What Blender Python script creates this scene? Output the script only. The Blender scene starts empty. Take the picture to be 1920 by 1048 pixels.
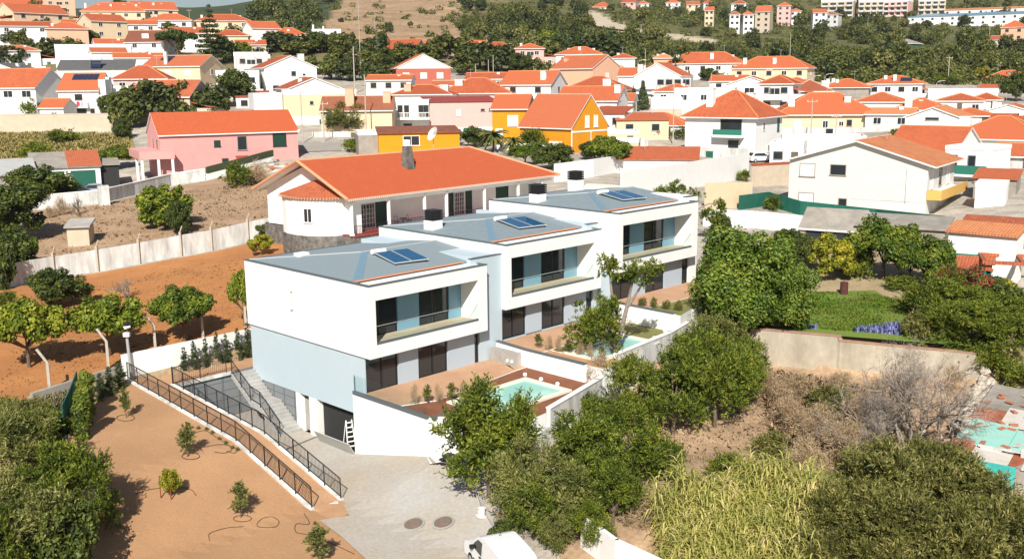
import bpy, bmesh, math, random
import numpy as np
from mathutils import Vector, Matrix
R = math.radians
rng = np.random.default_rng(7)
random.seed(7)
sc = bpy.context.scene
col = sc.collection

# ------------------------------------------------------------------ camera, sky, sun
F = 1895.45                      # focal length in pixels of the 1920 px wide photograph
CZ = 21.93
FW = np.array([0.0, 0.980955, -0.194233])
RT = np.array([0.999958, -0.0017725, -0.008952])
UP = np.array([0.0091258, 0.1942246, 0.9809146])
cam_d = bpy.data.cameras.new('camera')
cam_d.sensor_width = 36.0
cam_d.lens = 36.0 * F / 1920.0
cam_d.clip_start = 0.5
cam_d.clip_end = 20000
cam = bpy.data.objects.new('camera', cam_d)
col.objects.link(cam)
cam.matrix_world = Matrix(((RT[0], UP[0], -FW[0], 0), (RT[1], UP[1], -FW[1], 0), (RT[2], UP[2], -FW[2], CZ), (0, 0, 0, 1)))
sc.camera = cam

SUN_EL, SUN_DX = 39.0, 0.08      # light travels towards +Y, a little to +X
w = bpy.data.worlds.new('World')
sc.world = w
w.use_nodes = True
nt = w.node_tree
nt.nodes.clear()
sky = nt.nodes.new('ShaderNodeTexSky')
sky.sky_type = 'NISHITA'
sky.sun_disc = False
sky.sun_elevation = R(SUN_EL)
sky.sun_rotation = R(180) + math.atan(SUN_DX)
sky.air_density = 1.0
sky.dust_density = 1.0
bg = nt.nodes.new('ShaderNodeBackground')
bg.inputs[1].default_value = 0.052
wo = nt.nodes.new('ShaderNodeOutputWorld')
nt.links.new(sky.outputs[0], bg.inputs[0])
nt.links.new(bg.outputs[0], wo.inputs[0])
sd = bpy.data.lights.new('sun', 'SUN')
sd.energy = 4.9
sd.angle = R(0.5)
sd.color = (1.0, 0.945, 0.86)
so = bpy.data.objects.new('sun', sd)
col.objects.link(so)
so.rotation_euler = Vector((SUN_DX, 1.0, -math.tan(R(SUN_EL)) * math.hypot(1, SUN_DX))).to_track_quat('-Z', 'Y').to_euler()
vs = sc.view_settings
vs.view_transform = 'Standard'
vs.look = 'None'
vs.exposure = 0.55
vs.gamma = 1.0
vs.use_curve_mapping = False

# ------------------------------------------------------------------ where a pixel of the photograph lies
def ray(px, py):
    return FW + (px - 960) / F * RT - (py - 524) / F * UP
def pz(px, py, z):
    d = ray(px, py); t = (z - CZ) / d[2]
    return np.array([0, 0, CZ]) + t * d
def py_at(px, py, Y):
    d = ray(px, py)
    return np.array([0, 0, CZ]) + d * (Y / d[1])
def project(X, Y, Z):
    dx, dy, dz = X, Y, Z - CZ
    z = dx * FW[0] + dy * FW[1] + dz * FW[2]
    z = np.where(z < 0.1, 0.1, z)
    return 960 + F * (dx * RT[0] + dy * RT[1] + dz * RT[2]) / z, 524 - F * (dx * UP[0] + dy * UP[1] + dz * UP[2]) / z
VO = np.array([-8.19, 56.25])    # front corner of the first villa; u along its front, v along its side
VX = np.array([0.7009, 0.7133]); VY = np.array([-0.7133, 0.7009])
VANG = math.atan2(VX[1], VX[0])
def V(u, v):
    p = VO + u * VX + v * VY
    return float(p[0]), float(p[1])
def uv_of(X, Y):
    a, b = X - VO[0], Y - VO[1]
    return a * VX[0] + b * VX[1], a * VY[0] + b * VY[1]

# ------------------------------------------------------------------ terrain height
CT = [(60,525,88),(145,463,100),(400,468,97),(330,475,95),(200,385,118),(300,337,145),(170,362,135),(520,300,150),(60,300,165),(200,300,163),(100,246,188),
      (570,470,92),(700,430,100),(900,400,105),(1050,280,165),(1100,340,122),(1380,292,160),(1630,400,114),(1500,400,112),(1560,446,98),(1800,440,95),(1900,400,100),
      (840,245,190),(500,262,170),(620,262,168),(160,218,212),(30,220,212),(350,190,215),(800,170,250),(650,170,240),(1100,160,275),(1300,160,270),(1500,210,225),(1700,245,178),(1850,300,140),
      (1200,190,230),(1000,200,220),(60,150,285),(300,150,275),(100,92,325),(400,92,340),(620,85,370),(720,103,325),(900,108,330),(1150,115,360),(1500,150,290),(1800,175,262),(1900,165,280),
      (720,60,440),(700,0,720),(900,0,660),(1000,60,450),(1300,60,540),(1300,10,680),(1650,38,650),(1900,42,620),(1600,100,430),(1850,100,390),(560,40,470),(570,2,820),
      (100,60,350),(50,20,420),(200,32,420),(350,34,470),(300,26,900),(400,24,1500),(440,22,2300),(550,10,1500),(-300,150,280),(-300,60,400),(-300,330,140),(-300,480,88),
      (2250,420,95),(2250,300,150),(2250,150,290),(2250,40,600),(1200,-60,1200),(1700,-80,1300),(800,-40,950),(2300,-60,1200),(-300,26,900),(-400,22,2300),
      (440,20,6000),(1200,10,6000),(2300,10,6000),(-400,20,6000),(1200,-40,2300),(2300,-40,2300)]
def _ctrl():
    out = []
    for a, b, Y in CT:
        p = py_at(a, b, Y)
        out.append((p[0] / p[1], math.log(p[1]), (p[2] - CZ) / p[1]))
    near = []
    for v in (-25, -12, -4, 5, 15.5):          # slope beside the sandy garden, 3.3 m at the back wall
        for u in (-24, -14, -8):
            near.append((*V(u, v), 0.59 + 0.14 * (v + 3.7)))
    near += [(*V(-25, 22), 3.5), (*V(-12, 22), 3.6), (*V(0, 22), 4.0), (*V(-40, 5), 2.0), (*V(-40, 20), 3.5), (*V(14, 20), 6.5), (*V(32, 16), 8.0)]
    near += [(12, 44, 1.8), (22, 44, 1.6), (30, 48, 1.5), (10, 55, 2.2), (18, 60, 2.2), (24, 62, 2.2), (29, 60, 2.2), (36, 58, 2.2), (18, 30, 1.0), (0, 30, 1.5), (-20, 30, 0.0), (45, 50, 2.5),
             (30, 76, 5.4), (22, 78, 5.6), (38, 72, 5.0), (45, 80, 5.8)]
    for X, Y, z in near:
        out.append((X / Y, math.log(Y), (z - CZ) / Y))
    return np.array(out)
_c = _ctrl()
_cs = np.array([1.6, 1.0])
_P = _c[:, :2] * _cs
def _U(r2):
    return np.where(r2 > 1e-12, r2 * np.log(np.maximum(r2, 1e-12)) * 0.5, 0.0)
_n = len(_c)
_K = _U(((_P[:, None] - _P[None]) ** 2).sum(-1)) + 0.004 * np.eye(_n)
_A = np.zeros((_n + 3, _n + 3)); _A[:_n, :_n] = _K
_A[:_n, _n] = 1; _A[:_n, _n + 1:] = _P; _A[_n, :_n] = 1; _A[_n + 1:, :_n] = _P.T
_sol = np.linalg.solve(_A, np.concatenate([_c[:, 2], np.zeros(3)]))
def tps(X, Y):
    X = np.atleast_1d(np.asarray(X, float)); Y = np.atleast_1d(np.asarray(Y, float))
    q = np.stack([X / Y, np.log(Y)], -1) * _cs
    out = np.empty(len(X))
    for i in range(0, len(X), 20000):
        qq = q[i:i + 20000]
        out[i:i + 20000] = _U(((qq[:, None] - _P[None]) ** 2).sum(-1)) @ _sol[:_n] + _sol[_n] + qq @ _sol[_n + 1:]
    return CZ + out * Y
def sand_z(v):
    return np.interp(v, [-30, -12, -4.0, 2.88, 15.5, 30], [0.2, 0.3, 0.55, 2.35, 3.19, 3.6])
def court_z(u, v):
    t = np.clip((1.72 - v) / 6.6, 0, 1.15)
    return t * (0.56 + np.clip((u + 5.5) / 5.6, 0, 1.35) * 1.04)
# lower line of the grey wall, the lawn lies above it
GW0, GW1 = (16.6, 68.4), (30.6, 62.9)
def terr(X, Y, raw=False):
    X = np.atleast_1d(np.asarray(X, float)); Y = np.atleast_1d(np.asarray(Y, float))
    z = tps(X, Y)
    if raw: return z
    u, v = uv_of(X, Y)
    # lawn terrace behind the grey wall
    side = (Y - GW0[1]) - (X - GW0[0]) * (GW1[1] - GW0[1]) / (GW1[0] - GW0[0])
    lawn = (side > 1.1) & (X > 14) & (X < 33) & (Y < 86)
    z = np.where(lawn, np.maximum(z, 4.7 + np.clip(side, 0, 15) * 0.06), z)
    wild = (side < 0.25) & (X > 3) & (Y > 40) & (Y < 75) & (v < -7.4)
    z = np.where(wild, np.minimum(z, 2.3), z)
    z = np.where((u < -7.0) & (v < 16.5) & (v > -30) & (u > -22), sand_z(v) - 0.03, z)
    z = np.where((u >= -7.0) & (u < 9) & (v < 15.4) & (v > -20) & (Y > 36), court_z(u, v) - 0.12, z)
    z = np.where((u > -5.4) & (u < 34) & (v < 14.6) & (v > 1.6), -0.4, z)
    z = np.where((u > 0.4) & (u < 34) & (v <= 1.6) & (v > -6.6), -0.4, z)
    return z
def th(X, Y):
    return float(terr(X, Y)[0])
def at(px, py, lo=30, hi=4000):
    Ys = np.geomspace(lo, hi, 700)
    d = ray(px, py)
    X = d[0] / d[1] * Ys; Z = CZ + d[2] / d[1] * Ys
    g = terr(X, Ys) - Z
    i = np.argmax(g > 0)
    if i == 0: i = 1
    a, b = g[i - 1], g[i]
    f = 0 if b == a else -a / (b - a)
    f = min(max(f, 0), 1)
    Yh = Ys[i - 1] + f * (Ys[i] - Ys[i - 1])
    return np.array([d[0] / d[1] * Yh, Yh, CZ + d[2] / d[1] * Yh])

# ------------------------------------------------------------------ materials
MATS = {}
def mat(name, c, rough=0.8, noise=0.12, scale=3.0, bump=0.0, c2=None, spec=0.3, metal=0.0, fine=0.0, streak=False):
    if name in MATS: return MATS[name]
    m = bpy.data.materials.new(name); m.use_nodes = True
    t = m.node_tree; N = t.nodes; L = t.links
    b = N['Principled BSDF']
    b.inputs['Roughness'].default_value = rough
    b.inputs['Specular IOR Level'].default_value = spec
    b.inputs['Metallic'].default_value = metal
    if noise or c2:
        tc = N.new('ShaderNodeTexCoord')
        mp = N.new('ShaderNodeMapping')
        mp.inputs['Scale'].default_value = (1, 1, 0.22) if streak else (1, 1, 1)
        L.new(tc.outputs['Object'], mp.inputs[0])
        nz = N.new('ShaderNodeTexNoise'); nz.inputs['Scale'].default_value = scale; nz.inputs['Detail'].default_value = 6
        nz.inputs['Roughness'].default_value = 0.65
        L.new(mp.outputs[0], nz.inputs[0])
        cr = N.new('ShaderNodeValToRGB')
        cr.color_ramp.elements[0].position = 0.32; cr.color_ramp.elements[1].position = 0.68
        k = c2 or tuple(x * (1 - 2 * noise) for x in c)
        cr.color_ramp.elements[0].color = (*k, 1); cr.color_ramp.elements[1].color = (*c, 1)
        L.new(nz.outputs[0], cr.inputs[0])
        last = cr.outputs[0]
        if fine:
            n2 = N.new('ShaderNodeTexNoise'); n2.inputs['Scale'].default_value = fine; n2.inputs['Detail'].default_value = 3
            L.new(tc.outputs['Object'], n2.inputs[0])
            mx = N.new('ShaderNodeMix'); mx.data_type = 'RGBA'; mx.blend_type = 'OVERLAY'; mx.inputs[0].default_value = 0.22
            L.new(last, mx.inputs[6]); L.new(n2.outputs[0], mx.inputs[7]); last = mx.outputs[2]
        L.new(last, b.inputs['Base Color'])
        if bump:
            bp = N.new('ShaderNodeBump'); bp.inputs['Strength'].default_value = bump; bp.inputs['Distance'].default_value = 0.1
            L.new(nz.outputs[0], bp.inputs['Height']); L.new(bp.outputs[0], b.inputs['Normal'])
    else:
        b.inputs['Base Color'].default_value = (*c, 1)
    MATS[name] = m
    return m
def tile_mat(name, c, c2, cu=0.24, cv=0.36, mortar=None, wave=True, jitter=0.25):
    """roof tiles laid in the face's own metres (uv): channels down the slope, courses across it"""
    if name in MATS: return MATS[name]
    m = bpy.data.materials.new(name); m.use_nodes = True
    t = m.node_tree; N = t.nodes; L = t.links
    b = N['Principled BSDF']; b.inputs['Roughness'].default_value = 0.75; b.inputs['Specular IOR Level'].default_value = 0.25
    uv = N.new('ShaderNodeUVMap')
    sp = N.new('ShaderNodeSeparateXYZ'); L.new(uv.outputs[0], sp.inputs[0])
    def mth(op, a, v2=None):
        n = N.new('ShaderNodeMath'); n.operation = op
        for i, x in enumerate((a, v2)):
            if x is None: continue
            if isinstance(x, (int, float)): n.inputs[i].default_value = x
            else: L.new(x, n.inputs[i])
        return n.outputs[0]
    u = mth('DIVIDE', sp.outputs[0], cu); v = mth('DIVIDE', sp.outputs[1], cv)
    fu = mth('FRACT', u); fv = mth('FRACT', v)
    cb = N.new('ShaderNodeCombineXYZ'); L.new(mth('FLOOR', u), cb.inputs[0]); L.new(mth('FLOOR', v), cb.inputs[1])
    wn = N.new('ShaderNodeTexWhiteNoise'); wn.noise_dimensions = '2D'; L.new(cb.outputs[0], wn.inputs[0])
    tc = N.new('ShaderNodeTexCoord')
    nz = N.new('ShaderNodeTexNoise'); nz.inputs['Scale'].default_value = 0.6; nz.inputs['Detail'].default_value = 7; nz.inputs['Roughness'].default_value = 0.7
    L.new(tc.outputs['Object'], nz.inputs[0])
    s = mth('ADD', mth('MULTIPLY', wn.outputs[0], jitter), mth('MULTIPLY', nz.outputs[0], 1.0 - jitter))
    oi = N.new('ShaderNodeObjectInfo')
    s = mth('ADD', s, mth('MULTIPLY', mth('SUBTRACT', oi.outputs['Random'], 0.5), 0.85))
    cr = N.new('ShaderNodeValToRGB'); cr.color_ramp.elements[0].position = 0.25; cr.color_ramp.elements[1].position = 0.62
    cr.color_ramp.elements[0].color = (*c2, 1); cr.color_ramp.elements[1].color = (*c, 1)
    L.new(s, cr.inputs[0])
    hgt = mth('ADD', mth('MULTIPLY', mth('ABSOLUTE', mth('SINE', mth('MULTIPLY', u, math.pi))), 0.8 if wave else 0.0), mth('MULTIPLY', mth('SUBTRACT', 1.0, fv), 0.6))
    gap = mth('LESS_THAN', fu, 0.13)
    gap2 = mth('LESS_THAN', fv, 0.10)
    gg = mth('MAXIMUM', gap, gap2)
    mx = N.new('ShaderNodeMix'); mx.data_type = 'RGBA'
    L.new(mth('MULTIPLY', gg, 0.6), mx.inputs[0]); L.new(cr.outputs[0], mx.inputs[6])
    mx.inputs[7].default_value = (*(mortar or tuple(x * 0.45 for x in c2)), 1)
    L.new(mx.outputs[2], b.inputs['Base Color'])
    bp = N.new('ShaderNodeBump'); bp.inputs['Strength'].default_value = 0.6; bp.inputs['Distance'].default_value = 0.05
    L.new(hgt, bp.inputs['Height']); L.new(bp.outputs[0], b.inputs['Normal'])
    MATS[name] = m
    return m
def leaf_mat(name, c, c2, c3=None, trans=0.16):
    if name in MATS: return MATS[name]
    m = bpy.data.materials.new(name); m.use_nodes = True
    t = m.node_tree; N = t.nodes; L = t.links
    b = N['Principled BSDF']; b.inputs['Roughness'].default_value = 0.55; b.inputs['Specular IOR Level'].default_value = 0.25
    g = N.new('ShaderNodeNewGeometry')
    oi = N.new('ShaderNodeObjectInfo')
    a = N.new('ShaderNodeMath'); a.operation = 'MULTIPLY_ADD'
    L.new(oi.outputs['Random'], a.inputs[0]); a.inputs[1].default_value = 0.3; a.inputs[2].default_value = -0.15
    a2 = N.new('ShaderNodeMath'); a2.operation = 'ADD'
    L.new(g.outputs['Random Per Island'], a2.inputs[0]); L.new(a.outputs[0], a2.inputs[1])
    tc = N.new('ShaderNodeTexCoord'); nz = N.new('ShaderNodeTexNoise'); nz.inputs['Scale'].default_value = 0.9; nz.inputs['Detail'].default_value = 2
    L.new(tc.outputs['Object'], nz.inputs[0])
    a3 = N.new('ShaderNodeMath'); a3.operation = 'MULTIPLY_ADD'; a3.inputs[1].default_value = 2.2; a3.inputs[2].default_value = -1.1  # noise puts the light and dark clumping of a crown into leaf colour
    L.new(nz.outputs[0], a3.inputs[0])
    a4 = N.new('ShaderNodeMath'); a4.operation = 'ADD'; L.new(a2.outputs[0], a4.inputs[0]); L.new(a3.outputs[0], a4.inputs[1]); a2 = a4
    cr = N.new('ShaderNodeValToRGB')
    e = cr.color_ramp.elements
    e[0].position = 0.0; e[0].color = (*c2, 1); e[1].position = 0.75; e[1].color = (*c, 1)
    if c3:
        x = e.new(0.97); x.color = (*c3, 1)
    L.new(a2.outputs[0], cr.inputs[0]); L.new(cr.outputs[0], b.inputs['Base Color'])
    if trans:
        tr = N.new('ShaderNodeBsdfTranslucent'); L.new(cr.outputs[0], tr.inputs[0])
        mx = N.new('ShaderNodeMixShader'); mx.inputs[0].default_value = trans
        L.new(b.outputs[0], mx.inputs[1]); L.new(tr.outputs[0], mx.inputs[2])
        L.new(mx.outputs[0], N['Material Output'].inputs[0])
    MATS[name] = m
    return m
def glass_mat(name, tint=(0.95, 0.98, 0.98), alpha=0.75):
    if name in MATS: return MATS[name]
    m = bpy.data.materials.new(name); m.use_nodes = True
    t = m.node_tree; N = t.nodes; L = t.links
    N.remove(N['Principled BSDF'])
    tr = N.new('ShaderNodeBsdfTransparent'); tr.inputs[0].default_value = (*tint, 1)
    gl = N.new('ShaderNodeBsdfGlossy'); gl.inputs['Roughness'].default_value = 0.03
    fr = N.new('ShaderNodeLayerWeight'); fr.inputs[0].default_value = 0.25
    k = N.new('ShaderNodeMath'); k.operation = 'MULTIPLY'; k.inputs[1].default_value = 0.16; L.new(fr.outputs['Facing'], k.inputs[0])
    mx = N.new('ShaderNodeMixShader'); L.new(k.outputs[0], mx.inputs[0])
    L.new(tr.outputs[0], mx.inputs[1]); L.new(gl.outputs[0], mx.inputs[2])
    L.new(mx.outputs[0], N['Material Output'].inputs[0])
    MATS[name] = m
    return m
def vcol_mat(name, rough=0.95):
    m = bpy.data.materials.new(name); m.use_nodes = True
    t = m.node_tree; N = t.nodes; L = t.links
    b = N['Principled BSDF']; b.inputs['Roughness'].default_value = rough; b.inputs['Specular IOR Level'].default_value = 0.1
    at_ = N.new('ShaderNodeVertexColor'); at_.layer_name = 'ground'
    tc = N.new('ShaderNodeTexCoord')
    last = at_.outputs[0]
    for s_, f_ in ((0.05, 0.55), (0.5, 0.6), (4.0, 0.45)):
        nz = N.new('ShaderNodeTexNoise'); nz.inputs['Scale'].default_value = s_; nz.inputs['Detail'].default_value = 5
        L.new(tc.outputs['Object'], nz.inputs[0])
        mx = N.new('ShaderNodeMix'); mx.data_type = 'RGBA'; mx.blend_type = 'OVERLAY'; mx.inputs[0].default_value = f_
        L.new(last, mx.inputs[6]); L.new(nz.outputs[0], mx.inputs[7]); last = mx.outputs[2]
    L.new(last, b.inputs['Base Color'])
    MATS[name] = m
    return m
white = mat('white_plaster', (0.80, 0.80, 0.78), 0.85, 0.035, 1.2)
white_old = mat('weathered_white_plaster', (0.72, 0.72, 0.70), 0.9, 0.10, 1.3, c2=(0.36, 0.36, 0.34), streak=True)
pale_blue = mat('pale_blue_render', (0.44, 0.525, 0.575), 0.85, 0.02, 1.0)
blue_grey = mat('blue_grey_render', (0.40, 0.465, 0.53), 0.8, 0.02, 1.0)
cream = mat('cream_plaster', (0.70, 0.55, 0.37), 0.9, 0.05, 1.0)
peach = mat('peach_plaster', (0.70, 0.42, 0.28), 0.9, 0.04, 1.0)
pink = mat('pink_plaster', (0.66, 0.325, 0.305), 0.9, 0.05, 0.8)
pale_pink = mat('pale_pink_plaster', (0.70, 0.43, 0.39), 0.9, 0.05, 0.8)
yellow = mat('yellow_plaster', (0.64, 0.27, 0.012), 0.9, 0.05, 0.8)
brick_red = mat('brick_red_plaster', (0.46, 0.13, 0.09), 0.9, 0.06, 1.0)
tan = mat('tan_plaster', (0.55, 0.46, 0.35), 0.9, 0.08, 1.0)
grey_render = mat('grey_render', (0.36, 0.33, 0.29), 0.95, 0.12, 0.8, c2=(0.24, 0.22, 0.19))
green_paint = mat('green_paint', (0.02, 0.11, 0.075), 0.5, 0.05, 2.0)
dark_green = mat('dark_green_shutter', (0.012, 0.045, 0.03), 0.5, 0.0)
concrete = mat('concrete', (0.41, 0.395, 0.37), 0.9, 0.09, 0.14, fine=5.0, c2=(0.385, 0.32, 0.24))
conc_grey = mat('grey_concrete', (0.40, 0.385, 0.36), 0.95, 0.15, 0.5, c2=(0.28, 0.265, 0.24), fine=3.0)
cap_grey = mat('dark_zinc', (0.10, 0.12, 0.13), 0.5, 0.0)
black_metal = mat('black_metal', (0.018, 0.018, 0.02), 0.45, 0.0)
galv = mat('galvanised_metal', (0.45, 0.46, 0.47), 0.5, 0.05, 3.0, metal=0.3)
dark_pane = mat('dark_window_glass', (0.022, 0.028, 0.033), 0.06, 0.0, spec=0.6)
interior = mat('interior_shade', (0.03, 0.03, 0.03), 0.9, 0.0)  # near-black colour stands in for the shade inside openings
clear = glass_mat('clear_glass')
bark = mat('bark', (0.17, 0.125, 0.09), 0.95, 0.2, 6.0, bump=0.5)
bark_grey = mat('grey_bark', (0.30, 0.26, 0.22), 0.95, 0.2, 6.0, bump=0.5)
orange_tile = tile_mat('orange_roof_tiles', (0.50, 0.132, 0.054), (0.37, 0.088, 0.038))
old_tile = tile_mat('weathered_roof_tiles', (0.48, 0.135, 0.06), (0.31, 0.09, 0.046))
brown_tile = tile_mat('brown_roof_tiles', (0.33, 0.12, 0.065), (0.21, 0.075, 0.045))
pale_tile = tile_mat('pale_orange_roof_tiles', (0.60, 0.24, 0.105), (0.45, 0.16, 0.07))
grey_tile = tile_mat('grey_flat_roof_tiles', (0.235, 0.29, 0.315), (0.21, 0.262, 0.288), 0.42, 0.30, wave=False, jitter=0.5, mortar=(0.16, 0.2, 0.225))
dark_roof = mat('dark_grey_roofing', (0.12, 0.12, 0.12), 0.9, 0.1, 1.0)
red_metal = mat('dark_red_roofing', (0.30, 0.055, 0.045), 0.8, 0.08, 1.0)
fibre = mat('fibre_cement_sheet', (0.34, 0.31, 0.27), 0.95, 0.15, 0.8, c2=(0.22, 0.20, 0.17))
stone_clad = None
sand = mat('sandy_soil', (0.42, 0.242, 0.126), 1.0, 0.07, 0.22, bump=0.35, c2=(0.345, 0.195, 0.10), fine=9.0)
orange_soil = mat('orange_soil', (0.44, 0.195, 0.068), 1.0, 0.1, 0.3, bump=0.5, c2=(0.33, 0.14, 0.05), fine=5.0)
path_soil = mat('path_soil', (0.47, 0.285, 0.165), 1.0, 0.08, 0.6, c2=(0.40, 0.225, 0.12), fine=9.0)
terra_pave = mat('terracotta_paving', (0.50, 0.315, 0.20), 0.9, 0.07, 0.5, c2=(0.44, 0.25, 0.145), fine=9.0)
dry_lot = mat('dry_lot_soil', (0.40, 0.27, 0.17), 1.0, 0.1, 0.30, bump=0.4, c2=(0.27, 0.175, 0.105), fine=3.0)
dry_grass_g = mat('dry_grass_ground', (0.34, 0.26, 0.11), 1.0, 0.1, 0.25, bump=0.5, c2=(0.20, 0.17, 0.06), fine=3.0)
lawn_m = mat('lawn_green', (0.105, 0.20, 0.025), 1.0, 0.1, 0.5, bump=0.5, c2=(0.15, 0.17, 0.035), fine=8.0)
turf_m = mat('rolled_turf', (0.16, 0.17, 0.05), 1.0, 0.1, 0.8, c2=(0.20, 0.18, 0.07), fine=9.0)
dark_soil = mat('dug_soil', (0.25, 0.10, 0.05), 1.0, 0.1, 1.0, bump=0.5, c2=(0.16, 0.065, 0.035), fine=7.0)
water_m = mat('pool_water', (0.33, 0.62, 0.55), 0.08, 0.03, 0.8, spec=0.4)
tile_dark = tile_mat('dark_grey_wall_tiles', (0.20, 0.215, 0.225), (0.15, 0.162, 0.172), 1.2, 0.6, wave=False, jitter=0.6, mortar=(0.09, 0.1, 0.1))

# ------------------------------------------------------------------ mesh collecting
class MB:
    def __init__(s): s.v = []; s.f = []; s.m = []
    def face(s, pts, mi=0):
        i = len(s.v); s.v += [tuple(map(float, p)) for p in pts]; s.f.append(tuple(range(i, i + len(pts)))); s.m.append(mi)
    def hexa(s, p, mi=0):
        i = len(s.v); s.v += [tuple(map(float, q)) for q in p]
        for f in ((0, 3, 2, 1), (4, 5, 6, 7), (0, 1, 5, 4), (1, 2, 6, 5), (2, 3, 7, 6), (3, 0, 4, 7)):
            s.f.append(tuple(i + k for k in f)); s.m.append(mi)
        return s
    def box(s, x0, x1, y0, y1, z0, z1, mi=0):
        return s.hexa([(x0, y0, z0), (x1, y0, z0), (x1, y1, z0), (x0, y1, z0), (x0, y0, z1), (x1, y0, z1), (x1, y1, z1), (x0, y1, z1)], mi)
    def prism(s, poly, z0, z1, mi=0, top=None):
        n = len(poly)
        a = sum(poly[i][0] * poly[(i + 1) % n][1] - poly[(i + 1) % n][0] * poly[i][1] for i in range(n))
        if a < 0: poly = poly[::-1]
        b = [(p[0], p[1], z0) for p in poly]; t = [(p[0], p[1], z1) for p in poly]
        s.face(b[::-1], mi); s.face(t, mi if top is None else top)
        for k in range(n):
            s.face([b[k], b[(k + 1) % n], t[(k + 1) % n], t[k]], mi)
        return s
    def tube(s, pts, r, n=6, mi=0, r1=None, cap=True):
        pts = [Vector(p) for p in pts]
        i0 = len(s.v); m_ = len(pts)
        for k, p in enumerate(pts):
            d = (pts[min(k + 1, m_ - 1)] - pts[max(k - 1, 0)])
            d = d.normalized() if d.length > 1e-9 else Vector((0, 0, 1))
            a = d.orthogonal().normalized() if abs(d.z) > 0.98 else d.cross(Vector((0, 0, 1))).normalized()
            b = d.cross(a)
            rr = r if r1 is None else r + (r1 - r) * k / max(1, m_ - 1)
            for j in range(n):
                q = p + (a * math.cos(2 * math.pi * j / n) + b * math.sin(2 * math.pi * j / n)) * rr
                s.v.append(tuple(q))
        for k in range(m_ - 1):
            for j in range(n):
                s.f.append((i0 + k * n + j, i0 + k * n + (j + 1) % n, i0 + (k + 1) * n + (j + 1) % n, i0 + (k + 1) * n + j)); s.m.append(mi)
        if cap:
            s.f.append(tuple(i0 + j for j in range(n))[::-1]); s.m.append(mi)
            s.f.append(tuple(i0 + (m_ - 1) * n + j for j in range(n))); s.m.append(mi)
        return s
    def lathe(s, prof, n=12, c=(0, 0, 0), mi=0):
        i0 = len(s.v)
        for r, z in prof:
            for j in range(n):
                s.v.append((c[0] + r * math.cos(2 * math.pi * j / n), c[1] + r * math.sin(2 * math.pi * j / n), c[2] + z))
        for k in range(len(prof) - 1):
            for j in range(n):
                s.f.append((i0 + k * n + j, i0 + k * n + (j + 1) % n, i0 + (k + 1) * n + (j + 1) % n, i0 + (k + 1) * n + j)); s.m.append(mi)
        s.f.append(tuple(i0 + j for j in range(n))[::-1]); s.m.append(mi)
        s.f.append(tuple(i0 + (len(prof) - 1) * n + j for j in range(n))); s.m.append(mi)
        return s
    def mesh(s, name, mats, smooth=False):
        me = bpy.data.meshes.new(name)
        me.from_pydata(s.v, [], s.f)
        mats = mats if isinstance(mats, (list, tuple)) else [mats]
        for m in mats: me.materials.append(m)
        me.polygons.foreach_set('material_index', s.m)
        uv = me.uv_layers.new(name='UVMap')
        vv = np.array(s.v)
        me.calc_loop_triangles()
        for p in me.polygons:
            n = p.normal
            if abs(n.z) > 0.999: a = Vector((1, 0, 0)); b = Vector((0, 1, 0))
            else:
                a = Vector((-n.y, n.x, 0)).normalized(); b = n.cross(a)
            for li in p.loop_indices:
                q = me.vertices[me.loops[li].vertex_index].co
                uv.data[li].uv = (q.dot(a), q.dot(b))
        if smooth: me.polygons.foreach_set('use_smooth', [True] * len(me.polygons))
        me.update()
        return me
def link(name, me, parent=None, loc=(0, 0, 0), rz=0.0, scale=None):
    o = bpy.data.objects.new(name, me)
    col.objects.link(o)
    o.location = tuple(map(float, loc)); o.rotation_euler = (0, 0, rz)
    if scale is not None: o.scale = scale if hasattr(scale, '__len__') else (scale,) * 3
    if parent is not None: o.parent = parent
    return o
def part(name, mb, mats, parent=None, loc=(0, 0, 0), rz=0.0, smooth=False, label=None, kind=None):
    o = link(name, mb.mesh(name, mats, smooth), parent, loc, rz)
    if label: o['label'] = label
    if kind: o['kind'] = kind
    return o
def tag(o, label=None, cat=None, group=None, kind=None):
    if label: o['label'] = label
    if cat: o['category'] = cat
    if group: o['group'] = group
    if kind: o['kind'] = kind
    return o
def thing(name, label, cat, loc=(0, 0, 0), rz=0.0, group=None, scale=None):
    return tag(link(name, None, None, loc, rz, scale), label, cat, group, 'thing')
def struct(name, mb, mats, loc=(0, 0, 0), rz=0.0, smooth=False):
    return tag(part(name, mb, mats, None, loc, rz, smooth), kind='structure')

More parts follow.
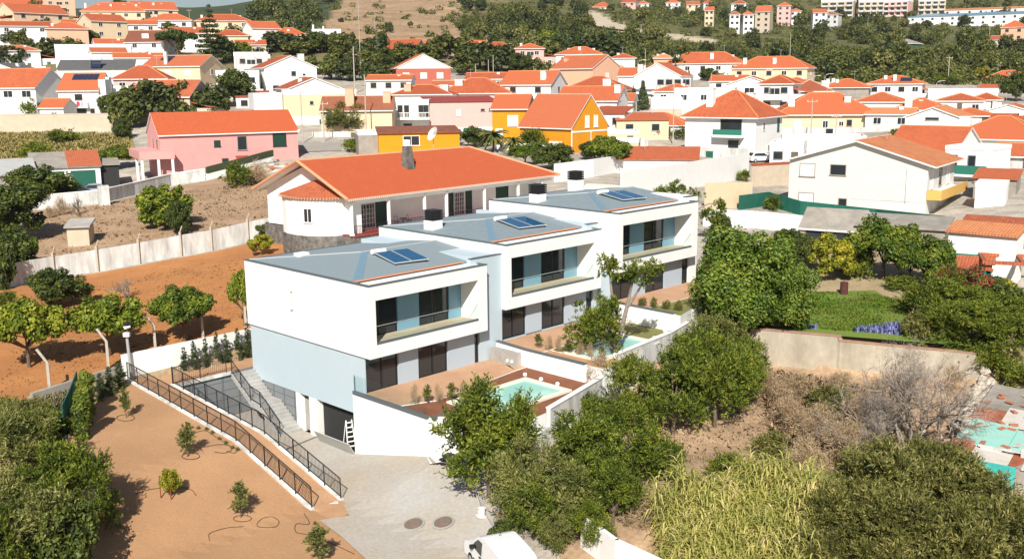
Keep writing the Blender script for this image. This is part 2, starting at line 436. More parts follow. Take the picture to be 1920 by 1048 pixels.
# ------------------------------------------------------------------ ground sheet
def in_poly(px, py, poly):
    c = np.zeros(len(px), bool); n = len(poly)
    for i in range(n):
        x0, y0 = poly[i]; x1, y1 = poly[(i + 1) % n]
        if y0 == y1: continue
        k = ((y0 > py) != (y1 > py)) & (px < (x1 - x0) * (py - y0) / (y1 - y0) + x0)
        c ^= k
    return c
def build_ground():
    na, nr = 300, 400
    ang = np.linspace(-R(58), R(58), na); rr = np.geomspace(24, 5400, nr)
    A, D = np.meshgrid(ang, rr)
    X = (np.sin(A) * D).ravel(); Y = (np.cos(A) * D).ravel()
    Y = np.maximum(Y, 12.0)
    Z = terr(X, Y)
    # small bumps of the natural hill sides
    far = np.clip((Y - 300) / 300, 0, 1)
    Z = Z + far * (np.sin(X / 37 + 1.3) * np.cos(Y / 53) * 2.0 + np.sin(X / 13 + Y / 17) * 0.5)
    me = bpy.data.meshes.new('ground')
    i = np.arange(nr * na).reshape(nr, na)
    q = np.stack([i[:-1, :-1], i[:-1, 1:], i[1:, 1:], i[1:, :-1]], -1).reshape(-1, 4)
    me.vertices.add(len(X)); me.vertices.foreach_set('co', np.stack([X, Y, Z], -1).ravel())
    me.loops.add(q.size); me.loops.foreach_set('vertex_index', q.ravel())
    me.polygons.add(len(q)); me.polygons.foreach_set('loop_start', np.arange(len(q)) * 4)
    px, py = project(X, Y, Z)
    colr = np.empty((len(X), 4)); colr[:, 3] = 1
    colr[:, :3] = (0.38, 0.34, 0.285)
    def setc(mask, c): colr[mask, :3] = c
    setc(Y > 290, (0.17, 0.145, 0.07))
    setc((Y > 330) & (px > 960), (0.115, 0.11, 0.045))
    setc(in_poly(px, py, [(560, 95), (600, 55), (690, -60), (880, -60), (860, 50), (900, 110), (700, 108)]) & (Y > 320), (0.33, 0.225, 0.135))
    setc(in_poly(px, py, [(1080, 25), (1110, 20), (1190, 55), (1350, 75), (1340, 85), (1160, 62)]) & (Y > 330), (0.46, 0.38, 0.27))
    setc((px < 640) & (Y > 420) & (colr[:, 0] < .3), (0.055, 0.07, 0.034))
    setc(Y > 1300, (0.07, 0.085, 0.045))
    setc((Y < 75) & (X > 2), (0.37, 0.255, 0.16))
    setc((Y < 75) & (X < -8), (0.30, 0.22, 0.13))
    setc((px > 590) & (px < 1060) & (py > 390) & (py < 500) & (Y > 70) & (Y < 115), (0.62, 0.58, 0.50))
    ca = me.color_attributes.new('ground', 'FLOAT_COLOR', 'POINT')
    ca.data.foreach_set('color', colr.ravel())
    me.materials.append(vcol_mat('ground_soil'))
    me.polygons.foreach_set('use_smooth', [True] * len(q))
    me.update(); me.validate()
    return tag(link('ground', me), kind='structure')
build_ground()
def patch(name, poly, m, zf=None, off=0.06, step=1.6, kind='structure', skirt=0.0):
    """a sheet of ground cut to a plan polygon, laid over the terrain"""
    bm = bmesh.new()
    f = bm.faces.new([bm.verts.new((p[0], p[1], 0)) for p in poly])
    xs = [p[0] for p in poly]; ys = [p[1] for p in poly]
    for ax, lo, hi in ((0, min(xs), max(xs)), (1, min(ys), max(ys))):
        n = int((hi - lo) / step)
        for k in range(1, n + 1):
            c = [0, 0, 0]; c[ax] = lo + (hi - lo) * k / (n + 1)
            no = [0, 0, 0]; no[ax] = 1
            bmesh.ops.bisect_plane(bm, geom=bm.verts[:] + bm.edges[:] + bm.faces[:], plane_co=c, plane_no=no)
    X = np.array([v.co.x for v in bm.verts]); Y = np.array([v.co.y for v in bm.verts])
    Z = terr(X, Y) if zf is None else zf(X, Y)
    for v, z in zip(bm.verts, Z): v.co.z = z + off
    bmesh.ops.recalc_face_normals(bm, faces=bm.faces)
    if sum(f.normal.z for f in bm.faces) < 0: bmesh.ops.reverse_faces(bm, faces=bm.faces)
    me = bpy.data.meshes.new(name); bm.to_mesh(me); bm.free()
    me.materials.append(m)
    o = link(name, me); o['kind'] = kind
    return o
# ------------------------------------------------------------------ sheets of open ground
def ppx(pts): return [tuple(at(*q)[:2]) for q in pts]
patch('orchard_soil', ppx([(-60, 760), (60, 752), (140, 726), (232, 697), (300, 668), (470, 620), (560, 560), (560, 455), (468, 457), (345, 483), (265, 498), (160, 516), (40, 537), (-80, 560)]), orange_soil, None, .05, 1.5)
patch('dry_lot', ppx([(-80, 548), (40, 529), (100, 518), (160, 508), (265, 490), (345, 475), (400, 465), (530, 436), (535, 350), (470, 322), (320, 352), (250, 370), (190, 385), (60, 396), (-90, 420)]), dry_lot, None, .05, 2.0)
patch('dry_field', ppx([(-120, 320), (-120, 252), (245, 250), (260, 300), (60, 300)]), dry_grass_g, None, .08, 4.0)
patch('lawn', [(16.75, 68.6), (22.1, 66.45), (26.1, 64.9), (30.4, 63.3)] + ppx([(1730, 600), (1640, 545), (1470, 548), (1425, 610)]), lawn_m, lambda X, Y: np.maximum(terr(X, Y), 4.62 + np.clip((Y - GW0[1]) - (X - GW0[0]) * (GW1[1] - GW0[1]) / (GW1[0] - GW0[0]), 0, 15) * 0.06), .04, 1.2)
patch('yard_paving', ppx([(560, 470), (700, 470), (830, 428), (1010, 398), (1180, 385), (1180, 350), (1100, 345), (1050, 395), (720, 450)]), mat('pale_yard', (.72, .67, .58), .9, .05, .5), None, .06, 2.0)
patch('street', ppx([(70, 388), (190, 377), (320, 343), (470, 310), (556, 287), (640, 284), (640, 268), (540, 268), (380, 318), (190, 352), (60, 372)]), mat('street_asphalt', (.34, .31, .27), .95, .08, .6), None, .09, 3.0)
patch('hill_road', ppx([(1095, 30), (1112, 24), (1150, 45), (1200, 56), (1190, 62), (1120, 52)]), mat('hill_dirt_road', (.50, .42, .31), .95, .08, .1), None, .6, 5.0)
patch('kitchen_garden', ppx([(1440, 600), (1480, 470), (1560, 452), (1770, 458), (1800, 560), (1740, 600), (1640, 546), (1480, 548)]), mat('garden_earth', (.40, .30, .19), 1.0, .1, .5, bump=.4, c2=(.26, .21, .11), fine=4.0), None, .02, 1.5)
patch('bank', ppx([(1720, 660), (1740, 600), (1800, 570), (1990, 600), (1990, 740), (1860, 720)]), mat('bank_earth', (.30, .22, .13), 1.0, .1, .5, bump=.4, c2=(.16, .15, .06), fine=4.0), None, .06, 1.5)
# ------------------------------------------------------------------ the three villas
def bar(mb, p0, p1, wd, hh, mi=0):
    """a flat bar between two points: wd across in plan, hh upwards"""
    p0 = Vector(p0); p1 = Vector(p1); d = (p1 - p0)
    s = Vector((-d.y, d.x, 0)); s = s.normalized() * wd / 2 if s.length > 1e-6 else Vector((wd / 2, 0, 0))
    z = Vector((0, 0, hh))
    return mb.hexa([p0 - s, p1 - s, p1 + s, p0 + s, p0 - s + z, p1 - s + z, p1 + s + z, p0 + s + z], mi)
blue_panel = mat('blue_wall_panel', (0.20, 0.36, 0.46), 0.45, 0.03, 1.0)
beige_floor = mat('beige_balcony_tiles', (0.50, 0.42, 0.30), 0.8, 0.05, 1.5)
copper = mat('terracotta_gutter', (0.52, 0.25, 0.15), 0.6, 0.05, 2.0)
zinc_blue = mat('blue_zinc_flashing', (0.165, 0.265, 0.345), 0.45, 0.03, 1.0)
zinc_pale = mat('pale_zinc_flashing', (0.42, 0.45, 0.46), 0.5, 0.03, 1.0)
collector = mat('blue_solar_glass', (0.01, 0.085, 0.19), 0.12, 0.06, 2.0, spec=0.7)
pv_dark = mat('dark_solar_glass', (0.02, 0.03, 0.06), 0.12, 0.0, spec=0.6)
def glazed(name, parent, u0, u1, z0, z1, v, panes=2, dep=0.06):
    """a sliding glass door in the u-z plane facing -v: frame with a pane per leaf"""
    fr = MB()
    for a, b, c, d in ((u0, u1, z1 - .06, z1), (u0, u1, z0, z0 + .06)): fr.box(a, b, v - dep, v + .02, c, d)
    wl = (u1 - u0) / panes
    for k in range(panes + 1):
        x = u0 + k * wl; x = min(max(x, u0 + .04), u1 - .04)
        fr.box(x - .04, x + .04, v - dep - .002, v + .02, z0 + .06, z1 - .06)
    f = part(name, fr, black_metal, parent)
    for k in range(panes):
        a, b = u0 + k * wl + .08, u0 + (k + 1) * wl - .08
        p = MB().box(a, b, v - .02 - .012 * k, v - .01 - .012 * k, z0 + .06, z1 - .06)
        part('pane', p, dark_pane, f)
    return f
def villa(idx, u0, v0, z0, b, B, label):
    H, D = 4.255, 13.2
    x, y = V(u0, v0)
    r = thing('villa', label, 'house', (x, y, z0), VANG, 'new flat-topped villas in a stepped row')
    m = MB()
    m.box(0, b, 0, 1.75, 0, .76); m.box(0, b, 0, 1.75, 3.39, 4.15)
    m.box(0, .5, 0, 1.75, .76, 3.39); m.box(b - .77, b, 0, 1.75, .76, 3.39)
    m.box(.35, b, 1.75, D, 0, 3.6)
    if idx == 0:
        m.box(0, .35, 1.75, 7.76, 0, 3.6); m.box(0, .35, 8.04, D, 0, 3.6)
        m.box(0, .35, 7.76, 8.04, 0, 1.68); m.box(0, .35, 7.76, 8.04, 2.9, 3.6)
    else: m.box(0, .35, 1.75, D, 0, 3.6)
    part('upper_storey', m, white, r)
    p = MB()
    p.box(0, b, 0, .2, 4.15, H); p.box(0, .2, .2, 1.75, 4.15, H); p.box(b - .2, b, .2, .74, 4.15, H)
    p.box(0, .2, 1.75, D, 3.6, H); p.box(.2, B, D - .2, D, 3.6, H)
    part('parapet', p, white, r)
    c = MB()
    c.box(-.03, b + .03, -.03, .23, H, H + .06); c.box(-.03, .23, .23, D - .23, H, H + .06)
    c.box(b - .23, b + .001, .23, .72, H, H + .06); c.box(-.03, B, D - .23, D + .03, H, H + .06)
    c.box(b - .72, B, .72, .98, H + .332, H + .39)
    part('parapet_cap', c, cap_grey, r)
    s = MB(); s.box(b + .002, B, .75, D - .2, -2.3, H + .33); s.box(b - .7, b, .75, .95, 4.16, H + .33)
    part('set_back_wall', s, pale_blue if idx < 2 else white, r)
    # lower storey
    zt = -2.24
    l = MB(); l.box(.12, b - .1, .92, D - .1, -3.68, -.004)
    l.box(.12, b - .1, .85, .92, -3.68, zt)
    part('lower_storey', l, pale_blue, r)
    so_ = MB(); so_.box(.01, b - .01, .02, D - .02, -.03, -.003)
    part('soffit', so_, zinc_pale, r)
    for a, e in ((2.66, 4.2), (6.63, 8.95)):
        q = MB(); q.box(a, e, .75, .92, zt, -.03); part('wall_panel', q, blue_grey, r)
    q = MB(); q.box(.12, .2, .75, .92, zt, -.03); part('wall_panel', q, pale_blue, r)
    glazed('glass_door', r, .2, 2.6, zt, -.03, .9); glazed('glass_door', r, 4.24, 6.6, zt, -.03, .9)
    glazed('glass_door', r, 8.98, b - .1, zt, -.03, .9, 1)
    # balcony
    f = MB(); f.box(.5, b - .77, .14, 1.75, .76, .80); part('balcony_floor', f, beige_floor, r)
    e = MB(); e.box(.5, b - .77, .0, .13, .765, .90); part('balcony_edge', e, cap_grey, r)
    g = part('balustrade', MB().box(.52, b - .79, .055, .067, .90, 1.85), clear, r)
    part('glass_rail', MB().box(.52, b - .79, .05, .072, 1.85, 1.875), zinc_pale, g)
    for a, e in ((3.4, 5.1), (7.6, b - .77)):
        part('wall_panel', MB().box(a, e, 1.62, 1.748, .80, 3.39), blue_panel, r)
    glazed('glass_door', r, .5, 3.36, .80, 3.39, 1.74, 2); glazed('glass_door', r, 5.14, 7.56, .80, 3.39, 1.74, 2)
    # hipped roof of flat grey tiles
    zr, ze, zb = 4.84, 4.3, 3.6
    A = [(.24, 1.86, ze), (B - .02, 1.86, ze), (B - .02, D - .25, ze), (.24, D - .25, ze)]
    ra, rb = (5.0, 7.1, zr), (B - .02, 7.1, zr)
    k = MB(); k.face([A[0], A[1], rb, ra]); k.face([A[2], A[3], ra, rb]); k.face([A[3], A[0], ra]); k.face([A[1], A[2], rb])
    lo = [(x_, y_, zb) for x_, y_, _ in A]
    for i in range(4): k.face([lo[i], lo[(i + 1) % 4], A[(i + 1) % 4], A[i]])
    roof = part('roof', k, grey_tile, r)
    h = MB(); a0, a1 = Vector(A[0]), Vector(ra); sd_ = Vector((.5, 0, 0)); up_ = Vector((0, 0, .012))
    h.face([a0 + up_ + Vector((.12, .03, 0)), a0 + sd_ * 1.6 + up_ + Vector((0, .02, .006)), a1 + sd_ + up_ - Vector((0, .02, 0)), a1 + up_])
    part('hip_flashing', h, zinc_blue, roof)
    h = MB(); bar(h, Vector(A[3]) + Vector((0, 0, .0)), ra, .14, .05); part('hip_flashing', h, zinc_pale, roof)
    h = MB(); bar(h, ra, rb, .16, .045); part('ridge_cap', h, zinc_pale, roof)
    gt = MB(); gt.box(.3, b - .55, 1.72, 1.85, 4.24, 4.33); part('gutter', gt, copper, r)
    return r
VZ = 6.16
VU = [(0, 0, VZ, 9.42, 11.48), (11.5, .35, VZ + .92, 9.72, 10.24), (21.76, -.8, VZ + 2.05, 9.86, 10.9)]
vl = []
for i, lab in enumerate(('white villa nearest the garage ramp, with a pale blue lower storey', 'middle one of the three white villas, over the second pool', 'white villa at the top of the row, behind the olive trees')):
    vl.append(villa(i, *VU[i], lab))
# slot window, basement, garage of the first villa
r0 = vl[0]
sw = part('slot_window', MB().box(.22, .30, 7.76, 8.04, 1.68, 2.9), dark_pane, r0)  # dark pane puts the shade of the recess into its colour
part('sill', MB().box(-.03, .22, 7.74, 8.06, 1.645, 1.68), zinc_pale, sw)
b0 = MB()
b0.box(.12, .6, 7.7, 8.12, -6.3, -3.685); b0.box(.12, .6, 5.83, 6.65, -6.3, -3.685)
part('garage_pillar', b0, white, r0)
part('garage_door', MB().box(.5, .58, 6.652, 7.698, -6.16, -3.685), conc_grey, r0, label='grey side door between two white pillars')
part('garage_lintel', MB().box(.5, .9, 6.66, 7.69, -4.1, -3.69), black_metal, r0)
part('basement_wall', MB().box(.16, .5, 8.122, 13.1, -6.4, -3.685), tile_dark, r0)
gi = MB(); gi.box(4.6, 4.9, 1.5, 8.2, -6.3, -3.685); gi.box(.4, 4.6, 1.55, 1.83, -6.3, -3.685); gi.box(.61, .7, 1.83, 8.1, -6.28, -3.685)  # black sheet added behind the opening; its colour holds the garage's shade
part('garage_shade_fill', gi, interior, r0)
# chimneys with black slatted cowls
def chimney(parent, u, v, z0, z1, s=.95):
    c = part('chimney', MB().box(u - s / 2, u + s / 2, v - s / 2, v + s / 2, z0, z1), white, parent)
    for k in range(5):
        part('slat', MB().box(u - s / 2 - .03, u + s / 2 + .03, v - s / 2 - .03, v + s / 2 + .03, z1 + .02 + k * .15, z1 + .125 + k * .15), black_metal, c)
    part('flue', MB().box(u - s / 2 + .1, u + s / 2 - .1, v - s / 2 + .1, v + s / 2 - .1, z1, z1 + .75), interior, c)
chimney(vl[1], 1.3, 8.6, 3.6, 5.05); chimney(vl[2], 1.1, 8.9, 3.6, 5.0); chimney(vl[2], 8.6, 11.5, 3.6, 5.35)
def solar_heater(i, lab):
    u0, v0, z0, b, B = VU[i]
    x, y = V(u0 + 6.1, v0 + 4.4)
    t = thing('solar_heater', lab, 'solar panel', (x, y, z0 + 4.56), VANG - R(9), 'blue solar collectors on the villa roofs')
    for k in (0, 1):
        a = -1.25 + k * 1.27
        bx = MB().hexa([(a, -1.3, .0), (a + 1.22, -1.3, .0), (a + 1.22, 1.3, .32), (a, 1.3, .32), (a, -1.3, .07), (a + 1.22, -1.3, .07), (a + 1.22, 1.3, .39), (a, 1.3, .39)])
        o = part('collector', bx, zinc_pale, t)
        g = MB(); g.face([(a + .03, -1.27, .079), (a + 1.19, -1.27, .079), (a + 1.19, 1.27, .391), (a + .03, 1.27, .391)])
        part('pane', g, collector, o)
    fr = MB()
    for a in (-1.1, 1.1):
        bar(fr, (a, -1.25, -.35), (a, -1.21, -.35), .06, .34); bar(fr, (a, 1.2, -.05), (a, 1.24, -.05), .06, .36)
    part('frame', fr, black_metal, t)
    tk = MB().tube([(-1.3, 1.55, .38), (-.3, 1.55, .38)], .17, 10); part('tank', tk, white, t, smooth=False)
    return t
for i, lab in enumerate(('blue solar collector pair on the roof of the nearest villa', 'blue solar collector pair on the middle villa roof', 'blue solar collector pair on the far villa roof by the twin chimneys')):
    solar_heater(i, lab)
part('roof_hatch', MB().box(2.2, 3.0, 10.1, 10.7, 4.2, 4.75), white, r0)

# ------------------------------------------------------------------ gardens in front of the villas
def vpoly(pts): return [V(*p) for p in pts]
TZ = [VZ - 2.24, VZ - 2.24 + .92, VZ - 2.24 + 2.05]
def block(name, pts, z0, z1, mats, top=None, kind='structure'):
    m = MB(); m.prism(vpoly(pts), z0, z1, 0, top)
    return struct(name, m, mats)
block('terrace', [(.12, .84), (11.1, .84), (11.1, 2.1), (11.1, -2.2), (9.6, -2.3), (2.2, -3.2), (.02, -2.4)], -.3, TZ[0], [white, terra_pave], 1)
block('garden_soil', [(.02, -2.41), (2.2, -3.21), (9.6, -2.31), (11.1, -2.21), (10.9, -7.4), (4.9, -9.2), (3.9, -9.3), (.02, -4.86)], -.3, TZ[0] - .05, [white, dark_soil], 1)
block('terrace', [(11.2, .9), (21.7, .9), (21.7, -2.3), (11.2, -2.9)], -.3, TZ[1], [white, terra_pave], 1)
block('garden_soil', [(11.2, -2.91), (21.7, -2.31), (21.6, -5.9), (12.9, -8.0), (11.2, -8.1)], -.3, TZ[1] - .04, [white, path_soil], 1)
block('garden_turf', [(18.6, -2.6), (21.5, -2.35), (21.45, -5.8), (18.6, -6.6)], TZ[1] - .3, TZ[1] + .01, [white, turf_m], 1)
block('garden_turf', [(12.2, -3.0), (18.4, -2.65), (18.4, -3.9), (12.2, -3.9)], TZ[1] - .3, TZ[1] + .01, [white, turf_m], 1)
block('terrace', [(21.8, .2), (32.5, .2), (32.5, -3.4), (21.8, -3.2)], -.3, TZ[2], [white, terra_pave], 1)
block('garden_turf', [(21.8, -3.21), (32.5, -3.41), (33, -5.2), (24, -5.6), (21.8, -6.2)], -.3, TZ[2] - .03, [white, turf_m], 1)
def wall_run(name, label, pts, z0, z1, th_, m, cap=None, cat='wall', group=None, capm=None):
    """a wall along world points; z0, z1 may be numbers or lists"""
    n = len(pts)
    Z0 = z0 if hasattr(z0, '__len__') else [z0] * n
    Z1 = z1 if hasattr(z1, '__len__') else [z1] * n
    c = np.mean(np.array(pts), 0); zb = min(Z0)
    t = thing(name, label, cat, (c[0], c[1], zb), 0, group)
    w_ = MB(); k_ = MB()
    for i in range(n - 1):
        a = np.array(pts[i]) - c; b = np.array(pts[i + 1]) - c
        d = b - a; L_ = np.hypot(*d); s = np.array([-d[1], d[0]]) / L_ * th_ / 2; e = d / L_ * (th_ / 2 - .004) * (1 if i < n - 2 else 0)
        b = b + e
        q = lambda p, z: (p[0], p[1], z - zb)
        w_.hexa([q(a - s, Z0[i]), q(b - s, Z0[i + 1]), q(b + s, Z0[i + 1]), q(a + s, Z0[i]), q(a - s, Z1[i]), q(b - s, Z1[i + 1]), q(b + s, Z1[i + 1]), q(a + s, Z1[i])])
        if cap:
            s2 = s * (1 + .08 / th_)
            k_.hexa([q(a - s2, Z1[i]), q(b - s2, Z1[i + 1]), q(b + s2, Z1[i + 1]), q(a + s2, Z1[i]), q(a - s2, Z1[i] + cap), q(b - s2, Z1[i + 1] + cap), q(b + s2, Z1[i + 1] + cap), q(a + s2, Z1[i] + cap)])
    part('wall_body', w_, m, t)
    if cap: part('coping', k_, capm or cap_grey, t)
    return t
wall_run('garden_wall', 'white garden wall with dark coping between the first and second pool', vpoly([(10.85, .6), (10.75, -2.1), (10.75, -7.1)]), 3.2, [5.05, 4.98, 4.98], .22, white, .07)
wall_run('garden_wall', 'white garden wall with dark coping between the second pool and the upper lawn', vpoly([(21.55, .2), (21.5, -1.4), (21.4, -6.0)]), 4.0, 6.1, .22, white, .07)
wall_run('boundary_wall', 'long stepped white boundary wall below the villa gardens', vpoly([(-.1, -10.6), (2.2, -10.0), (4.66, -9.58)]), .8, [2.9, 3.1, 3.25], .25, white_old, .0)
wall_run('boundary_wall', 'grey and white boundary wall section below the two pools', vpoly([(4.68, -9.58), (10.57, -8.11), (13.2, -7.4)]), 1.5, 4.25, .25, white_old, .06, capm=white)
wall_run('boundary_wall', 'upper boundary wall section ending at the big green tree', vpoly([(13.22, -7.4), (20.1, -6.6), (23.2, -5.8)]), 1.8, 5.15, .25, white_old, .06, capm=white)
sb_ = thing('concrete_block', 'low grey concrete wall stub with two white lights beside the villa', 'wall', (*V(10.35, -.6), TZ[0]), VANG)
part('block', MB().box(-.25, .25, -1.2, 1.2, 0, .85), conc_grey, sb_)
for a in (-.5, -.9):
    part('light', MB().tube([(-.26, a, .3), (-.31, a, .3)], .11, 8), white, sb_)
# terrace edge of the first villa: dark slab edge, glass balustrade, white wall to the drive
ed = thing('terrace_edge', 'dark slab edge carrying a glass balustrade above the garage wall', 'balustrade', (*V(0, 0), TZ[0]), VANG)
part('edge_band', MB().box(-.1, .08, -4.95, 1.75, -.16, .02), cap_grey, ed)
part('edge_band', MB().box(.081, 2.6, -5.3, -5.12, -.2, -.02), cap_grey, ed)
for a in (-4.8, -2.95, -1.1):
    part('pane', MB().box(-.03, -.018, a, a + 1.8, .02, 1.0), clear, ed)
part('pane', MB().box(-.03, -.018, .75, 1.72, .02, 1.0), clear, ed)
part('pane', MB().box(-.017, .75, 1.712, 1.724, .02, 1.0), clear, ed)
gw_ = thing('retaining_wall', 'white retaining wall beside the garage door', 'wall', (*V(0, 0), 0), VANG)
part('wall_body', MB().box(-.02, .3, -4.9, 1.83, -.5, TZ[0] - .16), white, gw_)
part('wall_body', MB().box(-.02, 2.9, -5.2, -4.9, -.5, TZ[0] - .2), white, gw_)
def pool(u0, u1, v0, v1, z, lab):
    t = thing('swimming_pool', lab, 'swimming pool', (*V((u0 + u1) / 2, (v0 + v1) / 2), z), VANG)
    a, b = (u1 - u0) / 2, (v1 - v0) / 2
    c = MB()
    c.box(-a, a, -b, -b + .35, -.05, .07); c.box(-a, a, b - .35, b, -.05, .07); c.box(-a, -a + .35, -b + .35, b - .35, -.05, .07); c.box(a - .35, a, -b + .35, b - .35, -.05, .07)
    part('coping', c, mat('pale_coping', (.72, .68, .58), .9, .05, 1.0), t)
    part('pool_water', MB().box(-a + .35, a - .35, -b + .35, b - .35, -.04, .005), water_m, t)
pool(2.3, 8.8, -7.7, -3.9, TZ[0], 'rectangular turquoise pool in the bare soil of the first garden')
pool(12.2, 18.4, -7.0, -4.1, TZ[1], 'rectangular turquoise pool by the turf of the second garden')
lt = MB().lathe([(.13, 0), (.13, .1), (.09, .16), (.02, .17)], 8)
lm_ = lt.mesh('garden_light', [white])
for k, (a, b) in enumerate(((9.3, -3.4), (9.25, -4.8), (9.2, -6.2), (19.2, -3.1), (19.0, -6.1), (21.0, -5.5))):
    z = TZ[0] - .05 if k < 3 else TZ[1]
    tag(link('garden_light', lm_, None, (*V(a, b), z)), 'small white domed garden light beside a pool', 'garden light', 'white garden lights by the pools')

# ------------------------------------------------------------------ drive, path, sandy garden, landing and stairs
def cpt(px, py):
    z = 0.8
    for _ in range(12):
        p = pz(px, py, z); u, v = uv_of(p[0], p[1]); z = float(court_z(u, v))
    return p[0], p[1]
courtz = lambda X, Y: court_z(*uv_of(X, Y))
drive_poly = vpoly([(-5.4, 13.6), (.2, 13.6), (.2, 5.8), (.1, 1.8), (-.02, -5.0)]) + [cpt(*p) for p in ((858, 858), (868, 885), (893, 915), (905, 950), (925, 985), (975, 1060), (1010, 1140), (800, 1160), (700, 1060), (640, 1005), (598, 975), (655, 966), (640, 940))]
patch('driveway', drive_poly, concrete, courtz, 0.0, 0.9)
kb = [cpt(*p) for p in ((868, 885), (893, 915), (905, 950), (925, 985), (975, 1060))]
wall_run('kerb', 'pale curved kerb along the drive below the big olive tree', kb, [1.2] * 5, [float(courtz(*p)) + .12 for p in kb], .15, conc_grey, 0, 'kerb')
patch('garden_path', vpoly([(-5.5, 13.6), (-5.5, -4.3), (-5.2, -6.2), (-7.25, -6.0), (-7.25, 16.2), (-5.5, 16.2)]), path_soil, lambda X, Y: sand_z(uv_of(X, Y)[1]), 0.02, 1.2)
patch('sandy_garden', vpoly([(-7.25, 16.4), (-7.25, -5.0), (-7.0, -8.5), (-4.2, -9.6), (-1.6, -12), (0, -16), (-8, -24), (-21, -24), (-20, 3), (-14.5, 15)]), sand, lambda X, Y: np.maximum(sand_z(uv_of(X, Y)[1]), 0.2), 0.045, 0.8)
block('garden_strip', [(-5.5, 13.6), (14, 13.6), (14, 16.3), (-5.5, 16.3)], -.3, 3.02, [tile_dark, path_soil], 1)
part('landing_edge', MB().box(-5.5, -1.2, 13.45, 13.6, 2.85, 3.06), white_old, None, (*V(0, 0), 0), VANG)['kind'] = 'structure'
rw_ = thing('retaining_wall', 'sloping concrete retaining wall between the sand path and the sunken drive', 'wall', (*V(-5.45, 0), 0), VANG)
wb = MB(); n_ = 26
for k in range(n_):
    a = -4.3 + 17.9 * k / n_; b = -4.3 + 17.9 * (k + 1) / n_
    za, zb_ = float(sand_z(a)) + .08, float(sand_z(b)) + .08
    wb.hexa([(-.12, a, -.5), (.12, a, -.5), (.12, b, -.5), (-.12, b, -.5), (-.12, a, za), (.12, a, za), (.12, b, zb_), (-.12, b, zb_)])
part('wall_body', wb, white_old, rw_)
kr = thing('kerb', 'long pale concrete kerb under the outer black railing', 'kerb', (*V(-7.25, 0), 0), VANG)
wb = MB(); n_ = 26
for k in range(n_):
    a = -4.3 + 20.2 * k / n_; b = -4.3 + 20.2 * (k + 1) / n_
    za, zb_ = float(sand_z(a)) + .16, float(sand_z(b)) + .16
    wb.hexa([(-.11, a, -.2), (.11, a, -.2), (.11, b, -.2), (-.11, b, -.2), (-.11, a, za), (.11, a, za), (.11, b, zb_), (-.11, b, zb_)])
part('kerb_body', wb, white_old, kr)
wall_run('boundary_wall', 'plain white wall behind the row of young cypresses', vpoly([(-7.3, 16.45), (0, 16.45), (15, 16.45)]), 2.6, 4.85, .22, white, 0)
# stairs
st = thing('staircase', 'concrete outdoor stair climbing along the tiled basement wall', 'stairs', (*V(0, 0), 0), VANG)
SV0, SV1, NS = 7.6, 13.45, 17
def stair_z(v):
    t = (v - SV0) / (SV1 - SV0)
    return 3.0 * (np.clip(t / .46, 0, 1) * .5 + np.clip((t - .60) / .40, 0, 1) * .5)
vv_ = SV0
step_m = mat('stair_concrete', (.44, .43, .41), .9, .1, 1.5, c2=(.32, .315, .30))
zs = 0.0
for k in range(NS):
    z1 = 3.02 * (k + 1) / NS
    dv = .27 if k != 8 else 1.15
    part('step', MB().hexa([(-1.55, vv_, max(z1 - .42, 0) if k else 0), (.1, vv_, max(z1 - .42, 0) if k else 0), (.1, vv_ + dv, max(z1 - .30, 0)), (-1.55, vv_ + dv, max(z1 - .30, 0)),
                            (-1.55, vv_, z1), (.1, vv_, z1), (.1, vv_ + dv, z1), (-1.55, vv_ + dv, z1)]), step_m, st)
    vv_ += dv
SEND = vv_
SZ = [(SV0, .05), (SV0 + 8 * .27, 1.5), (SV0 + 8 * .27 + 1.15, 1.68), (SEND, 3.02)]
# railings: rails, posts and every bar
def railing(lab, pts, h=1.1, gap=.13, post=1.45, kind='railing', bars=None):
    """pts: list of world (x, y, z) of the foot line"""
    P = [Vector(p) for p in pts]
    c = P[0].copy()
    t = thing('railing', lab, 'railing', c, 0, 'black metal railings round the sunken drive')
    up = Vector((0, 0, 1))
    for nm, z, wd in (('top_rail', h, .05), ('bottom_rail', .12, .035)):
        m = MB()
        for a, b in zip(P[:-1], P[1:]): bar(m, a - c + up * z, b - c + up * z, wd, .035)
        part(nm, m, black_metal, t)
    bm_ = MB().box(-.007, .007, -.007, .007, .12, h).mesh('bar', [black_metal])
    pm_ = MB().box(-.022, .022, -.022, .022, -.05, h + .02).mesh('post', [black_metal])
    for a, b in zip(P[:-1], P[1:]):
        L_ = (b - a).length; n = max(1, round(L_ / gap)); npst = max(1, round(L_ / post))
        ang = math.atan2(b.y - a.y, b.x - a.x)
        for k in range(npst + (1 if b is P[-1] else 0)): link('post', pm_, t, a - c + (b - a) * (k / npst), ang)
        for k in range(1, n): link('bar', bm_, t, a - c + (b - a) * (k / n), ang)
    return t
railing('outer black railing on the kerb along the sandy garden', [(*V(-7.25, v), float(sand_z(v)) + .15) for v in (15.9, 9, 2.88, -4.2)])
railing('inner black railing on the wall between path and drive', [(*V(-5.45, v), float(sand_z(v)) + .08) for v in (13.5, 8, 2.88, -4.2)])
railing('short level railing at the landing edge before the young cypresses', [(*V(-5.4, 13.5), 3.06), (*V(-1.65, 13.5), 3.06)], gap=.14, post=1.9)
railing('black handrail going down the concrete stair', [(*V(-1.5, v), z) for v, z in reversed(SZ)], h=.95)
gr_ = MB(); bar(gr_, (0, 0, 0), tuple(np.array(cpt(602, 815)) - np.array(cpt(530, 845))) + (0,), .16, .012)
p_ = cpt(530, 845)
tag(part('drain_grating', gr_, cap_grey, None, (*p_, float(courtz(*p_)) + .005)), 'long dark drain grating across the foot of the drive', 'drain')
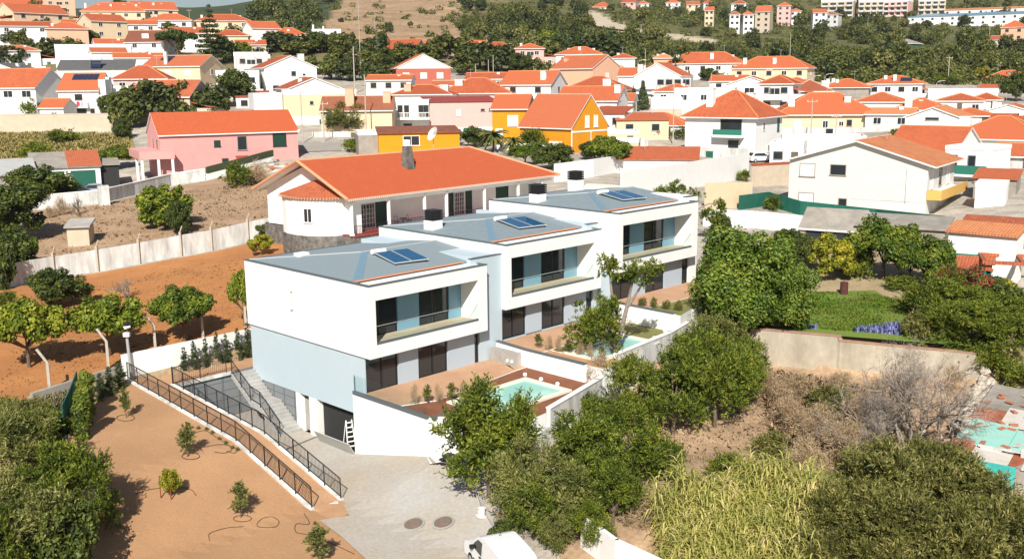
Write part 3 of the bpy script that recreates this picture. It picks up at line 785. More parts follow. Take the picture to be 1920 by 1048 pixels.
mh = MB().lathe([(.46, 0), (.46, .012)], 20); mhr = MB().lathe([(.58, 0), (.58, .008)], 20)
for k, (px, py) in enumerate(((775, 983), (831, 980))):
    p_ = cpt(px, py)
    t = thing('manhole_cover', ('rusty round manhole cover, the one farther from the van', 'rusty round manhole cover, the one nearer the van')[k], 'manhole cover', (*p_, float(courtz(*p_)) + .045), 0, 'manhole covers in the drive')
    e_ = .2; zx_ = float(courtz(p_[0] + e_, p_[1]) - courtz(p_[0] - e_, p_[1])) / .4; zy_ = float(courtz(p_[0], p_[1] + e_) - courtz(p_[0], p_[1] - e_)) / .4
    t.rotation_euler = Vector((-zx_, -zy_, 1)).to_track_quat('Z', 'Y').to_euler()
    part('rim', mhr, conc_grey, t); o = part('lid', mh, mat('rusty_iron', (.21, .155, .125), .9, .15, 5.0), t, (0, 0, .004))
p_ = cpt(616, 944)
tag(part('paving_slab', MB().box(-.5, .5, -.22, .22, 0, .06), white_old, None, (*p_, float(courtz(*p_)) + .03), .15), 'white concrete slab lying on the end of the sand path', 'slab')
# ------------------------------------------------------------------ houses
WCACHE = {}
def win_mesh(style, w_, h_):
    key = (style, round(w_, 1), round(h_, 1))
    if key in WCACHE: return WCACHE[key]
    w_, h_ = key[1], key[2]
    fr = MB(); t = .08
    fr.box(-w_ / 2, w_ / 2, -.06, .02, h_ - t, h_); fr.box(-w_ / 2 - .06, w_ / 2 + .06, -.12, .02, -.06, t * .6)
    fr.box(-w_ / 2, -w_ / 2 + t, -.06, .02, t * .6, h_ - t); fr.box(w_ / 2 - t, w_ / 2, -.06, .02, t * .6, h_ - t)
    if style == 'glass' and w_ > .8: fr.box(-.03, .03, -.05, .02, t * .6, h_ - t)
    pn = MB()
    pn.box(-w_ / 2 + t, w_ / 2 - t, -.03, .01, t * .6, h_ - t)
    fm = {'glass': white, 'white': white, 'green': dark_green, 'dark': grey_render, 'door': bark, 'gdoor': green_paint, 'grey': grey_render, 'wgrey': grey_render}[style]
    pm = {'wgrey': mat('white_shutter', (.70, .70, .68), .6, .03, 3.0), 'glass': dark_pane, 'white': mat('white_shutter', (.70, .70, .68), .6, .03, 3.0), 'green': dark_green, 'dark': dark_pane, 'door': bark, 'gdoor': green_paint, 'grey': mat('grey_shutter', (.36, .36, .36), .6, .03, 3.0)}[style]
    WCACHE[key] = (fr.mesh('window_frame', [fm]), pn.mesh('window_pane', [pm]))
    return WCACHE[key]
def window(parent, x, y, z, rz, w_=1.2, h_=1.2, style='glass', nm=None):
    a, b = win_mesh(style, w_, h_)
    o = link(nm or ('door' if style in ('door', 'gdoor') else 'window'), a, parent, (x, y, z), rz)
    link('panel' if style in ('door', 'gdoor', 'green', 'white', 'grey') else 'pane', b, o)
    return o
def roof_gable(L_, D_, zr, ov, th_, axis):
    """gable roof over x in +-L/2, y in 0..D, eaves at z 0; axis = ridge direction"""
    m = MB()
    if axis == 'x':
        cs = [(-ov, 0 - zr * ov / (D_ / 2)), (D_ / 2, zr), (D_ + ov, -zr * ov / (D_ / 2))]
        f = lambda p, e: (e, p[0], p[1])
        e0, e1 = -L_ / 2 - ov * .6, L_ / 2 + ov * .6
    else:
        cs = [(-L_ / 2 - ov, -zr * ov / (L_ / 2)), (0, zr), (L_ / 2 + ov, -zr * ov / (L_ / 2))]
        f = lambda p, e: (p[0], e, p[1])
        e0, e1 = -ov * .6, D_ + ov * .6
    for (a, b) in ((cs[0], cs[1]), (cs[1], cs[2])):
        q = [f(a, e0), f(a, e1), f(b, e1), f(b, e0)]
        lo = [(p[0], p[1], p[2] - th_) for p in q]
        if (Vector(q[1]) - Vector(q[0])).cross(Vector(q[3]) - Vector(q[0])).z < 0: q = q[::-1]; lo = lo[::-1]
        m.face(q, 0); m.face(lo[::-1], 1)
        for k in range(4):
            m.face([lo[k], lo[(k + 1) % 4], q[(k + 1) % 4], q[k]], 1)
    return m, (f((cs[1][0], cs[1][1]), e0), f((cs[1][0], cs[1][1]), e1))
def roof_hip(L_, D_, zr, ov, th_):
    m = MB()
    x, y0, y1 = L_ / 2 + ov, -ov, D_ + ov
    A = [(-x, y0, 0), (x, y0, 0), (x, y1, 0), (-x, y1, 0)]
    W = y1 - y0
    if 2 * x >= W: ra, rb = (-x + W / 2, (y0 + y1) / 2, zr), (x - W / 2, (y0 + y1) / 2, zr); m.face([A[0], A[1], rb, ra]); m.face([A[1], A[2], rb]); m.face([A[2], A[3], ra, rb]); m.face([A[3], A[0], ra])
    else: ra, rb = (0, y0 + x, zr), (0, y1 - x, zr); m.face([A[0], A[1], ra]); m.face([A[1], A[2], rb, ra]); m.face([A[2], A[3], rb]); m.face([A[3], A[0], ra, rb])
    lo = [(p[0], p[1], -th_) for p in A]
    m.face(lo[::-1], 1)
    for k in range(4): m.face([lo[k], lo[(k + 1) % 4], A[(k + 1) % 4], A[k]], 1)
    rid = [(ra, rb)] + ([(A[0], ra), (A[3], ra), (A[1], rb), (A[2], rb)] if 2 * x >= W else [(A[0], ra), (A[1], ra), (A[2], rb), (A[3], rb)])
    return m, rid
mortar = mat('pale_ridge_mortar', (.62, .38, .25), .9, .1, 3.0)
def house(name, label, px, Y, wpx, d, rz, pe, pr, kind, wm, rm, win=None, chim=(), cat='house', group=None, zb=None, ov=.45, wins=None, base=None):
    """px, Y: middle of the front wall's foot; wpx, pe, pr: its width, eaves and ridge as seen; d: depth in metres"""
    L_ = wpx / F * Y / max(.35, abs(math.cos(R(rz))))
    rz = R(rz) - math.atan((px - 960) / F)         # turned as it is seen, not as the axes lie
    x = py_at(px, pe, Y)[0]
    ze = py_at(px, pe, Y)[2]
    yr = Y + (d / 2) * math.cos(rz)
    zr = py_at(px, pr, yr if kind != 'flat' else Y)[2] - ze
    cs = [(x + a * math.cos(rz) - b * math.sin(rz), Y + a * math.sin(rz) + b * math.cos(rz)) for a in (-L_ / 2, L_ / 2) for b in (0, d)]
    z0 = min(th(*c) for c in cs) - .4 if zb is None else zb
    if ze - z0 < 2.6: z0 = ze - 2.6
    he = ze - z0
    t = thing(name, label, cat, (x, Y, z0), rz, group)
    w_ = MB()
    w_.box(-L_ / 2, L_ / 2, 0, d, 0, he)
    zr = max(zr, .5)
    if kind == 'gx':
        for s in (-1, 1): w_.face([(s * L_ / 2, 0, he), (s * L_ / 2, d, he), (s * L_ / 2, d / 2, he + zr - .08)][::s])
    if kind == 'gy':
        for yy, s in ((0, 1), (d, -1)): w_.face([(-L_ / 2, yy, he), (L_ / 2, yy, he), (0, yy, he + zr - .08)][::s])
    part('wall', w_, wm, t)
    rid = []
    if kind in ('gx', 'gy'):
        m, a = roof_gable(L_, d, zr, ov, .16, kind[1]); rid = [a]
        ro = part('roof', m, [rm, white], t, (0, 0, he + .05))
    elif kind == 'hip':
        m, rid = roof_hip(L_, d, zr, ov, .16)
        ro = part('roof', m, [rm, white], t, (0, 0, he + .06))
    elif kind == 'shed':
        m = MB().hexa([(-L_ / 2 - .2, -.3, -.1), (L_ / 2 + .2, -.3, -.1), (L_ / 2 + .2, d + .2, zr - .1), (-L_ / 2 - .2, d + .2, zr - .1), (-L_ / 2 - .2, -.3, .05), (L_ / 2 + .2, -.3, .05), (L_ / 2 + .2, d + .2, zr + .05), (-L_ / 2 - .2, d + .2, zr + .05)])
        ro = part('roof', m, rm, t, (0, 0, he + .105))
    else:
        m = MB()
        m.box(-L_ / 2 - .05, L_ / 2 + .05, -.05, .25, .0, zr); m.box(-L_ / 2 - .05, L_ / 2 + .05, d - .25, d + .05, .0, zr)
        m.box(-L_ / 2 - .05, -L_ / 2 + .25, .25, d - .25, .0, zr); m.box(L_ / 2 - .25, L_ / 2 + .05, .25, d - .25, .0, zr)
        part('parapet', m, white, t, (0, 0, he + .004))
        ro = part('roof', MB().box(-L_ / 2 + .25, L_ / 2 - .25, .25, d - .25, 0, .1), rm, t, (0, 0, he + .004))
    if rid and rm in (orange_tile, old_tile, pale_tile, brown_tile):
        k = MB()
        for a, b in rid: k.tube([a, b], .13, 6)
        part('ridge_tiles', k, mortar if rm is not orange_tile else mat('ridge_orange', (.66, .24, .10), .85, .1, 4.0), ro)
    for c in chim:
        cx, cy, ch = c[0] * L_, c[1] * d, c[2]; cw = c[3] if len(c) > 3 else .7
        zt = he + zr * .4
        cm = part('chimney', MB().box(cx - cw / 2, cx + cw / 2, cy - cw / 2, cy + cw / 2, he - .2, he + zr * .6 + ch), c[4] if len(c) > 4 else white, t)
        q = MB().box(cx - cw / 2 - .08, cx + cw / 2 + .08, cy - cw / 2 - .08, cy + cw / 2 + .08, he + zr * .6 + ch, he + zr * .6 + ch + .1)
        part('chimney_cap', q, c[4] if len(c) > 4 else white, cm)
    nf = max(1, int((he - .4) // 2.7))
    if win is not None:
        nF, nS, sty = win
        rr = random.Random(label)
        for f in range(nf):
            zz = he - (nf - f) * 2.8 + 1.0
            if zz < .3: zz = .4
            for k in range(nF):
                xx = -L_ / 2 + L_ * (k + .5) / nF
                if f == 0 and k == nF // 2 and zz < 1.6 and nF > 1: window(t, xx, 0, max(zz - .95, .25), 0, 1.0, 2.1, 'door')
                else: window(t, xx, 0, zz, 0, min(1.4, L_ / nF * .6), 1.2, sty[(k + f) % len(sty)])
            for k in range(nS):
                yy = d * (k + .5) / nS
                window(t, -L_ / 2, yy, zz, -math.pi / 2, min(1.2, d / nS * .6), 1.2, sty[(k + f) % len(sty)])
                window(t, L_ / 2, yy, zz, math.pi / 2, min(1.2, d / nS * .6), 1.2, sty[(k + f + 1) % len(sty)])
    for q in wins or ():                        # (face, offset m, z from the eaves down, w, h, style)
        fc, o, z, ww, hh, stl = q
        z = he - z
        if fc == 'f': window(t, o * L_, 0, z, 0, ww, hh, stl)
        elif fc == 'l': window(t, -L_ / 2, o * d, z, -math.pi / 2, ww, hh, stl)
        else: window(t, L_ / 2, o * d, z, math.pi / 2, ww, hh, stl)
    t['L'] = L_; t['he'] = he; t['d'] = d; t['zr'] = zr
    return t
def tdim(t): 
    r = t['L'], t['d'], t['he'], t['zr']
    return r
O, OO, BR, PT = orange_tile, old_tile, brown_tile, pale_tile
G, WS, GS, DK = 'glass', 'white', 'green', 'dark'
HS = []
def H(*a, **k):
    t = house(*a, **k); HS.append(t)
    if k.get('cat', 'house') != 'house' or k.get('group') == 'small houses on the far hill': return t
    own = bool(k.get('wins')); r = random.Random(a[1] + 'x'); L_, d_, he_, zr_ = tdim(t); Y = a[3]; wm, rm = a[10], a[11]
    if r.random() < .5 and not own and he_ > 4 and a[9] != 'flat':        # a lower wing with its own roof
        s = r.choice((-1, 1)); ww = r.uniform(2.6, 4.2); wd = d_ * r.uniform(.5, .75); wh_ = he_ - r.uniform(1.6, 2.6); x0 = s * L_ / 2
        xa, xb = (x0 + .004, x0 + ww) if s > 0 else (x0 - ww, x0 - .004)
        part('wing_wall', MB().box(xa, xb, .8, .8 + wd, 0, wh_), wm, t)
        q = MB(); xo, xi = (xb + .3, xa) if s > 0 else (xa - .3, xb)
        p = [(xo, .5, wh_ + .05), (xi, .5, wh_ + 1.0), (xi, 1.1 + wd, wh_ + 1.0), (xo, 1.1 + wd, wh_ + .05)]
        if s > 0: p = [p[1], p[0], p[3], p[2]]
        q.hexa([(x, y, z) for x, y, z in p] + [(x, y, z + .14) for x, y, z in p]); part('wing_roof', q, rm, t)
        window(t, (xa + xb) / 2, .8, max(wh_ - 1.9, .5), 0, 1.1, 1.1, r.choice((G, WS, DK)))
    if r.random() < .35 and not own and he_ > 5:                         # a balcony along the front
        x0 = -L_ / 2 + r.uniform(.2, .5) * L_; x1 = min(L_ / 2 - .3, x0 + r.uniform(3, 5))
        b = part('balcony', MB().box(x0, x1, -1.3, -.004, he_ - 3.1, he_ - 2.9), white, t)
        q = MB().box(x0, x1, -1.3, -1.2, he_ - 2.899, he_ - 2.0); part('balcony_parapet', q, wm, b)
        window(t, (x0 + x1) / 2, 0, he_ - 2.85, 0, min(2.2, x1 - x0 - .6), 2.1, r.choice((G, DK)))
    if r.random() < .5 and zr_ > .6:
        x0 = r.uniform(-.3, .3) * L_
        q = MB().tube([(x0, d_ / 2, he_ + zr_ - .1), (x0, d_ / 2, he_ + zr_ + 2.0)], .035, 4); q.box(x0 - .6, x0 + .6, d_ / 2 - .02, d_ / 2 + .02, he_ + zr_ + 1.7, he_ + zr_ + 1.74)
        for e in (-.5, -.25, 0, .25, .5): q.box(x0 + e - .015, x0 + e + .015, d_ / 2 - .4, d_ / 2 + .4, he_ + zr_ + 1.741, he_ + zr_ + 1.77)
        part('antenna', q, galv, t)
    if r.random() < .55 and 150 < Y < 420:                   # the wall of its front yard
        m_ = Matrix.Translation(t.location) @ Matrix.Rotation(t.rotation_euler.z, 4, 'Z')
        e = r.uniform(3, 5); c = [m_ @ Vector((x, -e, 0)) for x in (-L_ / 2 - 1, L_ / 2 + 1)]; gz = min(th(p.x, p.y) for p in c)
        g = thing('yard_wall', 'white yard wall in front of the ' + ' '.join(a[1].split()[:9]), 'wall', (m_ @ Vector((0, -e, 0))).to_2d().to_3d() + Vector((0, 0, gz)), t.rotation_euler.z, 'white yard walls of the town')
        part('wall_body', MB().box(-L_ / 2 - 1, L_ / 2 + 1, -.1, .1, -.6, r.uniform(1.3, 2.0)), r.choice((white, white_old, white)), g)
        part('gate', MB().box(-.6, .6, -.13, -.104, .05, 1.25), r.choice((green_paint, bark, black_metal)), g)
    return t
# left, middle distance
H('house', 'white house at the left edge with a long orange roof and bare right gable', 8, 214, 100, 11, -38, 163, 130, 'gx', white, O, wins=[('f', .05, 2.2, 2.2, 1.4, G), ('f', .35, 2.2, 2.2, 1.4, G), ('f', -.25, 2.2, 2.2, 1.4, G), ('f', .2, 5.2, 2.0, 1.8, WS)])
h = H('house', 'white house with five solar panels and a laundry balcony', 146, 208, 68, 9, -22, 168, 138, 'gx', white, O, wins=[('f', .0, 2.2, 1.6, 1.3, DK), ('f', .05, 5.4, 2.0, 1.6, DK), ('f', .32, 5.8, 1.0, 2.0, DK)])
L_, d_, he_, zr_ = tdim(h)
part('balcony', MB().box(-1.9, 2.0, -1.0, -.003, he_ - 3.7, he_ - 2.6), white, h)
part('stair_tower', MB().box(L_ / 2 + .01, L_ / 2 + 1.4, .4, 3.2, 0, he_ + 1.9), white, h)
part('stair_tower', MB().box(L_ / 2 + .01, L_ / 2 + 1.0, 3.6, 5.2, 0, he_ + 2.4), white, h)
part('lower_wing', MB().box(L_ / 2 + .01, L_ / 2 + 4.2, 5.4, 9.5, 0, he_ + .6), white, h)
for k in range(5):
    c = -L_ / 2 + 2.0 + k * 1.05; sl = zr_ / (d_ / 2)
    y0, y1 = d_ / 2 - 2.0, d_ / 2 - .5
    part('solar_panel', MB().hexa([(c, y0, he_ + y0 * sl + .12), (c + .95, y0, he_ + y0 * sl + .12), (c + .95, y1, he_ + y1 * sl + .12), (c, y1, he_ + y1 * sl + .12), (c, y0, he_ + y0 * sl + .2), (c + .95, y0, he_ + y0 * sl + .2), (c + .95, y1, he_ + y1 * sl + .2), (c, y1, he_ + y1 * sl + .2)]), pv_dark, h)
for k, cm in enumerate(((.2, .5, .5), (.75, .72, .7), (.6, .05, .1), (.8, .4, .5))):
    cl = tag(part('laundry', MB().box(-.3, .3, -.02, .02, 0, .9), mat('cloth_%d' % k, cm, .9, .05, 3.0)), ['turquoise towel', 'white towel', 'red towel', 'pink towel'][k] + ' hung over the laundry balcony', 'laundry')
    cl.matrix_world = Matrix.Translation(h.location) @ Matrix.Rotation(h.rotation_euler.z, 4, 'Z') @ Matrix.Translation((-1.3 + k * .75, -1.05, he_ - 3.3))
H('house', 'small white annexe with low red roof left of the laundry-balcony house', 96, 200, 40, 6, -25, 201, 186, 'gx', white, O, wins=[('f', .1, 2.0, 1.2, 1.0, G)])
H('house', 'white house whose dark roof shows between two orange roofs at left', 62, 238, 40, 13, 50, 135, 118, 'gx', white, dark_roof, chim=[(0, .3, .6)])
h = H('house', 'long white house under a dark grey sloping roof', 180, 240, 130, 8, -6, 131, 113, 'shed', white, dark_roof)
L_, d_, he_, zr_ = tdim(h)
part('water_tank', MB().tube([(-.9, 2, he_ + 2.6), (1.2, 2, he_ + 2.6)], .65, 10), white, h)
part('solar_panel', MB().hexa([(-1.1, -.3, he_ + .4), (1.1, -.3, he_ + .4), (1.1, 2, he_ + 2.0), (-1.1, 2, he_ + 2.0), (-1.1, -.4, he_ + .5), (1.1, -.4, he_ + .5), (1.1, 1.9, he_ + 2.1), (-1.1, 1.9, he_ + 2.1)]), pv_dark, h)
H('house', 'pinkish house with an orange hip roof behind the laundry-balcony house', 262, 222, 92, 9, -12, 149, 124, 'hip', pale_pink, O, win=(3, 1, [G]))
H('house', 'cream house with orange roof, dark solar panel and grey right gable', 320, 250, 100, 12, -30, 124, 105, 'gx', cream, OO, wins=[('f', -.05, 2.4, 1.6, 1.3, WS), ('f', .28, 2.4, 1.6, 1.3, WS), ('r', .5, 2.2, 1.4, 1.5, G)], chim=[(-.4, .5, .6), (-.12, .1, 1.8)])
L_, d_, he_, zr_ = tdim(HS[-1]); sl = zr_ / (d_ / 2)
part('solar_panel', MB().hexa([(-4.5, 3.2, he_ + 3.2 * sl + .12), (-1.6, 3.2, he_ + 3.2 * sl + .12), (-1.6, 5.4, he_ + 5.4 * sl + .12), (-4.5, 5.4, he_ + 5.4 * sl + .12), (-4.5, 3.2, he_ + 3.2 * sl + .22), (-1.6, 3.2, he_ + 3.2 * sl + .22), (-1.6, 5.4, he_ + 5.4 * sl + .22), (-4.5, 5.4, he_ + 5.4 * sl + .22)]), pv_dark, HS[-1])
H('house', 'low house with weathered orange roof and brown gable behind the thicket', 298, 192, 105, 9, -30, 180, 151, 'gx', tan, OO, chim=[(-.05, .5, .3), (.3, .3, .6, .9, peach)])
# upper left slope
H('house', 'topmost white house at the left edge with long orange roof', 22, 372, 90, 10, -8, 10, 0, 'gx', white, O, win=(4, 1, [G]))
H('house', 'cream house with left gable on the upper slope', 78, 352, 92, 12, 28, 25, 9, 'gx', cream, O, win=(3, 1, [G, DK]), chim=[(.1, .4, .4)])
H('house', 'plain peach block at the top left corner', 109, 405, 55, 11, 0, 0, -4, 'flat', peach, dark_roof, win=(2, 1, [G]))
H('house', 'long cream terrace under orange roof with a row of white chimneys', 212, 372, 108, 11, -10, 22, 6, 'hip', cream, O, win=(5, 1, [G, DK]), chim=[(-.45, .3, .9), (-.25, .4, .6), (-.05, .3, .6), (.15, .4, .6), (.35, .3, .6)])
H('house', 'cream terrace end with orange roof beside the chimney row', 292, 385, 76, 11, 12, 18, 4, 'gx', cream, O, win=(3, 1, [DK]), chim=[(-.3, .4, .5), (0, .3, .6), (.2, .4, .6)])
H('house', 'big blank peach wall under a thin orange roof', 126, 318, 70, 9, 0, 55, 43, 'hip', peach, O, chim=[(-.35, .2, .4)])
H('house', 'white house with flat orange roof left of the blank peach wall', 45, 330, 88, 9, -5, 49, 41, 'gx', white, O, win=(3, 1, [G]))
H('house', 'cream house with left gable below the chimney terrace', 205, 338, 62, 10, 25, 40, 28, 'gx', cream, O, win=(2, 1, [G]))
H('house', 'white house with thin orange roof behind the grey-roofed one', 268, 330, 50, 8, 0, 46, 39, 'gx', white, O, win=(2, 1, [G]))
H('house', 'white house with broad orange hip roof near the umbrella pine', 316, 352, 78, 10, -10, 39, 27, 'hip', white, O, win=(3, 1, [G, DK]), chim=[(-.3, .3, .5)])
h = H('house', 'house with brown-grey roof and small white dormer', 270, 300, 66, 9, -22, 78, 58, 'gx', white, brown_tile, win=(2, 1, [G]))
L_, d_, he_, zr_ = tdim(h)
part('dormer', MB().prism([(-1, 1.2), (1, 1.2), (1, 4), (-1, 4)], he_ + .6, he_ + 2.2), white, h)
H('house', 'cream house with twin chimneys beside the tall araucaria', 418, 362, 96, 11, -6, 40, 28, 'hip', cream, O, win=(4, 1, [G, DK]), chim=[(-.4, .3, .6), (-.3, .5, .6), (.3, .4, .5)])
H('house', 'low orange roofed annexe below the araucaria house', 432, 332, 62, 8, -6, 68, 57, 'hip', cream, O)
H('house', 'white house with left gable and orange roof at the pergola', 500, 352, 50, 9, 22, 53, 41, 'gx', white, O)
H('house', 'orange roofed house with front slope by the pergola', 540, 346, 62, 9, -5, 67, 53, 'hip', cream, O, chim=[(.0, .3, .4)])
H('house', 'small white house with twin towers under the brown hill', 612, 405, 52, 9, 0, 62, 55, 'flat', white, dark_roof, win=(2, 1, [G]), chim=[(-.45, .2, 2.2), (-.1, .2, 1.6)])
H('house', 'flat cream building in front of the small white towers', 575, 385, 66, 9, 0, 70, 63, 'flat', cream, dark_roof, win=(2, 0, [G]))
H('house', 'low white box building beside the leaning pole', 640, 360, 76, 8, 4, 92, 87, 'flat', white, dark_roof)
# middle
h = H('house', 'house with orange roof and white and pink twin gables', 732, 318, 84, 11, -25, 97, 75, 'gx', pale_pink, O, wins=[('f', .0, 2.4, 1.4, 1.2, G)], chim=[(.1, .6, .6), (.4, .5, .5)])
H('house', 'left unit of the long orange terrace with chimneys', 820, 345, 80, 10, -4, 92, 76, 'gx', white, O, win=(4, 0, [G]), chim=[(-.3, .5, .4), (.2, .4, .5)], group='units of the long terrace below the brown hill')
H('house', 'middle unit of the long orange terrace behind the trees', 880, 343, 62, 10, -4, 90, 77, 'gx', white, O, win=(3, 0, [G]), chim=[(-.2, .5, .4), (.3, .4, .5)], group='units of the long terrace below the brown hill')
H('house', 'right unit of the long orange terrace with pale pink walls', 930, 338, 74, 10, -4, 94, 80, 'hip', pale_pink, O, win=(4, 0, [WS, G]), chim=[(-.2, .4, .4), (.35, .4, .5)], group='units of the long terrace below the brown hill')
H('house', 'white house with front-left gable, balcony and tall white chimney', 545, 232, 94, 13, 14, 126, 106, 'gy', white, O, wins=[('f', .05, 2.0, 1.1, 1.1, DK), ('f', .25, 2.0, .8, .6, G), ('f', .1, 5.6, 1.1, 1.1, DK), ('f', -.3, 5.2, 1.4, 1.2, DK), ('r', .3, 2.2, 1.4, 1.2, G)], chim=[(.3, .35, 1.4, 1.3)])
H('house', 'white house with low gable in front of the balcony house', 590, 206, 92, 12, 14, 165, 146, 'gy', white, O, wins=[('f', .1, 2.2, 1.2, 1.0, G)], chim=[(-.2, .3, .6), (.3, .6, .8, .9, grey_render)])
h = H('house', 'cream house with outdoor stair and weathered orange roof', 668, 176, 130, 9, -6, 206, 181, 'gx', cream, BR, wins=[('f', -.4, 3.0, .8, 2.2, DK), ('f', -.15, 3.2, .9, .9, DK), ('f', -.3, 6.0, 1.6, 1.6, DK)], chim=[(-.1, .2, 2.2, 1.5, peach), (.42, .3, 1.6, 1.3, peach)])
H('house', 'cream rear block with flat eaves above the outdoor-stair house', 600, 190, 132, 7, 4, 178, 168, 'flat', cream, fibre, wins=[('f', -.12, 1.8, .7, .7, DK), ('f', .3, 1.8, .7, .7, DK)])
H('house', 'windowless pale grey box between cream and white houses', 512, 196, 66, 8, 8, 206, 175, 'flat', white_old, fibre)
h = H('house', 'brick-red house with white front gable and three white shutters', 794, 250, 100, 13, 8, 127, 103, 'gy', brick_red, O, wins=[('f', -.32, 2.6, 1.6, 1.4, WS), ('f', .0, 2.6, 1.6, 1.4, WS), ('f', .3, 2.6, 1.6, 1.4, WS)])
L_, d_, he_, zr_ = tdim(h)
part('gable_panel', MB().prism([(-L_ / 2, -.05), (L_ / 2, -.05), (L_ / 2, -.004), (-L_ / 2, -.004)], he_ - .25, he_), white, h)
g = MB(); g.face([(-L_ / 2, -.04, he_), (L_ / 2, -.04, he_), (0, -.04, he_ + zr_ - .1)]); part('gable_panel', g, white, h)
H('house', 'low white house with orange roof below the brick-red house', 728, 228, 82, 9, -8, 150, 141, 'gx', white, O, win=(3, 0, [DK]), chim=[(.2, .4, .3), (.42, .5, .3)])
H('house', 'white house with two small gables under the brick-red house', 790, 208, 108, 9, -10, 178, 160, 'hip', white, O, chim=[(-.25, .2, .9, 1.4, peach), (.35, .4, .7, 1.6)])
H('house', 'large orange hip roofed house right of the brick-red house', 890, 216, 132, 12, -8, 176, 147, 'hip', pale_pink, O, win=(3, 0, [G]), chim=[(-.25, .3, .9, 1.6)])
h = H('house', 'pink house with white balcony front and dark red flat roof', 770, 186, 66, 6, -6, 192, 189, 'flat', white, red_metal, wins=[('f', -.3, 2.7, 1.0, 2.2, DK), ('f', -.12, 2.7, 1.0, 2.2, DK), ('f', .28, 2.7, 1.0, 2.2, DK), ('f', .42, 2.7, 1.0, 2.2, DK), ('f', -.1, 5.6, 1.6, 1.8, DK)])
L_, d_, he_, zr_ = tdim(h)
part('balcony', MB().box(-L_ / 2 - .8, L_ / 2 + .2, -1.4, -.003, he_ - 3.1, he_ - 2.75), white, h)
rl = MB(); rl.box(-L_ / 2 - .8, L_ / 2 + .2, -1.4, -1.34, he_ - 1.9, he_ - 1.8)
for k in range(26): rl.box(-L_ / 2 - .75 + k * .27, -L_ / 2 - .68 + k * .27, -1.39, -1.35, he_ - 2.75, he_ - 1.9)
part('balcony_railing', rl, white, h)
part('porch_wall', MB().box(-L_ / 2 - .6, L_ / 2, -1.2, -.8, 0, 1.1), white, h)
H('house', 'long pink wing beside the white balcony front', 866, 188, 128, 8, 9, 191, 183, 'shed', pale_pink, red_metal, wins=[('f', .3, 1.8, .8, .5, DK), ('f', .42, 1.8, .8, .6, DK), ('f', -.05, 2.6, .8, 1.2, WS)])
# yellow house and its neighbours
h = H('house', 'bright yellow house with steep orange roof and white trim', 1022, 163, 96, 9, -42, 236, 178, 'gx', yellow, OO, wins=[('f', .2, 4.0, 2.6, 1.6, WS), ('f', -.35, 4.0, 1.4, 1.4, WS), ('r', .42, 0.3, 1.0, 1.9, WS), ('r', .66, 0.3, 1.0, 1.9, WS)], ov=.35)
L_, d_, he_, zr_ = tdim(h)
tr = MB(); tr.box(L_ / 2, L_ / 2 + .05, 0, d_, he_ - 1.0, he_ - .75); tr.box(L_ / 2, L_ / 2 + .05, d_ * .52, d_ * .52 + .12, 0, he_ - 1.0); tr.box(L_ / 2 - .02, L_ / 2 + .06, -.06, .12, 0, he_ - .1)
part('white_trim', tr, white, h)
H('house', 'yellow and white house end with orange roof left of the steep yellow gable', 955, 172, 64, 9, -10, 203, 178, 'gx', yellow, O, wins=[('f', .1, 3.0, 1.8, 1.8, WS), ('f', -.3, 5.0, 1.2, 1.6, WS)])
h = H('garage', 'low yellow outbuilding with brown sheet roof and white window', 786, 134, 150, 7, 4, 250, 243, 'shed', yellow, brown_tile, cat='outbuilding', wins=[('f', -.1, 1.6, 2.2, 1.3, G)], ov=.2)
H('shed', 'grey concrete shed with flat fibre roof beside the yellow outbuilding', 690, 136, 36, 6, 4, 254, 250, 'flat', grey_render, fibre, cat='shed')
H('house', 'salmon house with weathered roof and white gable on the right', 1072, 258, 76, 12, -38, 128, 105, 'gx', peach, OO, wins=[('r', .5, 2.4, 1.4, 1.2, WS)], chim=[(-.35, .3, .6, .9, peach)])
H('house', 'orange roofed house with three white chimneys below the wood', 1085, 300, 84, 10, -6, 103, 89, 'hip', white, O, win=(3, 0, [G]), chim=[(-.25, .4, .5), (.0, .3, .9), (.3, .4, .4)])
H('house', 'pale pink house with solar panel among the trees', 993, 310, 52, 9, 0, 92, 82, 'hip', pale_pink, O, win=(2, 0, [G]), chim=[(-.3, .3, .6)])
H('house', 'orange roofed house with white side gable behind the yellow house', 985, 218, 92, 11, -20, 158, 134, 'gx', white, O, win=(2, 1, [DK]), chim=[(.3, .2, 1.0, 1.1)])
H('house', 'broad orange roof with satellite dish behind the yellow house', 1112, 212, 112, 11, -12, 170, 144, 'hip', white, O, win=(2, 1, [DK]), chim=[(.2, .2, .5, 1.6)])
H('house', 'orange roofed house with white verge close behind the yellow gable', 1100, 190, 110, 10, -14, 188, 163, 'gx', white, O, wins=[('f', .35, 3.4, 1.2, 2.4, DK)], chim=[(.46, .3, 1.2, 1.1)])
h = H('house', 'big white house with dark solar roof over the terrace', 1232, 240, 84, 13, -14, 142, 119, 'gy', white, O, wins=[('f', .25, 3.5, 1.8, 1.5, G), ('f', -.1, 6.0, 1.6, 1.2, G)], chim=[(-.45, .3, .8, 1.2)])
L_, d_, he_, zr_ = tdim(h)
part('glazed_balcony', MB().box(.5, L_ / 2 + 3, -2.2, -.004, he_ - 3.2, he_ - .6), white_old, h)
for k in range(4): window(h, 1.4 + k * 2.0, -2.2, he_ - 2.1, 0, 1.6, 1.2, DK)
part('canopy', MB().hexa([(-5.2, -4.2, he_ - 4.6), (-.2, -4.2, he_ - 4.6), (-.2, -.01, he_ - 3.2), (-5.2, -.01, he_ - 3.2), (-5.2, -4.2, he_ - 4.5), (-.2, -4.2, he_ - 4.5), (-.2, -.01, he_ - 3.1), (-5.2, -.01, he_ - 3.1)]), dark_roof, h)
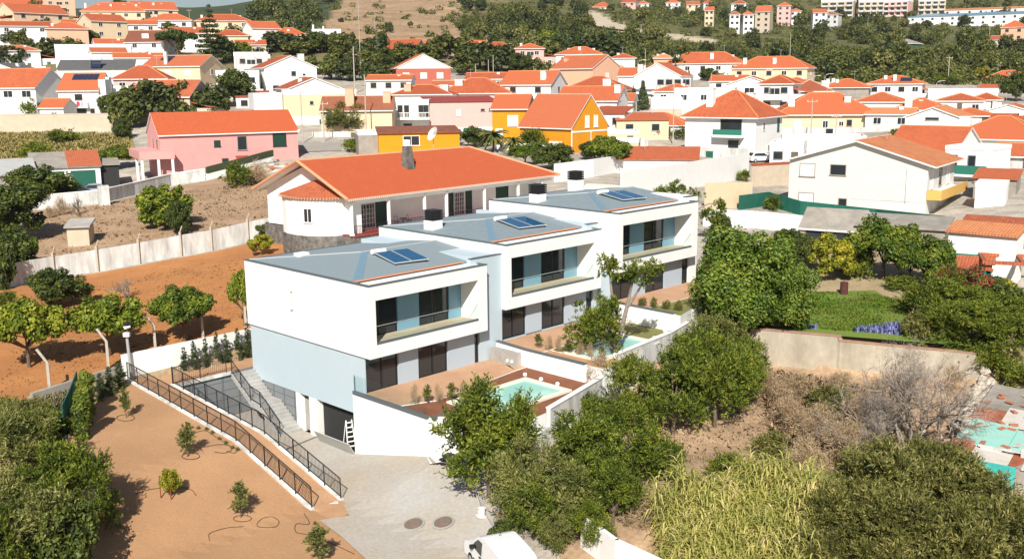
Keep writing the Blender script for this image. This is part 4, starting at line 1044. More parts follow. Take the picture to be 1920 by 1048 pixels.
part('front_wall', MB().box(-5.0, -.4, -4.0, -3.8, 0, he_ - 4.7), white, h)
H('house', 'white house with dark window and orange slope left of the solar roof house', 1185, 246, 50, 9, -6, 142, 128, 'gx', white, O, wins=[('f', .3, 2.6, 1.2, 1.4, DK)], chim=[(.4, .3, 1.2)])
H('house', 'orange roofed house with solar panel below the wood', 1148, 268, 52, 9, -4, 132, 118, 'hip', white, O, win=(2, 0, [DK]), chim=[(-.3, .2, .6)])
H('house', 'small orange roofed house with white chimney by the palm', 1168, 292, 44, 8, 0, 110, 101, 'hip', white, O, chim=[(-.2, .3, .6)])
H('house', 'salmon bungalow roof beside the palm at the foot of the wood', 1244, 300, 34, 8, 0, 110, 101, 'hip', peach, pale_tile, chim=[(-.3, .3, .3), (0, .3, .5)])
H('house', 'left half of the long orange roofed row with tall white chimneys', 1318, 288, 140, 11, -9, 120, 99, 'hip', white, O, win=(5, 0, [DK, G]), chim=[(-.35, .3, .6, .9), (.1, .2, .9, .9), (.35, .4, .4, .9)])
H('house', 'right half of the long orange roofed row ending at the wood', 1442, 276, 134, 11, -12, 129, 107, 'hip', cream, O, win=(5, 1, [DK, G]), chim=[(-.35, .2, .9, .9), (.05, .2, .8, .9)])
# white house with the orange hip roof and its yard
h = H('house', 'white two-storey house with vivid orange hip roof and green awning balcony', 1350, 160, 128, 11, -24, 221, 171, 'hip', white, O, ov=.7, chim=[(-.22, .2, 2.0, 1.1), (.12, .8, 1.2, 1.1)],
      wins=[('f', .16, 2.5, 3.6, 2.3, DK), ('f', -.38, 1.8, .6, .5, WS), ('f', .2, 5.6, 1.8, 2.2, DK), ('f', -.3, 5.6, 1.4, 1.2, WS), ('r', .3, 2.0, .8, 1.2, G), ('r', .85, 2.4, .9, 2.1, 'gdoor'), ('r', .5, 5.4, 1.0, 1.1, G)])
L_, d_, he_, zr_ = tdim(h)
part('balcony', MB().box(-.6, 4.2, -1.3, -.004, he_ - 3.0, he_ - 2.6), white, h)
aw = MB(); aw.box(-.6, 4.2, -1.3, -1.26, he_ - 2.6, he_ - 1.75); part('balcony_panel', aw, mat('green_mesh', (.03, .19, .13), .8, .1, 6.0), h)
H('house', 'low white annexe with orange mono roof in front of the green awning house', 1232, 132, 150, 6.5, -3, 300, 280, 'shed', white, O)
H('house', 'orange roofed wing with clothes line left of the green awning house', 1245, 184, 88, 8, -4, 236, 213, 'hip', white, O, wins=[('f', .1, 2.0, 1.6, 1.4, DK)])
H('house', 'grey box building behind the clothes line', 1250, 200, 56, 7, 0, 205, 183, 'flat', tan, fibre)
H('house', 'flat white house stepping up left of the hip roof chimney', 1320, 215, 110, 8, -5, 172, 165, 'flat', white, dark_roof, win=(3, 0, [G]))
H('house', 'white gabled house between the hip roof and the cream house', 1405, 224, 84, 10, -6, 158, 144, 'gy', white, O)
H('house', 'white gable with orange roof left of the cream house', 1455, 205, 60, 10, -10, 158, 142, 'hip', white, O, win=(2, 1, [DK]))
h = H('house', 'cream house with wide orange hip roof and white balcony', 1552, 184, 176, 12, 8, 216, 175, 'hip', cream, O, wins=[('f', -.3, 2.3, 1.2, 1.4, WS), ('f', -.02, 2.4, 1.0, 1.4, G), ('f', .14, 2.0, .9, .9, G), ('f', .22, 2.0, 1.0, 1.2, DK), ('f', .4, 2.2, 1.0, 1.5, G), ('f', -.1, 4.6, 1.6, 1.2, DK)], chim=[(-.36, .2, 1.2, 1.1), (.22, .3, .8, 1.1)], ov=.6)
L_, d_, he_, zr_ = tdim(h)
bl = MB(); bl.box(-L_ / 2, .5, -1.6, -.004, he_ - 3.6, he_ - 3.3)
for k in range(5): bl.box(-L_ / 2 + k * 2.0, -L_ / 2 + k * 2.0 + .25, -1.6, -1.35, he_ - 3.3, he_ - 2.4)
bl.box(-L_ / 2, .5, -1.55, -1.42, he_ - 2.5, he_ - 2.4); part('balcony', bl, white, h)
H('house', 'weathered brown-orange hip roofed house behind the cream house', 1520, 232, 76, 9, 4, 172, 151, 'hip', grey_render, OO, chim=[(.35, .3, .8, 1.6)])
H('house', 'orange hip roofed house with many white chimney pots', 1585, 238, 82, 9, -4, 165, 149, 'hip', grey_render, O, chim=[(-.4, .3, .8), (-.3, .5, .9), (-.2, .3, .7)])
H('house', 'white house with red hip roof, twin chimneys and dark solar panel', 1678, 245, 94, 10, -5, 158, 143, 'hip', white, O, win=(4, 1, [DK, G]), chim=[(-.2, .3, .8), (-.02, .2, 1.0)])
L_, d_, he_, zr_ = tdim(HS[-1])
part('solar_panel', MB().hexa([(1, 1.2, he_ + .65), (3.6, 1.2, he_ + .65), (3.6, 3, he_ + 1.4), (1, 3, he_ + 1.4), (1, 1.2, he_ + .75), (3.6, 1.2, he_ + .75), (3.6, 3, he_ + 1.5), (1, 3, he_ + 1.5)]), pv_dark, HS[-1])
H('house', 'orange hip roofed house just behind the cream house ridge', 1648, 212, 84, 9, -6, 192, 174, 'hip', white, O)
H('house', 'orange roofed house with white brick chimney tower', 1722, 200, 92, 9, -6, 207, 185, 'hip', white, O, chim=[(-.2, .1, 1.6, 1.3), (.0, .4, .5)], wins=[('f', -.3, 2.2, 1.2, 1.4, G)])
H('house', 'white house with tall pediment gable at the right', 1748, 170, 92, 11, -12, 219, 200, 'gy', white, pale_tile, wins=[('f', .0, .6, 2.2, .5, DK), ('f', .0, 2.4, 3.2, 1.6, WS)])
H('house', 'white house with twin orange hip roofs far right', 1800, 214, 80, 9, 0, 190, 176, 'hip', white, O, win=(3, 0, [G]), chim=[(-.5, .2, .4)])
H('house', 'second hip roof of the twin orange pair', 1848, 222, 54, 8, 0, 188, 175, 'hip', white, O, win=(2, 0, [G]))
H('house', 'long flat white house before the wood at right', 1805, 232, 118, 8, 0, 176, 167, 'flat', white, dark_roof, chim=[(-.45, .2, .3)])
H('house', 'white house with blue-grey gable at the right edge', 1890, 205, 64, 9, -8, 206, 195, 'gy', white, O, chim=[(-.4, .2, .8)])
H('house', 'red tiled villa among trees at the right edge', 1892, 290, 92, 11, 4, 151, 133, 'hip', brick_red, O, win=(4, 0, [DK]), chim=[(0, .3, .6, .8, grey_render)])
H('house', 'low red tiled wing below the villa among trees', 1870, 275, 64, 7, 0, 166, 159, 'shed', brick_red, O)
# right, near: big white gable house and neighbours
h = H('house', 'big white house with wide plain front gable and yellow side balcony', 1606, 111, 246, 12, -17, 303, 259, 'gy', mat('off_white_plaster', (.64, .63, .60), .9, .04, .6), pale_tile, ov=.9,
      wins=[('f', -.36, 1.9, 1.8, 1.5, 'wgrey'), ('f', -.13, 1.6, 1.8, 1.2, DK), ('f', -.36, 5.2, 1.8, 1.5, 'wgrey'), ('f', -.085, 5.6, 1.0, 1.5, DK), ('r', .15, 2.7, 1.0, 2.0, WS), ('r', .45, 2.7, 1.2, 2.0, DK), ('r', .75, 2.7, 1.2, 2.0, WS), ('r', .3, 5.7, 1.4, 1.9, WS), ('r', .6, 5.7, 1.4, 1.9, WS)])
L_, d_, he_, zr_ = tdim(h)
part('balcony', MB().box(L_ / 2 + .004, L_ / 2 + 1.5, .0, d_, he_ - 3.5, he_ - 3.2), white, h)
part('balcony_panel', MB().box(L_ / 2 + 1.42, L_ / 2 + 1.52, .0, d_, he_ - 3.75, he_ - 2.7), mat('ochre_panel', (.68, .42, .12), .8, .05, 2.0), h)
part('balcony_panel', MB().box(L_ / 2 + .01, L_ / 2 + 1.42, -.06, .03, he_ - 3.75, he_ - 2.7), mat('ochre_panel', (.68, .42, .12), .8, .05, 2.0), h)
part('drip_line', MB().box(-L_ * .02, L_ / 2, -.03, -.004, he_ - 4.12, he_ - 4.06), white_old, h)
part('drain_pipe', MB().tube([(L_ * .36, -.06, he_ - .6), (L_ * .36, -.06, he_ - 4.2)], .05, 6), white_old, h)
H('house', 'orange roof with white verge behind the big white gable', 1722, 138, 120, 12, -20, 284, 238, 'gx', white, O, wins=[('r', .5, 2.4, 1.2, 2.0, DK)])
H('house', 'orange hip roofed house with ridge tiles at the right edge', 1862, 150, 170, 12, -12, 262, 219, 'hip', white, O, wins=[('f', .1, 2.6, 1.4, 2.0, DK), ('f', .3, 2.6, 1.0, 2.0, DK)], chim=[(-.35, .3, 1.2, 1.5)])
h = H('house', 'white house with green railed balcony and stair beside the big gable', 1815, 126, 78, 7, -20, 282, 275, 'flat', white, dark_roof, wins=[('f', -.3, 2.8, 1.0, 2.2, DK), ('f', .1, 2.8, 1.0, 2.2, DK), ('f', -.2, 5.6, 1.0, 2.0, WS)])
L_, d_, he_, zr_ = tdim(h)
part('balcony_panel', MB().box(-L_ / 2, L_ / 2, -1.2, -1.15, he_ - 2.9, he_ - 1.8), mat('green_mesh', (.03, .19, .13), .8, .1, 6.0), h)
part('balcony', MB().box(-L_ / 2, L_ / 2, -1.2, -.004, he_ - 3.2, he_ - 2.9), white, h)
H('shed', 'rendered shed with orange lean-to roof by the stair', 1866, 112, 72, 5, -6, 336, 322, 'shed', grey_render, O, cat='shed')
H('shed', 'small white box shed with flat top by the old tiled roof', 1858, 106, 52, 4, -4, 352, 347, 'flat', white, fibre, cat='shed')
# far hillside
for k, (px, Y, wp, pe, pr) in enumerate(((1570, 648, 56, 4, -10), (1634, 640, 44, 4, -8), (1680, 646, 42, 4, -8), (1748, 650, 46, 2, -10))):
    t = H('apartment_block', ['leftmost far apartment block with arched balconies', 'far apartment block with arched balconies in the middle', 'far pink-walled apartment block right of the middle arches', 'far apartment block beside the long blue roof'][k], px, Y, wp, 14, (-8, 0, -12, 4)[k], pe, pr - 6, 'flat', tan if k != 2 else pale_pink, dark_roof, cat='apartment block', group='apartment blocks on the far hill')
    L_, d_, he_, zr_ = tdim(t)
    n = 4
    for f in range(int(he_ // 3)):
        zz = he_ - 3 * (f + 1)
        for q in range(n):
            x0 = -L_ / 2 + L_ * q / n + .4; x1 = -L_ / 2 + L_ * (q + 1) / n - .4
            if zz < .3: continue
            part('balcony', MB().box(x0, x1, -1.4, -.01, zz, zz + 1.0), white_old, t)
            part('opening', MB().box(x0 + .3, x1 - .3, -.05, -.01, zz + 1.0, zz + 2.4), dark_pane, t)
H('house', 'long far building with blue-grey roof and white wall', 1815, 600, 205, 14, -4, 30, 24, 'shed', white, zinc_blue, win=(12, 0, [DK]))
H('house', 'second long far building with red edge above the blue roof', 1850, 640, 150, 12, -4, 18, 14, 'shed', white, pale_tile, win=(8, 0, [DK]))
H('house', 'white far house above the bend of the hill road', 1130, 620, 36, 10, 0, 14, 5, 'hip', white, O, win=(3, 0, [DK]))
for k, (px, Y, wp, pe, pr, wm) in enumerate(((1178, 640, 26, 5, 0, pale_pink), (1205, 650, 22, 8, 2, white), (1262, 655, 26, 6, 0, white), (1300, 640, 24, 9, 3, cream), (1330, 660, 20, 7, 1, white), (1385, 640, 26, 8, 1, white), (1330, 560, 16, 20, 14, cream),
        (1378, 520, 18, 28, 22, white), (1404, 520, 18, 28, 22, white), (1430, 540, 26, 22, 12, tan), (1470, 600, 24, 12, 5, pale_pink), (1492, 610, 20, 22, 17, white), (1538, 560, 24, 24, 18, white), (1560, 590, 22, 28, 24, white_old), (1900, 430, 40, 52, 40, peach), (1868, 420, 30, 75, 68, white_old))):
    H('house', ['pink', 'first white', 'second white', 'cream', 'third white', 'fourth white', 'lone cream', 'white box', 'twin white box', 'tan', 'pale pink', 'lone white', 'orange-capped', 'low grey', 'red-roofed peach', 'low pale'][k] + ' small house scattered on the far wooded hill', px, Y, wp, 8, (k * 37) % 30 - 15, pe, pr, 'hip' if k % 3 else 'gx', wm, (O, OO)[k % 2], win=(2, 0, [DK]), group='small houses on the far hill')
h = H('house', 'narrow green house with grey hip roof in the wood', 1692, 415, 36, 8, -25, 83, 74, 'hip', mat('green_wall', (.06, .13, .07), .8, .05, 2.0), fibre, wins=[('f', 0, 1.8, .9, 1.0, G), ('f', 0, 4.4, .9, 1.0, G)])
H('house', 'white low building with palm-roof wall left of the brick-red house', 470, 262, 60, 8, 0, 106, 98, 'flat', white_old, dark_roof, win=(2, 0, [DK]))
H('house', 'flat grey roofed bungalow with solar rack left of the balcony house', 445, 224, 76, 9, -4, 140, 132, 'flat', white, fibre, win=(3, 0, [DK]), chim=[(.1, .3, .4)])
H('house', 'white wall bungalow at the back of the umbrella pine', 380, 335, 60, 8, 0, 74, 68, 'flat', white, dark_roof)
H('house', 'white low terrace under the peach wall house', 175, 296, 130, 7, -2, 90, 84, 'flat', white, dark_roof)
H('house', 'pale house above the laundry house with dormer wall', 205, 290, 60, 7, 6, 98, 90, 'gx', white, OO)

# smaller neighbours filling the streets
FL = [('white house with green shutters behind the cypress pair', 1150, 205, 70, 8, -8, 190, 176, 'gx', white, O, [GS]), ('low white annexe with orange roof under the cypress pair', 1205, 178, 96, 7, 6, 226, 214, 'shed', cream, O, [DK]),
      ('cream yard building left of the clothes line', 1165, 168, 66, 6, 4, 252, 246, 'flat', cream, fibre, [DK]), ('white house with orange roof between dark-panel house and hip roof', 1262, 222, 70, 8, -10, 172, 158, 'hip', white, O, [G]),
      ('long low white garage row before the cream house', 1545, 152, 150, 6, 4, 262, 255, 'flat', white, red_metal, [WS]), ('white yard wall house beside the white car', 1475, 146, 60, 6, -6, 276, 266, 'flat', white, fibre, [DK]),
      ('small white house left of the tall pediment gable', 1668, 180, 84, 8, -6, 214, 203, 'gx', white, PT, [G]), ('orange roofed house right of the pediment gable', 1822, 186, 90, 9, 6, 218, 203, 'hip', white, O, [G]),
      ('white house behind the green railed balcony', 1895, 176, 70, 8, -6, 226, 214, 'gx', white, O, [DK]), ('pale house with orange roof at the far right middle', 1905, 132, 80, 8, -10, 292, 270, 'gx', white_old, O, [DK]),
      ('white house with orange roof under the right row', 1365, 246, 66, 8, -6, 152, 142, 'gx', white, O, [DK]), ('white house with orange roof between right row and cream house', 1490, 246, 60, 8, -6, 156, 146, 'hip', white, O, [G]),
      ('orange roof wedge between yellow gable and cypress pair', 1140, 180, 60, 7, -14, 214, 202, 'shed', white, O, [DK]), ('tan lean-to at the foot of the yellow gable', 1165, 150, 64, 5, -4, 268, 262, 'flat', tan, fibre, [DK]),
      ('white bungalow with flat roof in front of the brick-red house', 850, 232, 80, 7, -6, 160, 152, 'gx', white, OO, [DK]), ('white house with orange roof right of the brick-red house', 915, 250, 84, 9, -6, 148, 137, 'gx', white, O, [G]),
      ('white house row left of the salmon house', 1005, 246, 60, 8, -8, 152, 140, 'gx', white, O, [G]), ('white bungalow below the umbrella pine', 262, 286, 90, 7, 0, 108, 100, 'gx', white, O, [G]),
      ('low white wall house by the araucaria foot', 365, 262, 64, 7, 0, 116, 108, 'flat', white, fibre, [DK]), ('small pale house left of the dormer house', 212, 305, 60, 7, 8, 82, 74, 'gx', white, O, [G]),
      ('white house with orange roof at the far left bend', 30, 300, 80, 8, 0, 96, 86, 'hip', white, OO, [G]), ('pale yellow house above the far left bend', 85, 345, 60, 8, 6, 62, 52, 'gx', cream, O, [G]),
      ('white house below the top left peach block', 150, 352, 60, 8, 0, 46, 38, 'gx', white, O, [G]), ('white house between chimney terrace and umbrella pine', 350, 330, 64, 8, -6, 62, 52, 'gx', white, O, [G]),
      ('pale house behind the green netting', 470, 320, 54, 8, 0, 84, 76, 'gx', cream, O, [G]), ('orange roofed cottage right of the netting', 455, 235, 50, 7, -6, 166, 154, 'gx', white, OO, [DK]),
      ('red tin roofed lean-to below the bungalow with solar rack', 472, 205, 56, 6, -4, 182, 172, 'shed', white, O, [DK])]
for (lab, px, Y, wp, d, rz_, pe, pr, kd, wm, rm, st_) in FL:
    H('house', lab, px, Y, wp, d, rz_, pe, pr, kd, wm, rm, win=(2, 1, st_), chim=[(.2, .4, .6)] if kd in ('gx', 'hip') else ())
# ------------------------------------------------------------------ white house with the long orange roof and porch
def plane_uz(px, py, o, ang, v):
    """where the ray of a pixel meets the upright plane at offset v of a building frame: (u, z)"""
    a = np.array([math.cos(ang), math.sin(ang)]); b = np.array([-a[1], a[0]])
    d = ray(px, py); oo = np.array(o) + b * v
    t = (oo @ b) / (d[:2] @ b)
    p = d[:2] * t - np.array(o)
    return float(p @ a), CZ + d[2] * t
WO, WA = (-14.2, 88.0), R(48)
stone_m = mat('dark_rubble_stone', (0.22, 0.20, 0.18), .95, .1, 2.2, bump=.8, c2=(0.07, 0.065, 0.06))
wh = thing('house', 'long white house with bright orange roof, columned porch and stone-based round bay', 'house', (*WO, 6.2), WA)
ZE, ZF = 11.75 - 6.2, 8.45 - 6.2
LW, DW = 28.8, 14.0
m = MB(); m.box(.9, LW - .8, 2.4, DW - .5, ZF, ZE + .3)
m.box(.9, 2.2, 1.0, 2.39, ZF, ZE); m.box(16.5, LW - .8, 1.2, 2.39, ZF, ZE) if False else None
m.face([(.9, 2.4, ZE + .3), (.9, DW - .5, ZE + .3), (.9, DW / 2, ZE + 2.6)][::-1]); m.face([(.9, .3, ZE), (.9, 2.4, ZE), (.9, 2.4, ZE + .6)][::-1])
m.box(.9, LW - .8, .25, .55, ZE - .55, ZE - .05)
part('wall', m, white, wh)
m = MB(); m.box(.6, LW - .4, .2, DW - .2, -1, ZF - .12); part('stone_base', m, stone_m, wh)
part('porch_floor', MB().box(.55, LW - .3, .1, 2.5, ZF - .11, ZF), red_metal, wh)
rf = MB(); ov = .0
zr_ = 3.05
A_ = [(-.2, -.1, ZE), (LW + .3, -.1, ZE), (LW + .3, DW + .3, ZE), (-.2, DW + .3, ZE)]; ra, rb = (-.2, DW / 2, ZE + zr_), (LW - 6.4, DW / 2, ZE + zr_)
rf.face([A_[0], A_[1], rb, ra]); rf.face([A_[2], A_[3], ra, rb]); rf.face([A_[1], A_[2], rb])
lo_ = [(p[0], p[1], p[2] - .16) for p in (A_[0], A_[1], A_[2], A_[3])]; rl_ = (ra[0], ra[1], ra[2] - .16); rbl = (rb[0], rb[1], rb[2] - .16)
for a, b, c, d in ((A_[0], A_[1], lo_[1], lo_[0]), (A_[1], A_[2], lo_[2], lo_[1]), (A_[2], A_[3], lo_[3], lo_[2]), (A_[3], ra, rl_, lo_[3]), (ra, A_[0], lo_[0], rl_)): rf.face([d, c, b, a], 1)
rf.face([lo_[0], rl_, rbl, lo_[1]], 1); rf.face([rl_, lo_[3], lo_[2], rbl], 1); rf.face([lo_[1], rbl, lo_[2]], 1)
bright_tile = tile_mat('bright_orange_roof_tiles', (0.58, 0.135, 0.048), (0.48, 0.105, 0.04), jitter=.35)
ro = part('roof', rf, [bright_tile, white], wh)
k = MB()
for a, b in ((ra, rb), (A_[1], rb), (A_[2], rb), (A_[0], ra), (A_[3], ra)): k.tube([a, b], .15, 6)
part('ridge_tiles', k, mat('ridge_light', (.66, .33, .18), .85, .1, 4.0), ro)
et = MB().tube([(-.0, 0, -.02), (.42, 0, .03)], .085, 6).mesh('eave_tile', [mortar])
for i in range(118):
    link('eave_tile', et, ro, (-.2 + .248 * i, -.14, ZE - .03), math.pi / 2)
ct = plane_uz(765, 326, WO, WA, 4.2)
ch = part('chimney', MB().hexa([(ct[0] - .5, 3.7, ZE + 1.3), (ct[0] + .5, 3.7, ZE + 1.3), (ct[0] + .5, 4.7, ZE + 1.5), (ct[0] - .5, 4.7, ZE + 1.5), (ct[0] - .33, 3.85, ZE + 3.9), (ct[0] + .33, 3.85, ZE + 3.9), (ct[0] + .33, 4.55, ZE + 3.9), (ct[0] - .33, 4.55, ZE + 3.9)]), stone_m, wh)
part('chimney_pot', MB().box(ct[0] - .22, ct[0] + .22, 4.0, 4.45, ZE + 3.9, ZE + 4.5), white, ch)
cm_ = MB().lathe([(.24, 0), (.24, .12), (.17, .16), (.16, 2.7), (.24, 2.78), (.26, 2.86)], 10).mesh('column', [white])
for px in (660, 730, 797, 838, 909, 972, 1016):
    u, _ = plane_uz(px, 425, WO, WA, .4)
    c = link('column', cm_, wh, (u, .4, ZF))
for px0, px1, stl in ((663, 668, 'green'), (669, 703, 'glass'), (704, 724, 'green'), (842, 850, 'green'), (851, 871, 'glass'), (873, 885, 'green'), (930, 953, 'green')):
    u0 = plane_uz(px0, 400, WO, WA, 2.4)[0]; u1 = plane_uz(px1, 400, WO, WA, 2.4)[0]
    if u0 < 2.3: u0 = 2.3
    if u1 - u0 < .3: continue
    o = window(wh, (u0 + u1) / 2, 2.4, ZF + .1, 0, u1 - u0, 2.3, stl, 'shutter' if stl == 'green' else 'window')
    if stl == 'glass':
        g = MB()
        for q in range(1, 6): x = (u1 - u0) * (q / 6 - .5); g.box(x - .02, x + .02, -.07, -.05, .1, 2.2)
        for q in range(1, 5): g.box(-(u1 - u0) / 2 + .1, (u1 - u0) / 2 - .1, -.072, -.052, 2.2 * q / 5, 2.2 * q / 5 + .03)
        part('window_grid', g, white, o)
for px0, px1 in ((664, 728), (734, 795), (842, 906)):
    u0 = plane_uz(px0, 430, WO, WA, .35)[0]; u1 = plane_uz(px1, 430, WO, WA, .35)[0]
    g = MB(); g.box(u0, u1, .33, .37, ZF + .78, ZF + .82)
    n = int((u1 - u0) / .16)
    for q in range(n): x = u0 + (u1 - u0) * (q + .5) / n; g.box(x - .012, x + .012, .34, .36, ZF, ZF + .78)
    part('porch_railing', g, black_metal, wh)
# round bay at the gable end
bc = plane_uz(585, 400, WO, WA, 4.5)
bm_ = MB(); n = 10
def bay_pts(r, cx=.9, cy=5.6): return [(cx - r * math.sin(math.pi * q / n) * .72, cy - r * math.cos(math.pi * q / n)) for q in range(n + 1)]
P_ = bay_pts(3.9); bm_.prism(P_, ZF - .1, ZE - .05); part('bay_wall', bm_, white, wh)
bm_ = MB(); bm_.prism(bay_pts(4.05), -1.5, ZF - .11); part('bay_base', bm_, stone_m, wh)
bm_ = MB(); Q_ = bay_pts(4.3); ap = (.9, 5.6, ZE + 1.35)
for q in range(n): bm_.face([(*Q_[q + 1], ZE - .02), (*Q_[q], ZE - .02), ap]); bm_.face([(*Q_[q], ZE - .04), (*Q_[q + 1], ZE - .04), (.9, 5.6, ZE - .04)])
bo = part('bay_roof', bm_, old_tile, wh)
for q in range(n):
    a, b = Q_[q], Q_[q + 1]
    for s in range(4):
        x = a[0] + (b[0] - a[0]) * (s + .5) / 4; y = a[1] + (b[1] - a[1]) * (s + .5) / 4
        link('eave_tile', et, bo, (x, y, ZE - .03), math.atan2(5.6 - y, .9 - x))
q = 3; a, b = P_[q], P_[q + 1]
o = window(wh, (a[0] + b[0]) / 2, (a[1] + b[1]) / 2, ZF + 1.1, math.atan2(b[1] - a[1], b[0] - a[0]) + math.pi, .95, 1.3, 'glass')
def patio_chair(x, y, z, rz, lab):
    t = thing('patio_chair', lab, 'chair', (x, y, z), rz, 'wrought iron chairs on the porch')
    part('seat', MB().lathe([(.22, .43), (.22, .46)], 10), black_metal, t)
    part('backrest', MB().tube([(-.2, .2, .46), (-.2, .24, .9), (0, .25, 1.0), (.2, .24, .9), (.2, .2, .46)], .02, 5), black_metal, t)
    for a, b in ((-.16, -.16), (.16, -.16), (.16, .16), (-.16, .16)): part('leg', MB().tube([(a, b, .44), (a * 1.2, b * 1.2, 0)], .018, 5), black_metal, t)
a_ = np.array([math.cos(WA), math.sin(WA)]); b_ = np.array([-a_[1], a_[0]])
for k_, (px, lab) in enumerate(((745, 'black iron chair on the porch, the one nearer the shuttered window'), (768, 'black iron chair on the porch, the one nearer the door'))):
    u, _ = plane_uz(px, 412, WO, WA, 1.4)
    p = np.array(WO) + a_ * u + b_ * 1.4
    patio_chair(p[0], p[1], 8.46, WA + .4 * k_, lab)
u, _ = plane_uz(756, 412, WO, WA, 1.4); p = np.array(WO) + a_ * u + b_ * 1.4
tb = thing('patio_table', 'small round black iron table between the porch chairs', 'table', (p[0], p[1], 8.46))
part('top', MB().lathe([(.38, .7), (.38, .74)], 12), black_metal, tb); part('leg', MB().tube([(0, 0, 0), (0, 0, .7)], .04, 6), black_metal, tb)
# ------------------------------------------------------------------ pink house on the left
ph = house('house', 'big pink house with long orange roof and columned corner porch', 432, 146, 248, 10, 13, 248, 209, 'gx', pink, bright_tile, ov=.35,
           wins=[('f', -.10, 2.0, .9, .9, 'green'), ('f', .08, 2.6, 1.4, 2.0, DK), ('f', .36, 2.3, 2.0, 1.9, 'green'), ('f', -.05, 4.6, .9, .9, 'green'), ('l', .5, 2.2, .8, 1.4, DK), ('l', .2, 2.8, 1.0, 2.0, DK)], chim=[])
L_, d_, he_, zr_ = tdim(ph)
part('verge', MB().box(L_ / 2 - .1, L_ / 2 + .26, -.35, -.2, he_ - .1, he_ + .05), white, ph)
part('balcony', MB().prism([(-L_ / 2 - 3.0, -1.2), (-L_ / 2 + 1.5, -2.2), (-L_ / 2 + 1.5, -.004), (-L_ / 2 - .004, -.004), (-L_ / 2 - .004, d_ * .8), (-L_ / 2 - 3.0, d_ * .8)], he_ - 3.3, he_ - 2.2), pink, ph)
pc_ = MB().box(-.16, .16, -.16, .16, 0, he_ - 3.305).mesh('column', [white])
for x, y in ((-L_ / 2 - 2.7, -1.0), (-L_ / 2 - .6, -1.5), (-L_ / 2 + 1.2, -1.9), (-L_ / 2 - 2.7, 3.5)): link('column', pc_, ph, (x, y, 0))
part('awning', MB().hexa([(.5, -1.1, he_ - 3.9), (2.3, -1.1, he_ - 3.9), (2.3, -.01, he_ - 3.5), (.5, -.01, he_ - 3.5), (.5, -1.1, he_ - 3.8), (2.3, -1.1, he_ - 3.8), (2.3, -.01, he_ - 3.4), (.5, -.01, he_ - 3.4)]), red_metal, ph)
# ------------------------------------------------------------------ green garage sheds at the left
gs = house('garage', 'low garage with grey and orange roof halves and two dark green doors', 124, 137, 118, 6, 2, 315, 289, 'shed', white, fibre, cat='garage', ov=.2)
L_, d_, he_, zr_ = tdim(gs)
part('tile_roof_half', MB().hexa([(.2, -.35, .06), (L_ / 2 + .2, -.35, .06), (L_ / 2 + .2, d_ + .2, zr_ + .06), (.2, d_ + .2, zr_ + .06), (.2, -.35, .16), (L_ / 2 + .2, -.35, .16), (L_ / 2 + .2, d_ + .2, zr_ + .16), (.2, d_ + .2, zr_ + .16)]), old_tile, gs, (0, 0, he_ + .105))
window(gs, -L_ * .22, 0, .3, 0, L_ * .36, he_ - .7, 'gdoor'); window(gs, L_ * .24, 0, .3, 0, L_ * .36, he_ - .7, 'gdoor')
house('shed', 'long low shed with pale grey sheet roof at the left edge', 22, 130, 84, 6, 3, 330, 303, 'shed', grey_render, mat('pale_sheet', (.42, .42, .41), .8, .08, 1.0), cat='shed')
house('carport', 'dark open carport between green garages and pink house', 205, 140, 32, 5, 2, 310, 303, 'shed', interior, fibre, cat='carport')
hut = house('hut', 'small square concrete hut standing in the dry lot', 145, float(at(145, 463)[1]), 38, 2.2, -14, 427, 423, 'shed', tan, conc_grey, cat='hut')
# ------------------------------------------------------------------ walls and fences
def tline(pts): return [tuple(at(*p)[:2]) for p in pts]
def twall(name, label, pts, h, th_, m, cap=0, cat='wall', capm=None, drop=.4, group=None):
    w3 = [at(*p) for p in pts]
    H_ = h if hasattr(h, '__len__') else [h] * len(w3)
    return wall_run(name, label, [tuple(p[:2]) for p in w3], [p[2] - drop for p in w3], [p[2] + hh for p, hh in zip(w3, H_)], th_, m, cap, cat, group, capm), w3
pw, w3 = twall('painted_wall', 'long stained white wall between the orchard and the dry lot', [(-60, 552), (40, 533), (100, 522), (160, 512), (265, 494), (345, 479), (400, 469), (468, 453), (530, 440)], 1.95, .25, white_old)
ws_ = np.array([p[:2] for p in w3]); wz_ = np.array([p[2] for p in w3])
postm = mat('post_concrete', (.46, .42, .35), .95, .1, 3.0)
wpm = MB().box(-.1, .1, -.1, .1, -.3, 2.4).tube([(0, 0, 2.35), (.22, .05, 2.95)], .06, 5).mesh('fence_post', [postm])
for k, px in enumerate((20, 107, 187, 265, 343, 400, 468)):
    X = py_at(px, 480, 95); 
    i = np.argmin(abs(np.array([project(*p)[0] for p in [(q[0], q[1], q[2]) for q in w3]]) - px))
    # point of the wall line below this pixel
    best = None
    for a, b in zip(w3[:-1], w3[1:]):
        for s in np.linspace(0, 1, 40):
            p = a + (b - a) * s; e = abs(project(*p)[0] - px)
            if best is None or e < best[0]: best = (e, p)
    p = best[1]
    tag(link('fence_post', wpm, None, (p[0] - .05, p[1] - .26, p[2] - .1)), ('first', 'second', 'third', 'fourth', 'fifth', 'sixth', 'seventh')[k] + ' concrete post from the left on the stained white wall', 'fence post', 'posts with angled tips along the stained wall')
opm = MB()
opm.hexa([(-.09, -.09, -.3), (.09, -.09, -.3), (.09, .09, -.3), (-.09, .09, -.3), (-.08, -.08, 1.9), (.08, -.08, 1.9), (.08, .08, 1.9), (-.08, .08, 1.9)])
opm.hexa([(-.08, -.08, 1.9), (.08, -.08, 1.9), (.08, .08, 1.9), (-.08, .08, 1.9), (-.58, -.07, 2.75), (-.44, -.07, 2.80), (-.44, .07, 2.80), (-.58, .07, 2.75)])
